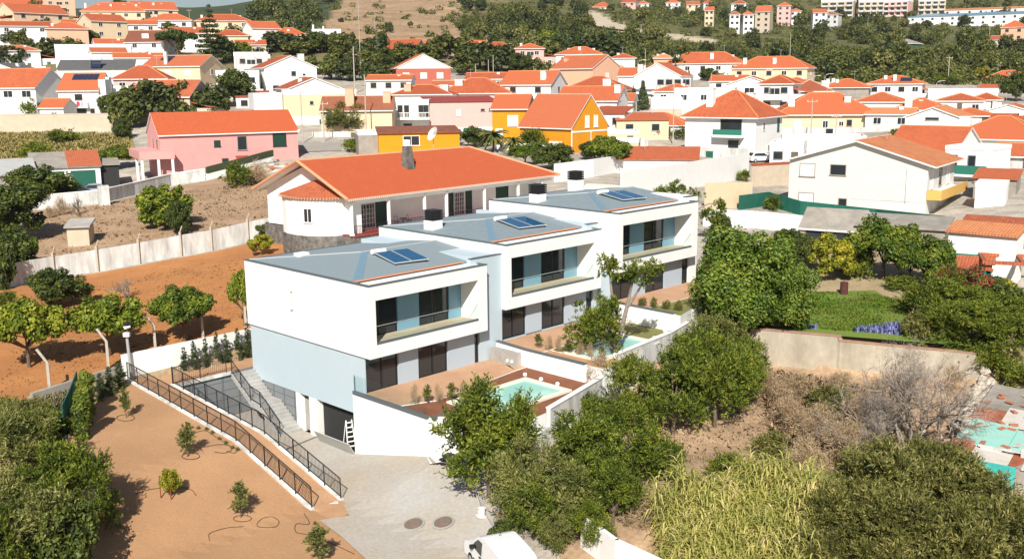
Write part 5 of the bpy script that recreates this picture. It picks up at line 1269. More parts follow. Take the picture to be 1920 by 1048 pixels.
opm = opm.mesh('fence_post', [postm])
for k, (px, py) in enumerate(((94, 735), (204, 692), (292, 660), (381, 634), (461, 615))):
    p = at(px, py)
    tag(link('fence_post', opm, None, p, .3), ('leftmost bent concrete post of the orchard edge', 'bent concrete post under the widest orange tree', 'bent concrete post right of the camera mast', 'bent concrete post before the nearest orange tree', 'bent concrete post touching the villa corner')[k], 'fence post', 'bent concrete posts at the orchard edge')
twall('low_wall', 'low beige concrete wall sloping down from the white wall to the green mesh', [(60, 752), (140, 726), (232, 697)], .5, .3, grey_render)
gm = mat('green_screen_mesh', (.015, .13, .09), .8, .15, 2.0, streak=True)
twall('mesh_fence', 'upright green mesh screen beside the clipped conifer', [(149, 752), (136, 790), (122, 822)], 1.9, .05, gm, cat='fence')
twall('street_wall', 'white-topped street wall running up to the pink house', [(70, 392), (190, 381), (250, 366), (320, 348), (385, 338)], 1.5, .25, white_old, .12, capm=white)
twall('gate_pillar', 'square white gate pillar in the street wall', [(186, 386), (206, 384)], 2.3, .9, white_old, cat='pillar')
twall('street_wall', 'white street wall with dark green hedge strip along the pink house', [(388, 338), (470, 316), (556, 292)], .9, .25, white, .9, capm=mat('clipped_hedge_green', (.06, .075, .035), .95, .15, 4.0))
twall('retaining_wall', 'tan retaining wall between dry field and white houses', [(-60, 247), (110, 246), (226, 245)], 3.0, .4, tan, .15, capm=tan)
twall('boundary_wall', 'white wall climbing behind the orange hip roof end', [(1040, 342), (1110, 332), (1165, 322)], 2.2, .25, white)
twall('boundary_wall', 'tall plain white wall behind the far villa chimney', [(1165, 378), (1300, 352), (1402, 332)], 3.2, .25, white)
twall('boundary_wall', 'tan rendered wall right of the grey olive', [(1322, 392), (1408, 388)], 2.8, .25, cream)
twall('boundary_wall', 'white wall with low red roof edge beside the wide gable', [(1408, 350), (1482, 345)], 2.6, .3, tan, .3, capm=orange_tile)
twall('garden_wall', 'white garden wall behind the big green tree', [(1318, 424), (1420, 428), (1505, 436)], 1.7, .25, white)
twall('mesh_fence', 'long dark green mesh fence in front of the wide white gable', [(1385, 394), (1440, 386), (1500, 404), (1640, 420), (1770, 436)], 1.6, .06, gm, cat='fence')
gwp = [GW0, (22.0, 66.1), (22.02, 66.08), (26, 64.6), GW1]
wall_run('grey_wall', 'tall weathered grey wall holding up the green lawn', gwp, [1.6] * 5, [4.75, 4.75, 4.45, 4.35, 4.3], .35, mat('stained_concrete', (.46, .41, .33), .95, .1, .7, c2=(.30, .26, .20), streak=True, fine=2.0), .06, capm=mat('brick_edge', (.42, .25, .17), .95, .15, 2.0))
wall_run('boundary_wall', 'white wall bending round the reeds at the lower edge', [tuple(pz(*p, 2.7)[:2]) for p in ((1092, 968), (1128, 990), (1155, 1010), (1240, 1049), (1330, 1090))], .5, 2.7, .2, white, 0)
# stone heap wall by the shack
rubble = mat('rubble_stone', (.52, .46, .38), .95, .15, 4.0)
rb_ = [MB().lathe([(.02, -.2), (.24, -.12), (.28, .05), (.16, .2), (.02, .23)], 6) for _ in range(4)]
rbm = []
for q in rb_:
    q.v = [tuple(np.array(v) * rng.uniform(.75, 1.25, 3)) for v in q.v]; rbm.append(q.mesh('stone', [rubble]))
sw_ = thing('stone_wall', 'crumbling dry stone wall beside the patchwork-roofed shack', 'wall', (28.6, 58.6, 1.6))
for k in range(90):
    s = rng.uniform(0, 1); h_ = rng.uniform(0, 1) ** 1.2
    o = link('stone', rbm[k % 4], sw_, (-3.9 + 6.0 * s + rng.uniform(-.3, .3), -5.6 + 9.6 * s + rng.uniform(-.3, .3), h_ * 1.7), rng.uniform(0, 6), rng.uniform(.8, 1.6))
# ------------------------------------------------------------------ patchwork shack at the right
sh_o = pz(1768, 848, 3.0)[:2]; sh_a = pz(1862, 715, 3.4)[:2] - sh_o
SL = float(np.hypot(*sh_a)); sh_ang = math.atan2(sh_a[1], sh_a[0])
sk = thing('shack', 'ruined low shack with turquoise tarpaulin and patchwork sheet roof', 'shack', (*sh_o, 1.2), sh_ang)
SWD = 4.6
part('wall', MB().box(.1, SL, -SWD, -.1, -.6, 1.7), grey_render, sk)
tq = mat('turquoise_tarp', (.26, .60, .52), .6, .1, 1.5, bump=.4, c2=(.36, .56, .48)); rust = mat('rusted_sheet', (.38, .12, .06), .85, .2, 3.0); palesh = mat('pale_sheet2', (.60, .56, .50), .85, .1, 2.0)
brk = mat('fallen_tile', (.50, .19, .11), .9, .15, 4.0)
def rz_(a, b): return 1.78 + .06 * a / SL * 4 - .05 * b
for a0, a1, b0, b1, mm in ((0, 2.0, 1.2, 3.0, palesh), (0.1, 2.4, 3.02, 3.6, rust), (2.02, 6.0, 0.1, 2.6, tq), (2.45, 5.6, 2.62, 4.5, tq), (6.02, 8.4, .1, 1.6, rust), (6.02, 9.2, 1.62, 3.2, palesh), (6.02, 9.5, 3.22, 4.6, tq),
                       (0, 1.6, 3.62, 4.4, palesh), (0, 2.0, .05, 1.18, rust), (8.42, SL, .1, 1.6, fibre), (9.22, SL, 1.62, 3.2, fibre)):
    a1 = min(a1, SL)
    if a1 <= a0: continue
    dz = rng.uniform(0, .06)
    nn = MB().hexa([(a0, -b1, rz_(a0, b1) + dz), (a1, -b1, rz_(a1, b1) + dz), (a1, -b0, rz_(a1, b0) + dz), (a0, -b0, rz_(a0, b0) + dz), (a0, -b1, rz_(a0, b1) + .05 + dz), (a1, -b1, rz_(a1, b1) + .05 + dz), (a1, -b0, rz_(a1, b0) + .05 + dz), (a0, -b0, rz_(a0, b0) + .05 + dz)])
    part('roof_sheet', nn, mm, sk)
tm_ = MB().box(-.22, .22, -.12, .12, 0, .06).mesh('roof_tile', [brk]); tm2 = MB().box(-.3, .3, -.16, .16, 0, .05).mesh('roof_tile', [palesh])
for k in range(36):
    a, b = rng.uniform(2, SL - .3), rng.uniform(.2, SWD - .2)
    o = link('roof_tile', tm_ if k % 4 else tm2, sk, (a, -b, rz_(a, b) + .1 + rng.uniform(0, .06)), rng.uniform(0, 3)); o.rotation_euler[0] = rng.uniform(-.2, .2)
for k in range(46):
    o = link('roof_tile', tm_, sk, ((.1 if k < 20 else 6.2) + (k % 5) * .46, -.15 - (k % 20) // 5 * .28 - rng.uniform(0, .06), 1.9 + rng.uniform(0, .05)), rng.uniform(-.15, .15))
hang = MB(); n = 8
for q in range(n):
    a0, a1 = 1.2 + 2.2 * q / n, 1.2 + 2.2 * (q + 1) / n
    z0, z1 = .35 + .25 * math.sin(q * 1.1), .35 + .25 * math.sin((q + 1) * 1.1)
    hang.hexa([(-.1 - .12 * math.sin(q), -a0, z0), (-.1 - .12 * math.sin(q + 1), -a1, z1), (-.05 - .12 * math.sin(q + 1), -a1, z1), (-.05 - .12 * math.sin(q), -a0, z0), (-.06, -a0, 1.75), (-.06, -a1, 1.75), (-.01, -a1, 1.75), (-.01, -a0, 1.75)])
part('hanging_tarp', hang, mat('teal_tarp', (.06, .48, .44), .6, .15, 4.0), sk)
dk = thing('door_frame', 'white metal door and posts at the end of the patchwork shack', 'door', (*pz(1852, 912, 1.0)[:2], 1.0), sh_ang)
part('door_leaf', MB().box(-.06, .06, -.5, .5, 0, 2.1), white_old, dk); part('post', MB().box(-.08, .08, -1.6, -1.4, 0, 2.4), white_old, dk); part('beam', MB().box(-.06, .06, -3.2, .6, 2.11, 2.2), white_old, dk); part('post', MB().box(-.08, .08, -3.3, -3.1, 0, 2.4), grey_render, dk)
house('outhouse', 'small white outhouse wall at the right edge below the shack', 1935, 57, 70, 3, 8, 806, 800, 'flat', white, fibre, cat='outhouse', zb=.8)
# ------------------------------------------------------------------ right hand sheds above the lawn
rs = house('shed', 'long shed under weathered red tile roof at the right edge', 1880, 84, 180, 7, -8, 458, 420, 'shed', white_old, old_tile, cat='shed')
house('shed', 'white shed wall with ragged orange tile edge', 1842, 79, 118, 2.4, -14, 440, 424, 'shed', white, pale_tile, cat='shed', ov=.2)
house('canopy', 'small canopy of loose half-round tiles by the red flowers', 1812, 76, 84, 2.2, -4, 504, 490, 'shed', green_paint, old_tile, cat='canopy', wins=[])
pg = thing('pergola', 'orange framed terrace roof with green awning at the right edge', 'pergola', (*at(1880, 560)[:2], 5.3), -.35)
for a, b, c, d in ((-1.6, 4.0, -.1, .2), (-1.6, 4.0, 3.6, 3.9)): part('beam', MB().box(a, b, c, d, 2.6, 2.85), old_tile, pg)
for a in (-1.6, 1.1, 3.7): part('beam', MB().box(a, a + .3, .21, 3.59, 2.6, 2.85), old_tile, pg)
part('post', MB().box(-.9, -.7, 0, .2, -.6, 2.6), white, pg); part('post', MB().box(3.0, 3.2, 0, .2, -.6, 2.6), white, pg)
part('awning', MB().hexa([(-4.4, -.4, 2.0), (-1.3, -.4, 1.9), (-1.3, 3.2, 2.7), (-4.4, 3.2, 2.8), (-4.4, -.4, 2.06), (-1.3, -.4, 1.96), (-1.3, 3.2, 2.76), (-4.4, 3.2, 2.86)]), mat('green_awning', (.01, .17, .11), .7, .1, 2.0), pg)
ht = house('shed', 'grey sheet-roofed hut with open dark front above the citrus trees', 1555, 95, 106, 5.5, -14, 428, 392, 'gx', tan, fibre, cat='shed', ov=.3, wins=[('f', -.2, 1.9, 2.4, 1.8, DK), ('f', .2, 1.9, 2.4, 1.8, DK)])
house('shed', 'second low grey sheet-roofed shed right of the open hut', 1688, 92, 156, 5, -9, 428, 414, 'shed', grey_render, fibre, cat='shed')
# ------------------------------------------------------------------ poles, lamps, dish
def upole(px, py, ptop, lab, arm=True, Y=None, r=.13, m=None):
    p = at(px, py) if Y is None else np.array([py_at(px, py, Y)[0], Y, th(py_at(px, py, Y)[0], Y)])
    zt = py_at(px, ptop, p[1])[2]; h_ = max(3.0, zt - p[2])
    t = thing('utility_pole', lab, 'utility pole', p, 0, 'utility poles among the houses')
    part('pole', MB().tube([(0, 0, -.5), (0, 0, h_)], r, 7, r1=r * .65), m or postm, t)
    if arm:
        part('crossarm', MB().box(-.9, .9, -.05, .05, h_ - .5, h_ - .4), postm, t)
        for a in (-.8, 0, .8): part('insulator', MB().lathe([(.05, 0), (.06, .12), (.03, .2)], 6, (a, 0, h_ - .4)), white, t)
    return t
for px, py, pt, lab, Y in ((665, 165, 88, 'thick concrete pole with platform top above the low white box', 235), (675, 100, -6, 'very tall pole rising out of frame below the brown hill', 300), (568, 268, 172, 'slim pole in front of the outdoor-stair house', 165), (608, 268, 190, 'short wooden pole beside the outdoor stair', 166),
        (687, 250, 140, 'concrete pole before the pink balcony house', 172), (704, 78, 28, 'tapering lattice mast on the hill foot', 420), (567, 100, 72, 'thin pole behind the balcony house', 330), (1262, 262, 152, 'tall grey pole by the clothes line', 172), (1520, 260, 186, 'dark pole in front of the cream house', 178), (1567, 252, 214, 'thin pole before the cream house window', 176),
        (1481, 108, 64, 'concrete pole at the wood edge above the row', 330), (1777, 158, 106, 'concrete pole with crossarm at the wood edge right', 285), (1855, 68, 34, 'pole on the right hillside near the red roof', 420), (925, 145, 104, 'concrete pole right of the brick-red house', 262), (916, 148, 112, 'thin twin pole beside the concrete one', 260),
        (892, 150, 120, 'slim pole close to the brick-red house', 255), (1210, 108, 92, 'short pole near the palm', 310), (357, 60, 18, 'pole at the skyline near the distant hills', 400), (475, 130, 78, 'pole beside the green netting', 285), (330, 40, 10, 'skyline pole left of the distant hills', 420), (1160, 60, 36, 'pole on the hill road verge', 500), (1138, 48, 27, 'pole at the upper hill road', 540), (1202, 62, 46, 'lower pole on the hill road verge', 470), (1627, 50, 32, 'pole in front of the far apartments', 560)):
    upole(px, py, pt, lab, arm=(pt % 4 != 0), Y=Y, r=.16 if 'thick' in lab else .12)
def street_lamp(px, py, pt, lab, Y):
    X = py_at(px, py, Y)[0]; z = th(X, Y); h_ = max(4, py_at(px, pt, Y)[2] - z)
    t = thing('street_lamp', lab, 'street lamp', (X, Y, z), 0, 'street lamps among the houses')
    part('pole', MB().tube([(0, 0, 0), (0, 0, h_ - .8), (.3, 0, h_ - .25), (1.0, 0, h_), (1.5, 0, h_)], .07, 6), galv, t)
    part('lamp_head', MB().hexa([(1.3, -.14, h_ - .08), (2.1, -.1, h_ - .06), (2.1, .1, h_ - .06), (1.3, .14, h_ - .08), (1.35, -.1, h_ + .08), (2.05, -.06, h_ + .04), (2.05, .06, h_ + .04), (1.35, .1, h_ + .08)]), galv, t)
for a in ((1333, 170, 132, 'curved street lamp left of the white gables', 230), (1430, 168, 131, 'curved street lamp before the right row', 230), (1196, 150, 113, 'curved lamp above the white house and dark window', 262), (1522, 165, 143, 'lamp at the left end of the wood edge', 262), (1546, 162, 139, 'second lamp at the wood edge', 262), (1755, 170, 152, 'lamp before the far right flat house', 250)): street_lamp(*a)
p = at(247, 708)
lp = thing('camera_mast', 'grey mast with white floodlight and camera at the corner of the white wall', 'mast', p)
hm = py_at(244, 608, p[1])[2] - p[2]
part('pole', MB().tube([(0, 0, -.3), (-.1, 0, hm - .5)], .11, 8, r1=.09), galv, lp)
part('floodlight', MB().box(-.22, .16, -.28, -.05, hm - .75, hm - .5), white, lp); part('camera', MB().tube([(-.15, -.2, hm - .2), (.2, -.05, hm - .1)], .1, 8), white, lp); part('cap', MB().lathe([(.24, hm - .05), (.26, hm + .05), (.05, hm + .2)], 10), black_metal, lp)
p = py_at(812, 252, 128); zg = th(p[0], 128)
sdh = thing('satellite_dish', 'white satellite dish above the yellow outbuilding', 'satellite dish', (p[0], 128, zg))
hh = p[2] - zg
part('mast', MB().tube([(0, .1, 0), (0, .1, hh)], .05, 6), galv, sdh)
dsh = MB().lathe([(.02, -.12), (.4, -.09), (.75, .02), (.95, .14), (.93, .15), (.7, .04), (.02, -.1)], 16)
o = part('dish', dsh, white_old, sdh, (0, 0, hh)); o.rotation_euler = (R(62), 0, R(-55))
part('arm', MB().tube([(0, 0, hh), (.45, -.55, hh + .45)], .025, 5), galv, sdh)
# ------------------------------------------------------------------ vehicles
def extr(prof, w0, w1, mid):
    """side profile (x, z) extruded across y; narrower at the top"""
    m = MB(); n = len(prof)
    zmin = min(z for _, z in prof); zmax = max(z for _, z in prof)
    wd = lambda z: w0 + (w1 - w0) * max(0, (z - mid) / (zmax - mid))
    a = [(x, -wd(z) / 2, z) for x, z in prof]; b = [(x, wd(z) / 2, z) for x, z in prof]
    m.face(a); m.face(b[::-1])
    for k in range(n): m.face([a[k], b[k], b[(k + 1) % n], a[(k + 1) % n]][::-1])
    return m
def vehicle(kind, lab, p, ang, paint, cat, group=None):
    t = thing(kind, lab, cat, p, ang, group)
    if kind == 'van':
        prof = [(-2.2, .32), (2.12, .32), (2.2, .5), (2.2, .74), (2.1, .92), (1.75, 1.04), (1.28, 1.14), (.92, 1.46), (.55, 1.74), (.25, 1.83), (-.4, 1.88), (-1.3, 1.88), (-2.0, 1.84), (-2.17, 1.72), (-2.24, 1.3), (-2.26, .8)]; w0, w1, mid, Lw, wr = 1.84, 1.56, .95, 1.35, .32
        side = [(1.12, 1.10), (.86, 1.38), (.52, 1.62), (.0, 1.66), (-.02, 1.10)]; wind = ((1.24, 1.17), (.60, 1.70)); rear = None
    else:
        prof = [(-1.95, .3), (1.95, .3), (2.0, .6), (1.9, .78), (1.0, .95), (.3, 1.42), (-.3, 1.48), (-1.3, 1.42), (-1.85, .98), (-2.0, .85)]; w0, w1, mid, Lw, wr = 1.72, 1.3, .85, 1.25, .3
        side = [(.85, .96), (.3, 1.36), (-1.2, 1.36), (-1.6, .98)]; wind = ((.98, .97), (.32, 1.41)); rear = ((-1.34, 1.40), (-1.82, 1.0))
    b = part('body', extr(prof, w0, w1, mid), paint, t)
    bv = b.modifiers.new('edge', 'BEVEL'); bv.width = .13 if kind == 'van' else .08; bv.segments = 4; bv.limit_method = 'ANGLE'; bv.angle_limit = R(50)
    for f_ in b.data.polygons: f_.use_smooth = True
    zmax = max(z for _, z in prof); wd = lambda z: w0 + (w1 - w0) * max(0, (z - mid) / (zmax - mid))
    for s in (-1, 1):
        g = MB(); q = [(x, s * (wd(z) / 2 + .008), z) for x, z in side]
        g.face(q if s > 0 else q[::-1]); part('side_window', g, dark_pane, t)
        mr = part('mirror', MB().box(.95, 1.12, s * .95 - .1, s * .95 + .1, 1.0, 1.16), black_metal, t)
    for wq in (wind, rear):
        if not wq: continue
        (x0, z0), (x1, z1) = wq; e = .02 if wq is wind else -.02
        g = MB(); q = [(x0 + e, -wd(z0) / 2 + .12, z0 + .02), (x0 + e, wd(z0) / 2 - .12, z0 + .02), (x1 + e, wd(z1) / 2 - .1, z1 + .015), (x1 + e, -wd(z1) / 2 + .1, z1 + .015)]
        g.face(q if wq is wind else q[::-1]); part('windscreen' if wq is wind else 'rear_window', g, dark_pane, t)
    if kind == 'van':
        part('bumper', MB().box(2.05, 2.27, -.8, .8, .33, .52), black_metal, t); part('grille', MB().box(2.1, 2.225, -.45, .45, .6, .74), black_metal, t)
        part('roof_antenna', MB().tube([(.1, 0, 1.84), (-.15, 0, 2.1)], .015, 5), black_metal, t)
        for s in (-1, 1):
            part('door_seam', MB().box(-.05, -.03, s * .925 - .006, s * .925 + .006, .4, 1.08), black_metal, t); part('side_trim', MB().box(-1.0, 1.0, s * .925 - .012, s * .925 + .012, .5, .6), black_metal, t)
            part('door_handle', MB().box(.05, .2, s * .92 - .02, s * .92 + .02, .95, 1.0), black_metal, t)
        part('rear_door_seam', MB().box(-2.285, -2.26, -.01, .01, .45, 1.6), black_metal, t); part('roof_rib', MB().box(-1.9, -.2, -.5, -.46, 1.87, 1.9), white_paint, t); part('roof_rib', MB().box(-1.9, -.2, .46, .5, 1.87, 1.9), white_paint, t)
    for x in (-Lw, Lw):
        for s in (-1, 1):
            w_ = part('wheel', MB().tube([(x, s * (w0 / 2 - .2), wr), (x, s * (w0 / 2 + .015), wr)], wr, 16), mat('tyre', (.02, .02, .02), .9, 0), t)
            part('rim', MB().tube([(x, s * (w0 / 2 + .0), wr), (x, s * (w0 / 2 + .03), wr)], wr * .62, 12), galv, w_)
    for s in (-1, 1):
        part('headlight', MB().box(1.9, 2.1 if kind == 'van' else 1.98, s * .62 - .16, s * .62 + .16, .66, .84), clear if False else white, t)
        part('tail_light', MB().box(-2.26 if kind == 'van' else -2.0, -2.1 if kind == 'van' else -1.86, s * .74 - .06, s * .74 + .06, .8, 1.2 if kind == 'van' else .95), red_metal, t)
    return t
white_paint = mat('white_car_paint', (.78, .79, .80), .25, 0, spec=.5); silver = mat('silver_car_paint', (.36, .40, .42), .3, 0, spec=.5, metal=.3); blackp = mat('black_car_paint', (.02, .02, .022), .25, 0, spec=.5); redp = mat('red_car_paint', (.4, .03, .02), .3, 0, spec=.5)
ang = math.atan2(.93, -.36)
px0 = cpt(905, 1048); q_ = pz(918, 997, 1.86 + float(courtz(*px0)))[:2]
cv = q_ + np.array([.35, 0]) - np.array([math.cos(ang), math.sin(ang)]) * .3
zv = float(courtz(cv[0], cv[1]))
vehicle('van', 'white compact delivery van parked on the drive at the lower edge', (cv[0], cv[1], zv), ang, white_paint, 'van')
def park(px, py, ang_, lab, paint, Y=None):
    p = at(px, py) if Y is None else np.array([py_at(px, py, Y)[0], Y, th(py_at(px, py, Y)[0], Y)])
    return vehicle('car', lab, p, ang_, paint, 'car', 'parked cars')
park(172, 366, math.pi + .35, 'silver hatchback parked before the green garages', silver)
park(138, 372, math.pi + .2, 'dark car half hidden under the dark trees by the garages', blackp)
park(632, 276, .1, 'black car parked by the yellow outbuilding', blackp, 140)
park(1425, 296, .3, 'white car parked beside the green awning house', white_paint, 152)
park(1020, 285, .2, 'dark car behind the hedge of the yellow house', blackp, 158)
park(305, 95, .1, 'silver car under the umbrella pine', silver, 296)
park(1099, 40, 1.2, 'red car on the bend of the hill road', redp, 545)
park(1112, 46, 1.1, 'white car on the bend of the hill road', white_paint, 530)
park(75, 86, .2, 'pale car on the upper left street', silver, 312)
# ------------------------------------------------------------------ things on the drive
def obj_at(px, py): p = cpt(px, py); return (*p, float(courtz(*p)))
ld = thing('step_ladder', 'white folding step ladder at the garage wall', 'ladder', obj_at(660, 842), .5)
for s in (-1, 1):
    part('rail', MB().tube([(s * .26, 0, 0), (s * .18, .35, 1.75)], .035, 5), white, ld); part('rear_leg', MB().tube([(s * .26, .85, 0), (s * .18, .38, 1.75)], .03, 5), white, ld)
for k in range(6):
    f = (k + .7) / 6.2; part('rung', MB().box(-.25 + .07 * f, .25 - .07 * f, .35 * f - .06, .35 * f + .06, 1.75 * f - .02, 1.75 * f + .02), white, ld)
bd = thing('ramp_board', 'grey board leaning in the garage opening', 'board', obj_at(600, 826), VANG)
V0 = uv_of(*obj_at(604, 824)[:2])
rbx = MB(); bar(rbx, (0, 0, .02), (0, -3.6, .05), .05, .85); part('panel', rbx, mat('grey_board', (.40, .40, .37), .8, .05, 1.0), bd)
o = bd.children[0]; o.rotation_euler = (0, R(-28), 0)
slab_c = [mat('pale_board', (.68, .66, .62), .8, .05, 2.0), conc_grey]
tl = obj_at(822, 862)
for k in range(5):
    tag(part('building_board', MB().box(-.55, .55, -.4, .4, 0, .07), slab_c[k % 2], None, (tl[0] + .12 * k + (.9 if k > 2 else 0), tl[1] - .1 * k, tl[2] + .075 * (k % 3)), .25 + .1 * k), ['lowest pale board of the pile by the white wall', 'grey middle board of the pile by the white wall', 'pale top board of the pile by the white wall', 'grey board beside the pile near the wheelbarrow', 'pale board beside the pile near the wheelbarrow'][k], 'board', 'building boards by the white wall')
wbw = thing('wheelbarrow', 'black wheelbarrow with long handles beside the pile of boards', 'wheelbarrow', obj_at(850, 876), 2.6)
tray = MB().hexa([(-.35, -.22, .32), (.35, -.18, .32), (.35, .18, .32), (-.35, .22, .32), (-.5, -.34, .62), (.55, -.3, .66), (.55, .3, .66), (-.5, .34, .62)]); part('tray', tray, mat('dark_tray', (.05, .055, .06), .6, .1, 4.0), wbw)
part('wheel', MB().tube([(.72, -.06, .2), (.72, .06, .2)], .2, 12), black_metal, wbw)
for s in (-1, 1):
    part('handle', MB().tube([(.72, s * .1, .2), (.1, s * .24, .3), (-1.05, s * .3, .62)], .025, 5), galv, wbw); part('leg', MB().tube([(-.3, s * .24, .36), (-.34, s * .26, 0)], .02, 5), galv, wbw)
bk = thing('bucket', 'white plastic bucket on the kerb by the olive tree', 'bucket', obj_at(903, 967))
part('pail', MB().lathe([(.15, 0), (.2, .38), (.215, .4), (.19, .38), (.14, .03)], 14), white, bk); part('bail_handle', MB().tube([(-.2, 0, .36), (-.12, -.1, .5), (0, -.13, .54), (.12, -.1, .5), (.2, 0, .36)], .01, 5), galv, bk)
part('saucer', MB().lathe([(.3, -.01), (.32, .03), (.28, .02)], 14), white_old, bk)
hose_m = mat('brown_hose', (.05, .035, .03), .7, 0)
def hose(lab, pts, r=.016):
    q = []
    for (px, py) in pts: p = at(px, py); q.append((p[0], p[1], p[2] + .1))
    m = [];  # smooth through the points
    for k in range(len(q) - 1):
        p0, p1, p2, p3 = [np.array(q[min(max(j, 0), len(q) - 1)]) for j in (k - 1, k, k + 1, k + 2)]
        for s in np.linspace(0, 1, 6)[:-1]: m.append(tuple(.5 * ((2 * p1) + (p2 - p0) * s + (2 * p0 - 5 * p1 + 4 * p2 - p3) * s * s + (3 * p1 - p0 - 3 * p2 + p3) * s ** 3)))
    m.append(q[-1])
    tag(part('garden_hose', MB().tube(m, r, 5), hose_m), lab, 'hose', 'irrigation hoses on the sandy garden')
hose('closed loop of dark hose near the railing end', [(482, 985), (492, 975), (510, 972), (523, 980), (518, 990), (500, 992), (484, 990), (482, 985)])
hose('long curved hose with upright end in the lower sandy garden', [(394, 1018), (392, 1005), (405, 998), (430, 992), (457, 990)])
hose('wavy hose beside the sapling under the railing', [(363, 815), (385, 810), (405, 822), (425, 835), (435, 845), (422, 852), (402, 850)])
hose('hose curling by the kerb right of the wavy one', [(388, 840), (410, 836), (430, 838), (445, 846), (438, 852), (425, 848)])
hose('hose running out of the staked bush to the right', [(330, 920), (345, 917), (360, 922), (368, 932)])
hose('hose running left from the staked bush', [(255, 930), (275, 922), (300, 918)])
hose('thin hose lying along the garden edge to the drive', [(570, 965), (580, 985), (556, 985), (555, 1000), (575, 1005), (600, 1012), (640, 1030), (665, 1042)])
for k, (px, py) in enumerate(((358, 858), (455, 975), (236, 786))):
    a = np.linspace(0, 2 * math.pi, 9)
    hose(['ring of hose round the middle sapling', 'ring of hose round the lower right sapling', 'ring of hose round the upper sapling'][k], [(px + 17 * math.cos(x), py + 6 * math.sin(x)) for x in a])
bj = thing('barrel', 'rusty brown drum standing behind the green lawn', 'barrel', (*at(1582, 552)[:2], th(*at(1582, 552)[:2])))
part('drum', MB().lathe([(.3, 0), (.32, .03), (.3, .06), (.3, .45), (.32, .48), (.3, .51), (.3, .9), (.32, .93), (.3, .96)], 14), mat('rusty_drum', (.10, .035, .03), .8, .15, 4.0), bj)
for k, (px, py) in enumerate(((20, 520), (28, 528), (36, 522), (45, 530))):
    p = at(px, py); tag(part('timber', MB().box(-1.2, 1.2, -.08, .08, 0, .1), palesh, None, (p[0], p[1], p[2] + .1 * (k % 2)), .3 * k), ['first', 'second', 'third', 'fourth'][k] + ' pale timber lying in the orchard corner', 'timber', 'timbers lying in the orchard corner')
rub = []
for k in range(60):
    px, py = rng.normal(495, 22), rng.normal(318, 9)
    p = at(px, py); rub.append(p)
jk = MB()
for p in rub:
    a = rng.uniform(0, 3); s = rng.uniform(.3, 1.0); c = np.array([math.cos(a), math.sin(a)]) * s; d = np.array([-c[1], c[0]]) * .5; z = p[2] + .05
    jk.hexa([(*(p[:2] - c - d), z), (*(p[:2] + c - d), z), (*(p[:2] + c + d), z + .2), (*(p[:2] - c + d), z), (*(p[:2] - c - d), z + .25), (*(p[:2] + c - d), z + .3), (*(p[:2] + c + d), z + .5), (*(p[:2] - c + d), z + .4)], int(rng.integers(0, 3)))
o = part('rubble', jk, [brk, palesh, grey_render]); o['kind'] = 'stuff'; o['label'] = 'heap of building rubble and broken tiles behind the white house'; o['category'] = 'rubble'

pb = MB()
for k in range(110):
    u, v = rng.uniform(-20, -7.5), rng.uniform(-16, 15); x, y = V(u, v); s = rng.uniform(.015, .05); z = max(float(sand_z(v)), .2) + .015
    pb.hexa([(x - s, y - s, z - .02), (x + s, y - s * .7, z - .02), (x + s * .8, y + s, z - .02), (x - s, y + s * .8, z - .02), (x - s * .5, y - s * .6, z + s), (x + s * .6, y - s * .4, z + s * .8), (x + s * .4, y + s * .5, z + s), (x - s * .6, y + s * .5, z + s * .7)])
tag(part('pebbles', pb, mat('sandy_stone', (.50, .38, .26), .95, .1, 4.0)), 'small pale stones scattered over the sandy garden', 'stones', None, 'stuff')
# ------------------------------------------------------------------ vegetation
def leaf_cloud(name, m, centers, radii, n, leaf, aspect=1.7, seed=0, up=0.35, shell=0.45, jitter=.5, droop=0):
    """many small leaf faces spread through the volume of a set of clumps"""
    g = np.random.default_rng(seed)
    centers = np.asarray(centers, float); radii = np.asarray(radii, float)
    if radii.ndim == 1: radii = np.repeat(radii[:, None], 3, 1)
    wt = radii.prod(1) ** (2 / 3); wt /= wt.sum()
    ci = g.choice(len(centers), n, p=wt)
    d = g.normal(size=(n, 3)); d /= np.linalg.norm(d, axis=1)[:, None]
    rr = (shell + (1 - shell) * g.random(n) ** .6) * g.uniform(.8, 1.12, n)
    P = centers[ci] + d * rr[:, None] * radii[ci]
    nr = d + np.array([0, 0, up]) + g.normal(size=(n, 3)) * jitter
    nr /= np.linalg.norm(nr, axis=1)[:, None]
    t = np.cross(nr, g.normal(size=(n, 3))); t /= np.linalg.norm(t, axis=1)[:, None]
    if droop: t[:, 2] += droop; t /= np.linalg.norm(t, axis=1)[:, None]
    b = np.cross(nr, t)
    s = leaf * g.uniform(.6, 1.35, n)[:, None]
    t = t * s * aspect / 2; b = b * s / 2
    v = np.stack([P - t, P + b * .9 - t * .1, P + t, P - b * .9 - t * .1], 1).reshape(-1, 3)
    me = bpy.data.meshes.new(name)
    k = len(v)
    me.vertices.add(k); me.vertices.foreach_set('co', v.ravel())
    me.loops.add(k); me.loops.foreach_set('vertex_index', np.arange(k))
    me.polygons.add(n); me.polygons.foreach_set('loop_start', np.arange(n) * 4)
    me.materials.append(m); me.update(); me.validate()
    return me
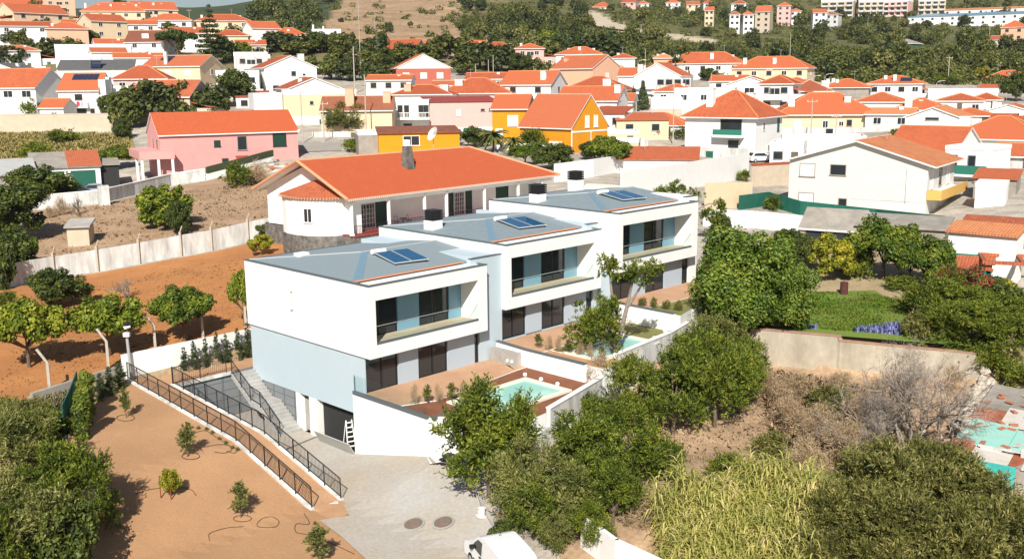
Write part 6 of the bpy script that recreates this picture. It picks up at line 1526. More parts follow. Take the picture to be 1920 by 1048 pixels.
def spray_cloud(name, m, centers, radii, n, leaf, aspect=2.4, seed=0, up=0.5, per=12, spread=.5, tl=.8):
    """leaves set along short twigs that point out and up from each clump: a feathery crown"""
    g = np.random.default_rng(seed)
    centers = np.asarray(centers, float); radii = np.asarray(radii, float)
    if radii.ndim == 1: radii = np.repeat(radii[:, None], 3, 1)
    nt_ = max(1, n // per)
    wt = radii.prod(1) ** (2 / 3); wt /= wt.sum()
    ci = g.choice(len(centers), nt_, p=wt)
    d = g.normal(size=(nt_, 3)); d[:, 2] += .25; d /= np.linalg.norm(d, axis=1)[:, None]
    org = centers[ci] + d * radii[ci] * g.uniform(.15, .75, nt_)[:, None]
    td = d + np.array([0, 0, up]) + g.normal(size=(nt_, 3)) * spread; td /= np.linalg.norm(td, axis=1)[:, None]
    ln = radii[ci].mean(1) * tl * g.uniform(.5, 1.4, nt_)
    i = np.repeat(np.arange(nt_), per); f = np.tile((np.arange(per) + .5) / per, nt_); k = len(i)
    P = org[i] + td[i] * (ln[i] * f)[:, None]
    side = np.cross(td[i], g.normal(size=(k, 3))); side /= np.linalg.norm(side, axis=1)[:, None]
    t = td[i] * .75 + side * g.uniform(.4, 1.0, k)[:, None]; t /= np.linalg.norm(t, axis=1)[:, None]
    b = np.cross(t, g.normal(size=(k, 3))); b /= np.linalg.norm(b, axis=1)[:, None]
    s = leaf * g.uniform(.65, 1.3, k)[:, None]
    a = P; e = P + t * s * aspect; mdl = P + t * s * aspect * .45
    v = np.stack([a, mdl + b * s * .5, e, mdl - b * s * .5], 1).reshape(-1, 3)
    me = bpy.data.meshes.new(name); q = len(v)
    me.vertices.add(q); me.vertices.foreach_set('co', v.ravel())
    me.loops.add(q); me.loops.foreach_set('vertex_index', np.arange(q))
    me.polygons.add(k); me.polygons.foreach_set('loop_start', np.arange(k) * 4)
    me.materials.append(m); me.update(); me.validate()
    return me
def clumps(R_, Hh, n, r, seed, zlo=-.75, zhi=1.0, inner=.25, flat=1.0):
    g = np.random.default_rng(seed); c = []; rr = []
    while len(c) < n:
        d = g.normal(size=3); d /= np.linalg.norm(d)
        if d[2] < zlo or d[2] > zhi: continue
        q = (inner + (1 - inner) * g.random() ** .5)
        c.append(d * q * np.array([R_, R_, Hh]) * (.86 + .2 * g.random())); s = r * g.uniform(.6, 1.25); rr.append((s, s, s * flat))
    return np.array(c), np.array(rr)
def trunk_mesh(hc, R_, Hh, cs, r=.16, m=None, seed=0, limbs=7, lean=(0, 0), fork=.45):
    g = np.random.default_rng(seed); t = MB()
    top = np.array([lean[0], lean[1], hc * fork])
    t.tube([(0, 0, -.4), (lean[0] * .4, lean[1] * .4, hc * fork * .5), tuple(top)], r, 7, r1=r * .75)
    for k in range(min(limbs, len(cs))):
        e = cs[(k * 5) % len(cs)] + np.array([0, 0, hc])
        mid = top + (e - top) * .5 + g.normal(size=3) * .12 * R_ * np.array([1, 1, .5])
        t.tube([tuple(top), tuple(mid), tuple(e)], r * .55, 5, r1=r * .12)
    return t.mesh('trunk', [m or bark])
L_citrus = leaf_mat('citrus_leaves', (.115, .165, .014), (.032, .062, .007), (.19, .21, .02))
L_olive = leaf_mat('olive_leaves', (.175, .19, .042), (.06, .078, .018), (.28, .275, .09))
L_mid = leaf_mat('green_olive_leaves', (.148, .19, .018), (.036, .06, .008), (.245, .265, .032))
L_broad = leaf_mat('broad_leaves', (.13, .195, .02), (.038, .075, .01), (.22, .26, .035))
L_dark = leaf_mat('dark_leaves', (.085, .112, .018), (.024, .04, .008), (.14, .16, .03))
L_yel = leaf_mat('yellow_green_leaves', (.30, .29, .02), (.11, .14, .012), (.45, .36, .03))
L_lime = leaf_mat('lime_leaves', (.20, .235, .016), (.075, .115, .01), (.29, .30, .03))
L_grey = leaf_mat('grey_green_leaves', (.195, .19, .045), (.065, .072, .018), (.31, .285, .095))
L_hill1 = leaf_mat('hill_leaves', (.115, .13, .024), (.036, .048, .01), (.17, .172, .04))
L_hill2 = leaf_mat('dark_hill_leaves', (.075, .093, .023), (.024, .036, .01), (.11, .13, .035))
L_hill3 = leaf_mat('light_hill_leaves', (.17, .17, .04), (.08, .09, .02), (.23, .21, .07))
L_cyp = leaf_mat('cypress_needles', (.085, .11, .045), (.035, .052, .02), (.13, .15, .07))
L_red = leaf_mat('red_flowers', (.36, .03, .04), (.12, .05, .02), (.5, .08, .06))
L_dry = leaf_mat('dry_brush', (.47, .345, .205), (.27, .185, .11), (.58, .46, .30))
L_twig = leaf_mat('grey_twigs', (.33, .28, .23), (.17, .14, .12), (.42, .37, .31), trans=0)
L_reed = leaf_mat('reed_leaves', (.60, .55, .17), (.33, .35, .09), (.76, .64, .32), trans=.4)
PROTO = {}
def proto(k, R_, Hh, hc, m, n, leaf, ncl, rcl, seed=1, tr=.16, aspect=1.7, limbs=7, zlo=-.75, fork=.45, bm_=None, up=.35, inner=.25, nvar=2, flat=1.0, jitter=.5, droop=0, spray=False, stack=None):
    v = []
    for s in range(nvar):
        c, r = clumps(R_, Hh, ncl, rcl, seed * 31 + s, zlo, inner=inner, flat=flat)
        if stack:
            g = np.random.default_rng(seed + s); zz = np.linspace(-1, 1, ncl); ra = R_ * np.clip(np.interp(zz, [-1, -.6, 0, 1], stack), .05, 2)
            c = np.stack([g.normal(0, .25, ncl) * ra, g.normal(0, .25, ncl) * ra, zz * Hh], 1); r = np.stack([ra, ra, np.full(ncl, Hh / ncl * 1.7)], 1) * g.uniform(.8, 1.2, (ncl, 1))
        cm_ = spray_cloud('crown', m, c, r, n, leaf, aspect, seed * 17 + s, up) if spray else leaf_cloud('crown', m, c, r, n, leaf, aspect, seed * 17 + s, up, jitter=jitter, droop=droop)
        v.append((trunk_mesh(hc, R_, Hh, c, tr, bm_, seed + s, limbs, fork=fork) if tr else None, cm_))
    PROTO[k] = (R_ + rcl * .5, Hh, hc, rcl, v)
proto('citrus', 2.1, 1.15, 2.2, L_citrus, 11000, .15, 60, .5, 1, .12, 1.6, 9, zlo=-.5)
proto('orange', 2.0, 1.0, 2.2, L_lime, 10000, .15, 56, .5, 2, .12, 1.6, 9, zlo=-.45)
proto('round', 2.0, 1.9, 2.0, L_lime, 9000, .20, 60, .6, 3, .14, 1.5, 6)
proto('olive', 2.2, 2.4, 2.4, L_olive, 16000, .065, 34, .72, 4, .16, 3.4, 9, spray=True, up=.6, inner=.35, nvar=3)
proto('green_olive', 2.3, 2.6, 2.7, L_mid, 16000, .078, 30, .78, 5, .17, 3.0, 9, spray=True, up=.7, nvar=4, inner=.35)
proto('grey_olive', 2.2, 2.1, 2.2, L_grey, 20000, .06, 40, .72, 6, .16, 4.0, 8, spray=True, up=1.0, nvar=4, inner=.35)
proto('broad', 2.5, 2.7, 2.3, L_broad, 26000, .115, 60, .66, 7, .2, 1.5, 8, inner=.4, nvar=3)
proto('dark', 2.2, 2.0, 2.2, L_dark, 11000, .17, 60, .62, 8, .18, 1.5, 7)
proto('yellow', 1.9, 1.8, 2.2, L_yel, 8000, .16, 44, .55, 9, .1, 1.5, 7)
proto('shrub', 1.0, .8, .75, L_mid, 5200, .055, 26, .42, 10, .05, 3.0, 5, spray=True)
proto('dark_shrub', 1.0, .8, .75, L_dark, 3600, .12, 26, .38, 11, .05, 1.6, 5)
proto('grey_shrub', 1.0, .8, .75, L_grey, 4800, .05, 26, .42, 12, .05, 3.4, 5, spray=True)
proto('dry_shrub', 1.0, .75, .6, L_dry, 6000, .016, 26, .42, 13, .05, 9.0, 5, spray=True, up=.8)
proto('sapling', .42, .8, 1.5, L_olive, 2600, .042, 12, .25, 14, .04, 3.2, 5, fork=.6, spray=True, up=1.0, stack=(.7, 1, .9, .4))
proto('cypress', .34, 1.0, 1.0, L_cyp, 3600, .036, 16, .2, 15, .04, 3.0, 0, spray=True, up=1.2, stack=(.8, 1.0, .85, .2))
proto('far1', 3.2, 2.5, 3.0, L_hill1, 1700, .55, 34, 1.1, 20, .25, 1.4, 5, nvar=3)
proto('far2', 3.2, 2.7, 3.2, L_hill2, 1700, .55, 34, 1.1, 21, .25, 1.4, 5, nvar=3)
proto('far3', 3.0, 2.2, 2.6, L_hill3, 1500, .55, 30, 1.1, 22, .25, 1.4, 5, nvar=2)
CNT = {}
NAMES = {'citrus': 'citrus_tree', 'orange': 'orange_tree', 'round': 'round_tree', 'olive': 'olive_tree', 'green_olive': 'olive_tree', 'grey_olive': 'olive_tree', 'broad': 'broadleaf_tree', 'dark': 'evergreen_tree', 'yellow': 'lemon_tree',
         'shrub': 'shrub', 'dark_shrub': 'shrub', 'grey_shrub': 'shrub', 'dry_shrub': 'dry_shrub', 'sapling': 'sapling', 'cypress': 'cypress', 'far1': 'hill_tree', 'far2': 'hill_tree', 'far3': 'hill_tree'}
CATS = {'shrub': 'shrub', 'dark_shrub': 'shrub', 'grey_shrub': 'shrub', 'dry_shrub': 'shrub', 'sapling': 'sapling', 'cypress': 'cypress'}
def tree(k, px, py, wpx, hpx, label, group=None, P=None, rz=None):
    R_, Hh, hc, rcl, var = PROTO[k]
    p = at(px, py) if P is None else np.array(P, float)
    i = CNT[k] = CNT.get(k, 0) + 1
    s = wpx / F * p[1] / (2 * R_); sz = hpx / F * p[1] / 1.0 / (hc + Hh + rcl * .5)
    t = thing(NAMES[k], label, CATS.get(k, 'tree'), p, rng.uniform(0, 6.28) if rz is None else rz, group, (s, s, sz))
    tm, cm_ = var[i % len(var)]
    if tm is not None: link('trunk' if CATS.get(k) is None or k in ('sapling',) else 'stem', tm, t)
    link('crown' if CATS.get(k) is None or k in ('sapling', 'cypress') else 'foliage', cm_, t, (0, 0, hc))
    return t
T = tree
# orchard
T('orange', 55, 690, 150, 138, 'orange tree at the left edge of the orchard with many stems')
T('orange', 205, 668, 150, 122, 'widest domed orange tree in the middle of the orchard')
T('citrus', 348, 640, 128, 108, 'orange tree nearest the white wall in the orchard')
T('dark', 113, 575, 116, 78, 'dark small tree with pale painted trunk in the orchard')
T('orange', 458, 612, 60, 110, 'orange tree half hidden by the villa corner')
T('dark_shrub', 12, 540, 60, 90, 'dark shrub by the timbers at the orchard corner')
T('shrub', 10, 575, 50, 30, 'low shrub at the left edge of the orchard')
# left, dry lot
T('dark', 20, 455, 150, 125, 'tall dark tree at the left edge above the stained wall')
T('dark', 80, 385, 130, 78, 'dark tree before the grey shed roof')
T('dark', 15, 520, 120, 100, 'dark leaning tree over the left end of the stained wall')
T('citrus', 45, 500, 70, 60, 'lower green tree at the hut side of the wall')
T('round', 310, 428, 106, 88, 'round bright lime green tree alone in the dry lot')
T('dark', 338, 440, 56, 66, 'small dark tree leaning on the round lime tree')
T('dry_shrub', 112, 405, 34, 34, 'reddish dry shrub below the dark tree', None)
T('dry_shrub', 92, 410, 22, 22, 'small brown dry shrub in the dry lot corner')
T('shrub', 445, 350, 70, 45, 'green shrub by the rubble heap')
T('dry_shrub', 480, 345, 60, 40, 'brown shrub beside the rubble heap')
T('yellow', 490, 480, 52, 44, 'yellowish shrub tree by the white gate near the round bay')
T('dark', 500, 452, 44, 36, 'dark bush behind the white gate by the round bay')
T('shrub', 65, 218, 46, 34, 'round bright shrub before the left white house')
T('shrub', 68, 300, 70, 34, 'yellow-green bush in the dry field')
T('shrub', 120, 268, 60, 26, 'low green bush in the upper dry field')
T('citrus', 215, 318, 70, 44, 'flat green tree beside the dark carport')
T('dark', 232, 262, 40, 40, 'dark tree left of the pink house gable')
# thicket behind the pink house
for k, a in enumerate(((208, 222, 50, 48), (245, 240, 80, 75), (290, 232, 110, 85), (350, 225, 90, 70), (400, 220, 80, 62), (440, 200, 76, 70), (375, 155, 34, 26), (250, 205, 60, 44), (325, 198, 70, 50))):
    T(('dark', 'far1', 'far2', 'far1', 'far2', 'dark', 'round', 'far1', 'far2')[k], *a, ['dark round tree right of the laundry-balcony house', 'tall grey-green tree left in the thicket', 'broad tree in the middle of the thicket', 'tree in the thicket before the brown gable', 'dark tree right in the thicket', 'dark laurel-like tree at the right end of the thicket', 'clipped round tree by the cream gable', 'back tree of the thicket on the left', 'back tree of the thicket under the weathered roof'][k])
# umbrella pine, araucaria, palms, cypresses
def umbrella_pine(px, py, wpx, hpx, lab):
    p = at(px, py); s = F / p[1]; Rw = wpx / s / 2; H_ = hpx / s
    g = np.random.default_rng(5); c = []; r = []
    for k in range(46):
        a = g.uniform(0, 6.28); q = math.sqrt(g.random()) * .88
        c.append((math.cos(a) * q * Rw, math.sin(a) * q * Rw, H_ * .78 + (1 - q * q) * H_ * .14 + g.uniform(-.3, .3))); r.append((Rw * .22, Rw * .22, H_ * .085))
    t = thing('umbrella_pine', lab, 'tree', p)
    tm = MB(); tm.tube([(0, 0, -.3), (.1, 0, H_ * .45)], .32, 7, r1=.22)
    for k in range(9): tm.tube([(.1, 0, H_ * .43), tuple(np.array(c[k * 5]) * (.5, .5, .8)), tuple(c[k * 5])], .14, 5, r1=.04)
    part('trunk', tm, bark, t); link('crown', leaf_cloud('crown', leaf_mat('pine_needles', (.075, .12, .015), (.02, .04, .008), (.11, .15, .02)), c, r, 5200, .42, 1.6, 3), t)
umbrella_pine(334, 124, 76, 64, 'umbrella pine with flat crown over the parked car')
def conifer(px, py, wpx, hpx, lab, m=L_hill2, tiers=11, name='araucaria'):
    p = at(px, py); s = F / p[1]; Rw = wpx / s / 2; H_ = hpx / s
    c = []; r = []
    g = np.random.default_rng(9)
    for k in range(tiers):
        f = k / (tiers - 1); z = H_ * (.16 + .82 * f); rad = Rw * (1 - f * .9) * (.8 + .3 * g.random())
        for j in range(7):
            a = j * .9 + k * .5
            for q in (.35, .75): c.append((math.cos(a) * rad * q, math.sin(a) * rad * q, z - q * .3)); r.append((rad * .3 + .12, rad * .3 + .12, .3 + rad * .07))
    t = thing(name, lab, 'tree', p)
    part('trunk', MB().tube([(0, 0, -.3), (0, 0, H_)], .2, 6, r1=.05), bark, t)
    link('crown', leaf_cloud('crown', m, c, r, 6500, .36, 1.8, 4), t)
conifer(398, 122, 64, 108, 'tall tiered araucaria behind the cream gable house')
conifer(1188, 208, 20, 40, 'left cypress of the dark pair', L_cyp, 14, 'cypress'); conifer(1205, 206, 24, 52, 'right taller cypress of the dark pair', L_cyp, 14, 'cypress')
def palm(px, py, wpx, hpx, lab, Y=None, m=None):
    p = at(px, py) if Y is None else np.array([py_at(px, py, Y)[0], Y, th(py_at(px, py, Y)[0], Y)])
    s = F / p[1]; Rw = wpx / s / 2; H_ = hpx / s
    t = thing('palm_tree', lab, 'palm', p)
    part('trunk', MB().tube([(0, 0, -.3), (.1, 0, H_ - Rw * .6)], .22, 7, r1=.17), bark, t)
    g = np.random.default_rng(int(px)); mb = MB()
    for k in range(30):
        a = k * 2.4; e = g.uniform(-.3, 1.2); L1 = Rw * g.uniform(.8, 1.1); pts = []
        for q in range(5):
            f = q / 4; pts.append(np.array([math.cos(a) * L1 * f * math.cos(e * (1 - f)), math.sin(a) * L1 * f * math.cos(e * (1 - f)), H_ - Rw * .6 + L1 * (math.sin(e) * f - .7 * f * f)]))
        sd_ = np.array([-math.sin(a), math.cos(a), 0])
        for q in range(4):
            w0, w1 = .12 * L1 * (1 - abs(q / 4 - .4)), .12 * L1 * (1 - abs((q + 1) / 4 - .4))
            for sg in (-1, 1):
                mb.face([pts[q], pts[q + 1], pts[q + 1] + sd_ * sg * w1 - np.array([0, 0, w1 * .7]), pts[q] + sd_ * sg * w0 - np.array([0, 0, w0 * .7])])
    part('fronds', mb, m or leaf_mat('palm_fronds', (.12, .13, .03), (.04, .06, .015), (.20, .17, .05)), t)
palm(1198, 108, 26, 44, 'yellowing palm at the foot of the wood')
palm(270, 108, 30, 40, 'palm in front of the dormer house', 292)
palm(1010, 295, 40, 34, 'small palm behind the long orange roof')
palm(925, 285, 64, 50, 'feathery palm in the hedge beside the satellite dish')
palm(962, 292, 56, 44, 'second palm left of the yellow house')
# middle distance greenery
for k, a in enumerate((('olive', 645, 250, 84, 60), ('dark', 700, 240, 46, 40), ('dark', 600, 100, 60, 40), ('far2', 520, 98, 70, 40), ('far2', 560, 102, 80, 36), ('far1', 640, 108, 60, 44), ('far2', 700, 118, 70, 56), ('far1', 745, 122, 70, 40), ('far1', 840, 112, 90, 46), ('far2', 900, 130, 90, 52), ('far1', 868, 140, 60, 40),
                        ('far2', 940, 135, 70, 50), ('dark', 975, 140, 50, 40), ('far2', 700, 152, 50, 40), ('dark', 840, 272, 60, 34), ('dark', 890, 276, 60, 40), ('citrus', 985, 310, 70, 40), ('dark', 1038, 318, 86, 50), ('shrub', 1000, 282, 60, 40), ('citrus', 1145, 322, 96, 66), ('dark', 1115, 300, 60, 40), ('shrub', 1230, 258, 60, 26),
                        ('shrub', 1395, 340, 30, 22), ('shrub', 665, 285, 44, 26), ('far3', 590, 98, 70, 30), ('dark', 1330, 152, 40, 24), ('far1', 1020, 112, 60, 44), ('far2', 1130, 120, 90, 60), ('dark', 1060, 100, 60, 40), ('round', 1028, 90, 60, 34), ('dark', 1905, 190, 60, 56), ('yellow', 1840, 148, 30, 24), ('shrub', 1770, 158, 60, 20))):
    T(*a, ['olive-like tree before the outdoor-stair house', 'dark shrub tree under the pink balcony', 'dark tree by the white box building', 'dark tree by the green netting', 'dark wood edge left of the white box', 'tree behind the thick concrete pole', 'dark tree left of the brick-red house', 'dusty tree before the twin gables', 'broad tree before the long terrace', 'dark tree behind the brick-red house', 'tree touching the brick-red roof', 'dark tree right of the concrete pole', 'dark tree by the concrete pole', 'dusty dark tree behind the low white house', 'dark shrub right of the dish', 'dark hedge tree left of the palms', 'citrus tree behind the orange roof', 'dark round tree before the yellow house', 'shrub at the foot of the yellow wall', 'leafy tree before the yellow gable', 'dark shrub left of the leafy tree', 'shrub by the clothes line wing', 'yellowish shrub on the tan wall', 'shrub by the black car', 'yellowish reeds clump by the pole', 'tree before the right row of houses', 'tree left of the salmon house', 'big dark tree above the three-chimney house', 'dark tree by the pale pink house', 'light round tree by the pale pink house', 'dark tree at the right edge beside the wood', 'lime bush before the red villa', 'low shrub at the foot of the wood'][k])
# gardens of the villas
def vt(k, u, v, z, wpx, hpx, lab, group=None):
    x, y = V(u, v); return T(k, 0, 0, wpx, hpx, lab, group, P=(x, y, z))
def leaning_olive(P, R_, H_, lab, seeds, limbs):
    t = thing('olive_tree', lab, 'tree', P)
    tm = MB(); c = []; r = []
    for pts, rad, cr in limbs:
        tm.tube(pts, rad, 7, r1=rad * .4)
        e = np.array(pts[-1]); g = np.random.default_rng(int(abs(e[0]) * 100) + 3)
        for k in range(14):
            d = g.normal(size=3); d /= np.linalg.norm(d); c.append(e + d * cr * g.uniform(.2, 1.15) * np.array([1, 1, .8])); r.append(cr * g.uniform(.2, .42))
    part('trunk', tm, bark_grey, t); link('crown', spray_cloud('crown', L_mid, c, r, 17000, .06, 3.2, 6, up=.4), t)
gp = pz(1150, 665, TZ[1] - .1)
leaning_olive(gp, 0, 0, 'tall leaning olive with bare pale trunk beside the second pool', 0,
    [([(0, 0, -.3), (.5, .2, 1.5), (.9, .3, 3.2), (1.3, .3, 5.2)], .2, 1.15), ([(0, 0, 0), (.1, .2, 2), (-.15, .3, 4.2), (-.3, .3, 5.6)], .14, .85), ([(.9, .3, 3.0), (1.6, .2, 4.2), (2.3, 0, 5.6)], .1, .7), ([(.0, 0, 0.2), (-.5, 0, 1.2), (-1.1, 0, 2.1)], .15, 1.75), ([(-.3, 0, .9), (-1.2, -.2, 1.1), (-1.7, -.3, 1.2)], .12, 1.3), ([(0, 0, .6), (-.4, .3, 2.0), (-.3, .3, 3.1)], .12, .9)])
gp2 = np.array([py_at(1255, 390, 92)[0], 92, 7.2])
leaning_olive(gp2, 0, 0, 'grey olive with open branches behind the far villa', 0,
    [([(0, 0, -.3), (.1, 0, 2.0)], .3, .1), ([(.1, 0, 1.8), (-1.4, 0, 2.8), (-2.6, 0, 3.3)], .16, 1.1), ([(.1, 0, 1.8), (-.3, 0, 3.2), (-.9, 0, 4.2)], .15, 1.0), ([(.1, 0, 1.8), (1.2, 0, 3.0), (2.2, 0, 4.0)], .16, .9), ([(.8, 0, 2.5), (2.4, 0, 2.6), (4.0, 0, 2.4)], .12, 1.0), ([(0, 0, 2), (.3, 0, 3.6), (.5, 0, 4.6)], .12, .9), ([(-1, 0, 2.6), (-3, .3, 2.2), (-3.9, .3, 2.4)], .09, .8), ([(2, 0, 2.6), (3.6, 0, 3.4), (4.6, 0, 3.3)], .09, .7)])
for k in range(6): vt('dry_shrub' if k % 2 == 0 else 'sapling', .9 + .55 * k, -2.8 - .42 * k, TZ[0] - .05, 22, 40, ('first', 'second', 'third', 'fourth', 'fifth', 'sixth')[k] + ' young shrub behind the terrace glass, counted from the villa', 'young shrubs along the terrace edge')
for k in range(7): vt('dry_shrub' if k % 3 else 'sapling', 12.0 + .1 * k, -2.0 - .8 * k, TZ[1] - .05, 18, 30, ('first', 'second', 'third', 'fourth', 'fifth', 'sixth', 'seventh')[k] + ' young shrub along the second garden wall, counted from the villa', 'young shrubs along the second garden wall')
for k in range(4): vt('grey_shrub', 22.4 + .2 * k, -2.5 - .9 * k, TZ[2] - .05, 18, 20, ('first', 'second', 'third', 'fourth')[k] + ' young shrub along the upper lawn wall, counted from the villa', 'young shrubs along the upper lawn wall')
vt('dry_shrub', 11.5, -7.2, TZ[1] - 1.2, 60, 60, 'dry yucca-like shrub at the foot of the garden wall')
for k in range(7):
    px = (348, 367, 388, 409, 427, 449, 467)[k]; hp = (36, 42, 42, 48, 40, 46, 50)[k]
    u, z = plane_uz(px, 690 - k * 4.0, VO, VANG, 15.6)
    vt('cypress', u, 15.7, 3.02, 21, hp * 1.35, ('first', 'second', 'third', 'fourth', 'fifth', 'sixth', 'seventh')[k] + ' young cypress along the white wall, counted from the camera mast', 'young cypresses along the white wall')
for k, (px, py, hh) in enumerate(((190, 752, 44), (208, 742, 46), (227, 728, 44))): T('cypress', px, py, 32, hh * 1.25, ['young cypress by the kerb, the one nearest the clipped conifer', 'middle young cypress left of the railing', 'young cypress nearest the railing corner'][k])
T('sapling', 352, 857, 44, 72, 'young olive sapling standing below the outer railing'); T('sapling', 452, 972, 40, 78, 'young olive sapling in the lower right of the sandy garden'); T('sapling', 237, 785, 26, 66, 'small slender sapling at the top of the sandy garden'); T('sapling', 598, 1060, 54, 86, 'leafy young tree at the lower edge beside the drive')
for k, (px, py) in enumerate(((388, 808), (398, 815), (412, 826), (424, 834), (436, 842), (446, 846), (372, 806), (590, 985))):
    T('grey_shrub', px, py, 9, 9, ('first', 'second', 'third', 'fourth', 'fifth', 'sixth', 'seventh', 'last')[k] + ' tiny seedling along the hose under the railing', 'tiny seedlings under the railing')
t_ = T('yellow', 320, 934, 46, 66, 'staked yellowing bush in the middle of the sandy garden')
p = at(302, 936); sk_ = thing('tree_stake', 'rusty stake frame beside the yellowing bush', 'stake', p)
for a in (0, .5): part('stake', MB().tube([(a, 0, -.2), (a, 0, 1.25)], .03, 5), mat('rust_red', (.25, .07, .03), .9, .1, 3.0), sk_)
part('crossbar', MB().tube([(0, 0, .95), (.5, 0, .95)], .025, 5), MATS['rust_red'], sk_)
ck = [(0, 0, .3), (0, 0, .8), (0, 0, 1.3), (0, 0, 1.8), (.1, .1, 2.2), (-.05, 0, 2.5)]
p = at(158, 815)
for k, (px, py) in enumerate(((165, 780), (160, 800), (155, 825))):
    q = at(px, py); t_ = thing('hedge_conifer', ['yellow-green conifer at the far end of the green mesh', 'middle yellow-green conifer beside the green mesh', 'yellow-green conifer at the near end of the green mesh'][k], 'conifer', q)
    link('crown', leaf_cloud('crown', L_mid, ck, [(.45, .45, .4)] * 5 + [(.25, .25, .3)], 5000, .09, 2.0, 40 + k), t_); part('trunk', MB().tube([(0, 0, -.2), (0, 0, 1.8)], .06, 5), bark, t_)
# lower left corner
for k, a in enumerate((('olive', 40, 905, 150, 170), ('green_olive', 120, 985, 170, 190), ('grey_shrub', 20, 960, 90, 70), ('green_olive', 175, 1000, 120, 165), ('olive', 60, 1075, 200, 220), ('dark', 130, 1100, 150, 190), ('green_olive', 20, 1130, 160, 200), ('grey_shrub', 25, 830, 70, 60), ('shrub', 75, 838, 90, 80), ('shrub', 120, 815, 50, 44), ('grey_shrub', 60, 790, 100, 50), ('shrub', 20, 790, 60, 50))):
    T(*a, ['olive at the upper left of the corner thicket', 'green tree leaning out over the sandy garden', 'grey shrub in the gap at the left edge of the corner thicket', 'tree with low branches casting shade on the sand', 'big olive at the bottom left', 'dark tree at the bottom of the corner thicket', 'green tree in the bottom left corner', 'grey shrub at the left edge above the corner thicket', 'green shrub above the corner thicket', 'shrub by the near end of the green mesh', 'pale grey shrubs on the bank below the orchard', 'shrub on the bank at the left edge'][k])
# trees between the drive and the wild plot
for k, a in enumerate((('green_olive', 918, 930, 212, 245), ('green_olive', 888, 895, 84, 140), ('olive', 985, 985, 150, 200), ('green_olive', 1000, 1010, 120, 130), ('green_olive', 1095, 940, 170, 195), ('green_olive', 1175, 905, 150, 165), ('olive', 1060, 990, 150, 160), ('green_olive', 1150, 985, 130, 150), ('green_olive', 1190, 800, 130, 140), ('green_olive', 1262, 815, 150, 185), ('green_olive', 1340, 800, 150, 195), ('green_olive', 1385, 775, 100, 150),
                        ('olive', 1335, 690, 130, 120), ('green_olive', 1290, 740, 120, 130), ('green_olive', 1400, 740, 90, 120), ('green_olive', 1112, 1030, 90, 100), ('shrub', 1245, 900, 90, 90), ('shrub', 1360, 900, 70, 60), ('shrub', 1100, 860, 90, 80), ('dark_shrub', 1160, 720, 50, 40), ('shrub', 1120, 790, 80, 60), ('dark_shrub', 940, 1015, 60, 50), ('dry_shrub', 960, 985, 60, 46), ('olive', 1045, 1035, 80, 90), ('dry_shrub', 1200, 985, 90, 60))):
    T(*a, ['big olive with rounded crown hiding the garden corner', 'left shoulder of the big olive by the boards', 'olive beside the drive behind the van', 'low olive over the van', 'olive below the boundary wall left of the clearing', 'bright olive left of the dry clearing', 'grey olive above the bending white wall', 'olive in front of the reeds', 'olive on the boundary wall near the pool', 'olive in the thick grove, left of its middle', 'tallest olive of the grove beside the grey wall', 'olive at the right side of the grove', 'olive just under the big green tree', 'olive at the back of the grove', 'light olive at the grove edge by the grey wall', 'small olive hiding the end of the bending white wall', 'bush left of the dry clearing', 'lone bush at the reed tops', 'bush at the foot of the boundary wall', 'dark bush under the boundary wall top', 'bush below the second wall step', 'dark shrub behind the bucket', 'reddish dry shrub on the kerb', 'small olive over the white wall bend', 'dry scrub beside the dark hollow'][k])
# big green tree and the right hand garden
for k, a in enumerate((('broad', 1392, 612, 230, 215), ('broad', 1330, 600, 120, 130), ('broad', 1465, 612, 150, 160), ('broad', 1398, 628, 190, 165), ('yellow', 1560, 525, 100, 92), ('citrus', 1655, 525, 150, 118), ('citrus', 1735, 545, 120, 104), ('citrus', 1705, 530, 90, 76), ('shrub', 1605, 520, 80, 70), ('dark', 1480, 470, 70, 44), ('shrub', 1745, 590, 110, 60), ('dark', 1790, 575, 110, 70), ('green_olive', 1830, 640, 150, 90), ('yellow', 1870, 575, 90, 60),
                        ('dark', 1900, 615, 100, 80), ('green_olive', 1770, 640, 110, 70), ('shrub', 1720, 660, 60, 50), ('green_olive', 1890, 665, 120, 80), ('shrub', 1850, 690, 90, 50), ('dark', 1350, 440, 50, 40), ('grey_shrub', 1720, 640, 70, 60), ('shrub', 1450, 395, 40, 30))):
    T(*a, ['huge bright green tree beside the far villa', 'left shoulder of the huge green tree', 'right shoulder of the huge green tree over the lawn', 'front lobe of the huge green tree above the grey wall', 'yellow-green lemon tree before the open hut', 'round dense citrus tree left of the sheds', 'citrus tree at the shed corner', 'citrus tree between two others behind the drum', 'small shrub between lemon and citrus', 'dark bush behind the huge green tree', 'bush at the right end of the lawn', 'dark bush under the red flowers', 'big bush mass on the right bank', 'yellow-green bush by the green awning', 'dark bush at the right edge of the bank', 'bush above the grey wall end', 'bush over the brick wall top', 'bush above the crumbling wall', 'low bush at the crumbling wall', 'dark young conifer by the white garden wall', 'grey scrub at the brick wall top', 'small shrub before the mesh fence'][k])
p = at(1808, 585); t_ = thing('flowering_shrub', 'red flowering shrub beside the small tile canopy', 'shrub', p)
c, r = clumps(1.7, 1.0, 26, .5, 77); link('foliage', leaf_cloud('foliage', L_dark, c, r, 3000, .13, 1.5, 77), t_, (0, 0, 2.3)); link('stem', MB().tube([(0, 0, -.2), (0, 0, 2.2)], .07, 5).mesh('stem', [bark]), t_); link('blossom', leaf_cloud('blossom', L_red, c * 1.05, r * 1.02, 2600, .11, 1.2, 78), t_, (0, 0, 2.35))
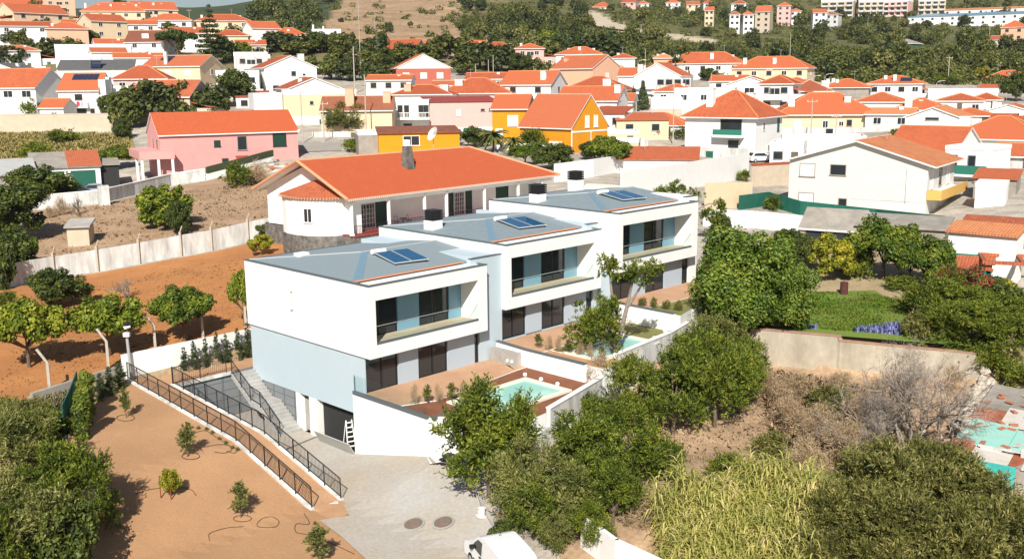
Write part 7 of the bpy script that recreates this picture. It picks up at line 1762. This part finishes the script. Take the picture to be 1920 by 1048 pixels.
for k, a in enumerate((('green_olive', 1760, 600, 120, 90), ('dark', 1840, 590, 110, 80), ('green_olive', 1800, 610, 130, 90), ('shrub', 1880, 620, 120, 80), ('green_olive', 1915, 640, 110, 90), ('shrub', 1820, 690, 110, 60), ('shrub', 1900, 720, 90, 50), ('dry_shrub', 1785, 735, 60, 50), ('dark', 1510, 500, 70, 60), ('citrus', 1770, 560, 80, 70), ('dark_shrub', 1460, 610, 90, 50), ('shrub', 1690, 545, 60, 34))):
    T(*a, ['olive-green bush at the near end of the lawn', 'dark bush beside the red flowering shrub', 'broad bush left on the right bank', 'leafy bush right on the bank', 'bush at the right edge under the awning', 'trailing bush over the brick wall end', 'low bush above the shack roof', 'dry bush at the crumbling wall foot', 'dark tree between huge tree and open hut', 'green tree under the tile canopy', 'dark shade bush at the foot of the huge tree', 'low shrub behind the drum'][k])
# lower right grey-green olives
for k, a in enumerate((('grey_olive', 1640, 1005, 210, 190), ('grey_olive', 1740, 985, 190, 200), ('grey_olive', 1830, 1020, 200, 170), ('grey_olive', 1560, 1060, 170, 170), ('grey_olive', 1660, 1100, 230, 210), ('grey_olive', 1780, 1110, 220, 220), ('grey_olive', 1890, 1110, 200, 210), ('grey_olive', 1600, 950, 120, 110), ('grey_olive', 1720, 905, 90, 90), ('grey_olive', 1525, 1120, 130, 160), ('grey_shrub', 1590, 985, 80, 60), ('grey_shrub', 1900, 985, 60, 60))):
    T(*a, ['dense grey olive in the middle of the lower right mass', 'grey olive below the hanging tarp', 'grey olive at the lower right by the shack door', 'grey olive beside the reeds', 'large grey olive at the bottom edge', 'large grey olive at the bottom right', 'grey olive in the bottom right corner', 'grey olive at the edge of the dry brush', 'young grey olive under the bare tree', 'grey olive at the foot of the reeds', 'grey bush between reeds and olives', 'grey bush at the right edge near the shack'][k])
# bare trees
def bare_tree(P, H_, spread, lab, m, seed, n0=7, depth=5, r0=.12):
    g = np.random.default_rng(seed); mb = MB()
    def grow(p, d, L_, r, k):
        q = p + d * L_; mid = p + d * L_ * .5 + g.normal(size=3) * L_ * .08
        mb.tube([tuple(p), tuple(mid), tuple(q)], r, 4 if r > .02 else 3, r1=r * .6, cap=False)
        if k == 0: return
        for _ in range(3 if k > 1 else 4):
            e = d + g.normal(size=3) * .55; e[2] += .12; e /= np.linalg.norm(e)
            grow(p + (q - p) * g.uniform(.5, 1), e, L_ * g.uniform(.55, .85), r * .6, k - 1)
    for _ in range(n0):
        d = np.array([g.normal() * spread, g.normal() * spread, 1.0]); d /= np.linalg.norm(d)
        grow(np.array([0, 0, -.1]), d, H_ * .36, r0, depth)
    t = thing('bare_tree', lab, 'tree', P)
    part('branches', mb, m, t)
    if H_ > 3.5 and m is L_twig:
        c_, r_ = clumps(H_ * .24, H_ * .30, 26, H_ * .10, seed)
        link('twigs', spray_cloud('twigs', L_twig, c_, r_, 9000, .014, 16, seed, up=.7, per=6), t, (0, 0, H_ * .58))
bare_tree(at(1700, 850), 6.8, .42, 'leafless grey tree with a dense head of twigs before the grey wall', L_twig, 3, 8, 5, .1)
bare_tree(at(1640, 850), 3.6, .6, 'smaller leafless grey bush left of the bare tree', L_twig, 5, 7, 4, .05)
bare_tree(at(243, 560), 2.6, .25, 'bare pale fruit tree in the orchard', bark_grey, 8, 3, 4, .07)
bare_tree(at(150, 405), 2.8, .35, 'bare reddish sapling below the gate pillar', bark, 9, 4, 4, .05)
bare_tree(at(395, 215), 4.2, .3, 'bare grey tree in the thicket before the brown gable', bark_grey, 10, 3, 4, .09)
# grasses, reeds and flowers nobody could count
def blades(name, lab, pts, h_, wd, m, seed, lean=.35, arch=False, segs=1, cat=None):
    g = np.random.default_rng(seed); P = np.array(pts); n = len(P)
    a = g.uniform(0, 2 * math.pi, n); hh = h_ * g.uniform(.5, 1.2, n); ln = np.abs(g.normal(0, lean, n))
    sd_ = np.stack([-np.sin(a), np.cos(a), np.zeros(n)], 1) * wd; fw = np.stack([np.cos(a), np.sin(a), np.zeros(n)], 1)
    tip = P + fw * (hh * ln)[:, None] + np.array([0, 0, 1]) * (hh * (1 - .3 * ln))[:, None]
    mid = P + fw * (hh * ln * .35)[:, None] + np.array([0, 0, 1]) * (hh * .6)[:, None]
    v = np.stack([P - sd_, P + sd_, mid + sd_ * .8, tip, mid - sd_ * .8], 1).reshape(-1, 3)
    me = bpy.data.meshes.new(name); k = len(v)
    me.vertices.add(k); me.vertices.foreach_set('co', v.ravel()); me.loops.add(k); me.loops.foreach_set('vertex_index', np.arange(k))
    me.polygons.add(n); me.polygons.foreach_set('loop_start', np.arange(n) * 5); me.materials.append(m); me.update(); me.validate()
    return tag(link(name, me), lab, cat or 'grass', None, 'stuff')
def scatter_px(poly, n, seed):
    """points on the ground inside a region given by its outline"""
    g = np.random.default_rng(seed)
    W = np.array([at(*q)[:2] for q in poly]); lo, hi = W.min(0), W.max(0); out = []
    while len(out) < n:
        q = g.uniform(lo, hi, (n * 2, 2)); k = in_poly(q[:, 0], q[:, 1], [tuple(w_) for w_ in W]); out += list(q[k])
    q = np.array(out[:n]); z = terr(q[:, 0], q[:, 1])
    # thin out in drifts
    f = np.sin(q[:, 0] * .9 + np.sin(q[:, 1] * .7) * 2) + np.cos(q[:, 1] * 1.1 + q[:, 0] * .3)
    k = f + g.normal(0, .8, n) > -.7
    return np.column_stack([q, z])[k]
blades('dry_grass', 'tall tawny dry grass and brush in front of the grey wall', scatter_px([(1425, 695), (1620, 730), (1700, 800), (1640, 880), (1500, 875), (1440, 800)], 6500, 1), .5, .014, L_dry, 1, .7)
blades('dry_grass', 'sparse dry grass under the olive grove', scatter_px([(1000, 840), (1200, 680), (1400, 640), (1480, 720), (1400, 870), (1290, 870), (1200, 960), (1100, 960)], 7000, 2), .2, .012, L_dry, 2, .7)
blades('lawn_grass', 'bright green grass of the lawn behind the grey wall', scatter_px([(1425, 618), (1480, 545), (1620, 548), (1700, 565), (1720, 620), (1650, 640), (1500, 628)], 30000, 3), .14, .02, leaf_mat('lawn_blades', (.22, .33, .03), (.12, .21, .02), (.32, .34, .07), trans=.45), 3, .8)
blades('blue_flowers', 'strip of blue flowers on top of the grey wall', np.concatenate([scatter_px([(1600, 640), (1610, 618), (1690, 610), (1690, 640)], 1100, 4), scatter_px([(1485, 628), (1490, 612), (1530, 618), (1530, 632)], 500, 5)]), .4, .035, leaf_mat('blue_petals', (.20, .22, .55), (.12, .18, .06), (.34, .34, .7)), 4, .5, cat='flowers')
blades('dry_grass', 'dry yellowish grass of the field behind the garages', scatter_px([(-20, 300), (-20, 252), (240, 252), (245, 300), (150, 285)], 20000, 6), .7, .07, leaf_mat('field_blades', (.44, .36, .13), (.24, .22, .06), (.55, .45, .2)), 5, .6)
blades('weeds', 'brown weeds and dry tufts in the dry lot', scatter_px([(60, 470), (90, 410), (350, 360), (520, 345), (520, 400), (340, 465), (160, 500)], 4500, 7), .3, .03, leaf_mat('lot_blades', (.42, .29, .17), (.25, .17, .1), (.5, .4, .22)), 6, .7)
blades('weeds', 'low weeds scattered over the orange orchard soil', scatter_px([(0, 740), (40, 560), (300, 510), (450, 480), (455, 600), (240, 680)], 5000, 8), .16, .03, leaf_mat('orchard_blades', (.26, .17, .05), (.16, .11, .04), (.30, .22, .08)), 7, .8)
blades('weeds', 'pale dry grass on the bank between orchard and corner thicket', scatter_px([(0, 860), (0, 770), (140, 730), (135, 820), (110, 860)], 9000, 9), .35, .025, leaf_mat('bank_blades', (.36, .31, .19), (.2, .19, .1), (.45, .4, .26)), 8, .7)
def reeds(lab, poly, n, h_, seed):
    g = np.random.default_rng(seed); S = scatter_px(poly, n, seed)
    st_ = MB(); vs_ = []; fs_ = []
    for p in S:
        H_ = h_ * g.uniform(.65, 1.15) * (.95 + .22 * math.sin(p[0] * 1.7 + math.sin(p[1] * 1.3) * 2)); a0 = g.uniform(0, 6.28); ln = g.normal(0, .10)
        top = p + np.array([math.cos(a0) * ln * H_, math.sin(a0) * ln * H_, H_])
        st_.tube([tuple(p), tuple(top)], .02, 3, r1=.01, cap=False)
        for q in range(15):
            f = .35 + .65 * q / 14; b = p + (top - p) * f; a = a0 + q * 2.5 + g.normal() * .4; L1 = g.uniform(.7, 1.25) * (1.15 - .45 * f)
            fw = np.array([math.cos(a), math.sin(a), 0]); wd = np.array([-fw[1], fw[0], 0]) * g.uniform(.02, .042); e = g.uniform(.6, 1.2)
            pts = [b, b + fw * L1 * .28 + np.array([0, 0, L1 * .36 * e]), b + fw * L1 * .62 + np.array([0, 0, L1 * .42 * e]), b + fw * L1 * .95 + np.array([0, 0, L1 * (.42 * e - .38)])]
            ws = [.7, 1.0, .8, .1]; k0 = len(vs_)
            for pt, w_ in zip(pts, ws): vs_ += [pt - wd * w_, pt + wd * w_]
            for s in range(3): fs_.append((k0 + 2 * s, k0 + 2 * s + 1, k0 + 2 * s + 3, k0 + 2 * s + 2))
    me = bpy.data.meshes.new('reeds'); v = np.array(vs_); q = np.array(fs_)
    me.vertices.add(len(v)); me.vertices.foreach_set('co', v.ravel()); me.loops.add(q.size); me.loops.foreach_set('vertex_index', q.ravel())
    me.polygons.add(len(q)); me.polygons.foreach_set('loop_start', np.arange(len(q)) * 4); me.materials.append(L_reed); me.update(); me.validate()
    o = tag(link('reeds', me), lab, 'reeds', None, 'stuff')
    part('stalks', st_, mat('reed_stalk', (.42, .35, .15), .9, .1, 3.0), o)['kind'] = 'stuff'
reeds('dense clump of tall yellow-green giant reeds at the lower right of the middle', [(1225, 1000), (1290, 955), (1420, 955), (1530, 950), (1545, 1010), (1520, 1150), (1380, 1180), (1240, 1120)], 2300, 2.5, 11)
for k, (px, py, wp, hp) in enumerate(((1440, 745, 90, 60), (1500, 760, 110, 60), (1560, 780, 110, 64), (1610, 800, 100, 66), (1470, 800, 100, 56), (1530, 820, 110, 60), (1590, 850, 100, 66), (1450, 860, 90, 56), (1520, 880, 100, 60), (1580, 740, 80, 44), (1640, 760, 80, 50), (1400, 720, 70, 50))):
    T(('dry_shrub', 'dry_shrub', 'grey_shrub', 'dry_shrub', 'dry_shrub')[k % 5], px, py, wp, hp, ('tawny', 'dull brown', 'grey-green', 'pale brown', 'straw coloured')[k % 5] + ' scrub bush ' + ('under the left of the grey wall', 'mid-way along the grey wall foot', 'left of the bare bush', 'beside the bare bush', 'at the right rim of the dry clearing', 'behind the reed tops', 'between bare bush and grey olives', 'at the near rim of the dry clearing', 'over the reed tops at right', 'touching the grey wall', 'behind the bare bush', 'at the grove corner of the grey wall')[k])
for k, a in enumerate((('far2', 655, 152, 60, 46), ('far1', 620, 150, 56, 40), ('far2', 705, 165, 60, 50), ('far1', 742, 158, 50, 40), ('far1', 590, 140, 50, 34), ('far3', 560, 104, 60, 26), ('far1', 1130, 135, 40, 30), ('shrub', 1290, 262, 60, 26), ('dark', 1410, 200, 34, 28), ('far1', 1600, 160, 50, 30), ('dark', 1640, 232, 40, 26), ('shrub', 1500, 290, 40, 22), ('dark', 1790, 240, 40, 30), ('round', 1850, 345, 40, 30), ('shrub', 1690, 262, 44, 22))):
    T(*a, ['dark tree between balcony house and low white house', 'tree before the thick concrete pole', 'dark tree beside the pale orange bungalow', 'tree at the left of the brick-red wall', 'small tree above the balcony house roof', 'pale tree clump below the cream flat building', 'tree between salmon house and three-chimney house', 'shrub under the clothes line', 'dark tree beside the hip roof chimney', 'tree at the end of the right row', 'dark tree behind the long garage row', 'shrub by the long garage row', 'dark tree beside the pediment gable', 'small round tree by the box shed', 'shrub at the back of the wide gable house'][k])
# more trees among the upper left streets
for k, a in enumerate((('far2', 20, 128, 60, 44), ('far1', 60, 118, 70, 42), ('far2', 95, 112, 60, 40), ('far1', 130, 108, 60, 36), ('far2', 165, 112, 50, 30), ('far1', 40, 92, 46, 34), ('far2', 228, 112, 46, 30), ('far1', 300, 112, 60, 34), ('far2', 420, 118, 60, 50), ('round', 450, 112, 46, 34), ('far1', 440, 80, 50, 30), ('far2', 500, 84, 60, 26), ('far1', 545, 86, 50, 24), ('far2', 590, 84, 60, 24), ('far2', 480, 120, 50, 30), ('far1', 640, 130, 60, 40), ('far1', 690, 136, 60, 40), ('dark', 720, 130, 50, 40), ('far2', 770, 110, 60, 30), ('far1', 800, 118, 70, 34), ('far2', 955, 118, 50, 36), ('far1', 1010, 140, 40, 30), ('far2', 20, 60, 50, 30), ('far1', 200, 75, 40, 20))):
    T(*a, ['first dark tree', 'broad tree', 'third dark tree', 'light tree', 'small dark tree', 'tree by the upper street', 'dark tree by the palm', 'tree under the umbrella pine', 'dark tree at the araucaria foot', 'bright green tree beside the araucaria', 'tree by the twin-chimney house', 'dark hedge tree by the pergola', 'hedge tree by the cream flat building', 'dark tree before the white towers', 'dark tree by the solar rack bungalow', 'tree behind the balcony house chimney', 'tree right of the balcony house', 'dark tree by the low white house', 'dark tree left of the long terrace', 'tree over the brick-red roof', 'dark tree right of the terrace end', 'small tree at the salmon house', 'dark tree at the upper left edge', 'small tree below the chimney terrace'][k] + ' among the upper left streets')
# the wooded hill
hill_bare = [(575, 92), (600, 60), (690, -60), (880, -60), (850, 50), (880, 100), (700, 110)]
road_px = [(1095, 30), (1115, 25), (1190, 55), (1350, 78), (1340, 88), (1160, 62), (1100, 45)]
def hill_trees():
    g = np.random.default_rng(21); out = []
    regs = [((965, 1925), (35, 168), 165), ((1010, 1920), (10, 60), 40), ((835, 1090), (2, 105), 55), ((470, 640), (8, 62), 30), ((-10, 330), (20, 112), 22)]
    for (x0, x1), (y0, y1), n in regs:
        for k in range(n):
            px, py = g.uniform(x0, x1), y0 + (y1 - y0) * g.random() ** .9
            if x0 > 900 and px < 1250 and py > 112: py -= 30
            if in_poly(np.array([px]), np.array([py]), hill_bare)[0] or in_poly(np.array([px]), np.array([py]), road_px)[0]: continue
            out.append((px, py))
    for k in range(16): out.append((g.uniform(600, 880), g.uniform(72, 108)))
    out += [(799, 28), (640, 45), (730, 62), (770, 52), (690, 66)]
    out.sort(key=lambda q: q[1])
    return out[:300]
LB = {'far1': 'rounded green tree', 'far2': 'dark evergreen', 'far3': 'pale yellowish tree'}
ZN = [(640, 'on the ridge left of the brown hill'), (900, 'scattered on the brown hill'), (1090, 'on the slope right of the brown hill'), (1260, 'below the hill road'), (1420, 'above the long orange row'), (1560, 'in the wood above the cream house'), (1720, 'around the narrow green house'), (1830, 'in the wood by the right pole'), (3000, 'in the wood at the right edge')]
for px, py in hill_trees():
    p = at(px, py, 150); k = ('far1', 'far2', 'far1', 'far3', 'far2')[int(rng.integers(0, 5))]
    small = px < 900 and 600 < px and py > 25
    Rm = rng.uniform(2.2, 4.6) * (.55 if small else 1.0)
    zn = next(z for lim, z in ZN if px < lim)
    row = 'high up' if py < 40 else ('half-way up' if py < 85 else 'low down')
    if px < 470: zn, row = 'among the top left houses', row
    sz_ = 'small' if Rm < 2.8 else ('tall' if Rm > 3.9 else 'middling')
    T(k, 0, 0, 2 * Rm * F / p[1], Rm * rng.uniform(1.5, 2.2) * F / p[1], sz_ + ' ' + LB[k] + ' ' + row + ' ' + zn, 'trees of the wooded hill', P=p)
# undergrowth between the hill trees: one mass
g_ = np.random.default_rng(5); UC = []; UR = []
for k in range(5200):
    px, py = g_.uniform(470, 1930), g_.uniform(-2, 165)
    if in_poly(np.array([px]), np.array([py]), hill_bare)[0] and g_.random() > .10: continue
    if in_poly(np.array([px]), np.array([py]), road_px)[0]: continue
    if px < 960 and py > 100: continue
    p = at(px, py, 150, 2500)
    if p[1] < 285: continue
    r = g_.uniform(.8, 2.4); UC.append((p[0], p[1], p[2] + r * .4)); UR.append((r * 1.3, r * 1.3, r * .9))
tag(link('undergrowth', leaf_cloud('undergrowth', L_hill1, UC, UR, 210000, .7, 1.4, 31)), 'scrubby undergrowth covering the hillside between the trees', 'undergrowth', None, 'stuff')
# distant hills at the left of the skyline
def far_hills(lab, X0, X1, Y, zb, zt, seed, c):
    g = np.random.default_rng(seed); n = 90; m = MB()
    xs = np.linspace(X0, X1, n); hz = zb + (zt - zb) * (.55 + .25 * np.sin(np.linspace(0, 7, n) + seed) + .12 * np.sin(np.linspace(0, 23, n) + seed * 2) + .05 * g.random(n))
    for k in range(n - 1):
        m.face([(xs[k], Y - 900, zb - 150), (xs[k + 1], Y - 900, zb - 150), (xs[k + 1], Y, hz[k + 1]), (xs[k], Y, hz[k])])
        m.face([(xs[k], Y, hz[k]), (xs[k + 1], Y, hz[k + 1]), (xs[k + 1], Y + 900, zb - 150), (xs[k], Y + 900, zb - 150)])
    struct('hills', m, c, smooth=True)
far_hills('', -5200, 500, 5200, 318, 366, 2, mat('far_hill_green', (.075, .095, .055), 1.0, .2, .004, c2=(.14, .13, .085)))

# ------------------------------------------------------------------ the air between here and the far hills
hz_ = MB().box(-9000, 9000, -300, 7200, -260, 620)
hm_ = bpy.data.materials.new('haze'); hm_.use_nodes = True
hn = hm_.node_tree; hn.nodes.remove(hn.nodes['Principled BSDF'])
pv_ = hn.nodes.new('ShaderNodeVolumePrincipled'); pv_.inputs['Density'].default_value = 0.00007; pv_.inputs['Color'].default_value = (.78, .88, 1.0, 1)
pv_.inputs['Anisotropy'].default_value = 0.1
hn.links.new(pv_.outputs[0], hn.nodes['Material Output'].inputs['Volume'])
tag(part('haze', hz_, hm_), 'thin blue haze over the distant hills', 'haze', None, 'stuff')
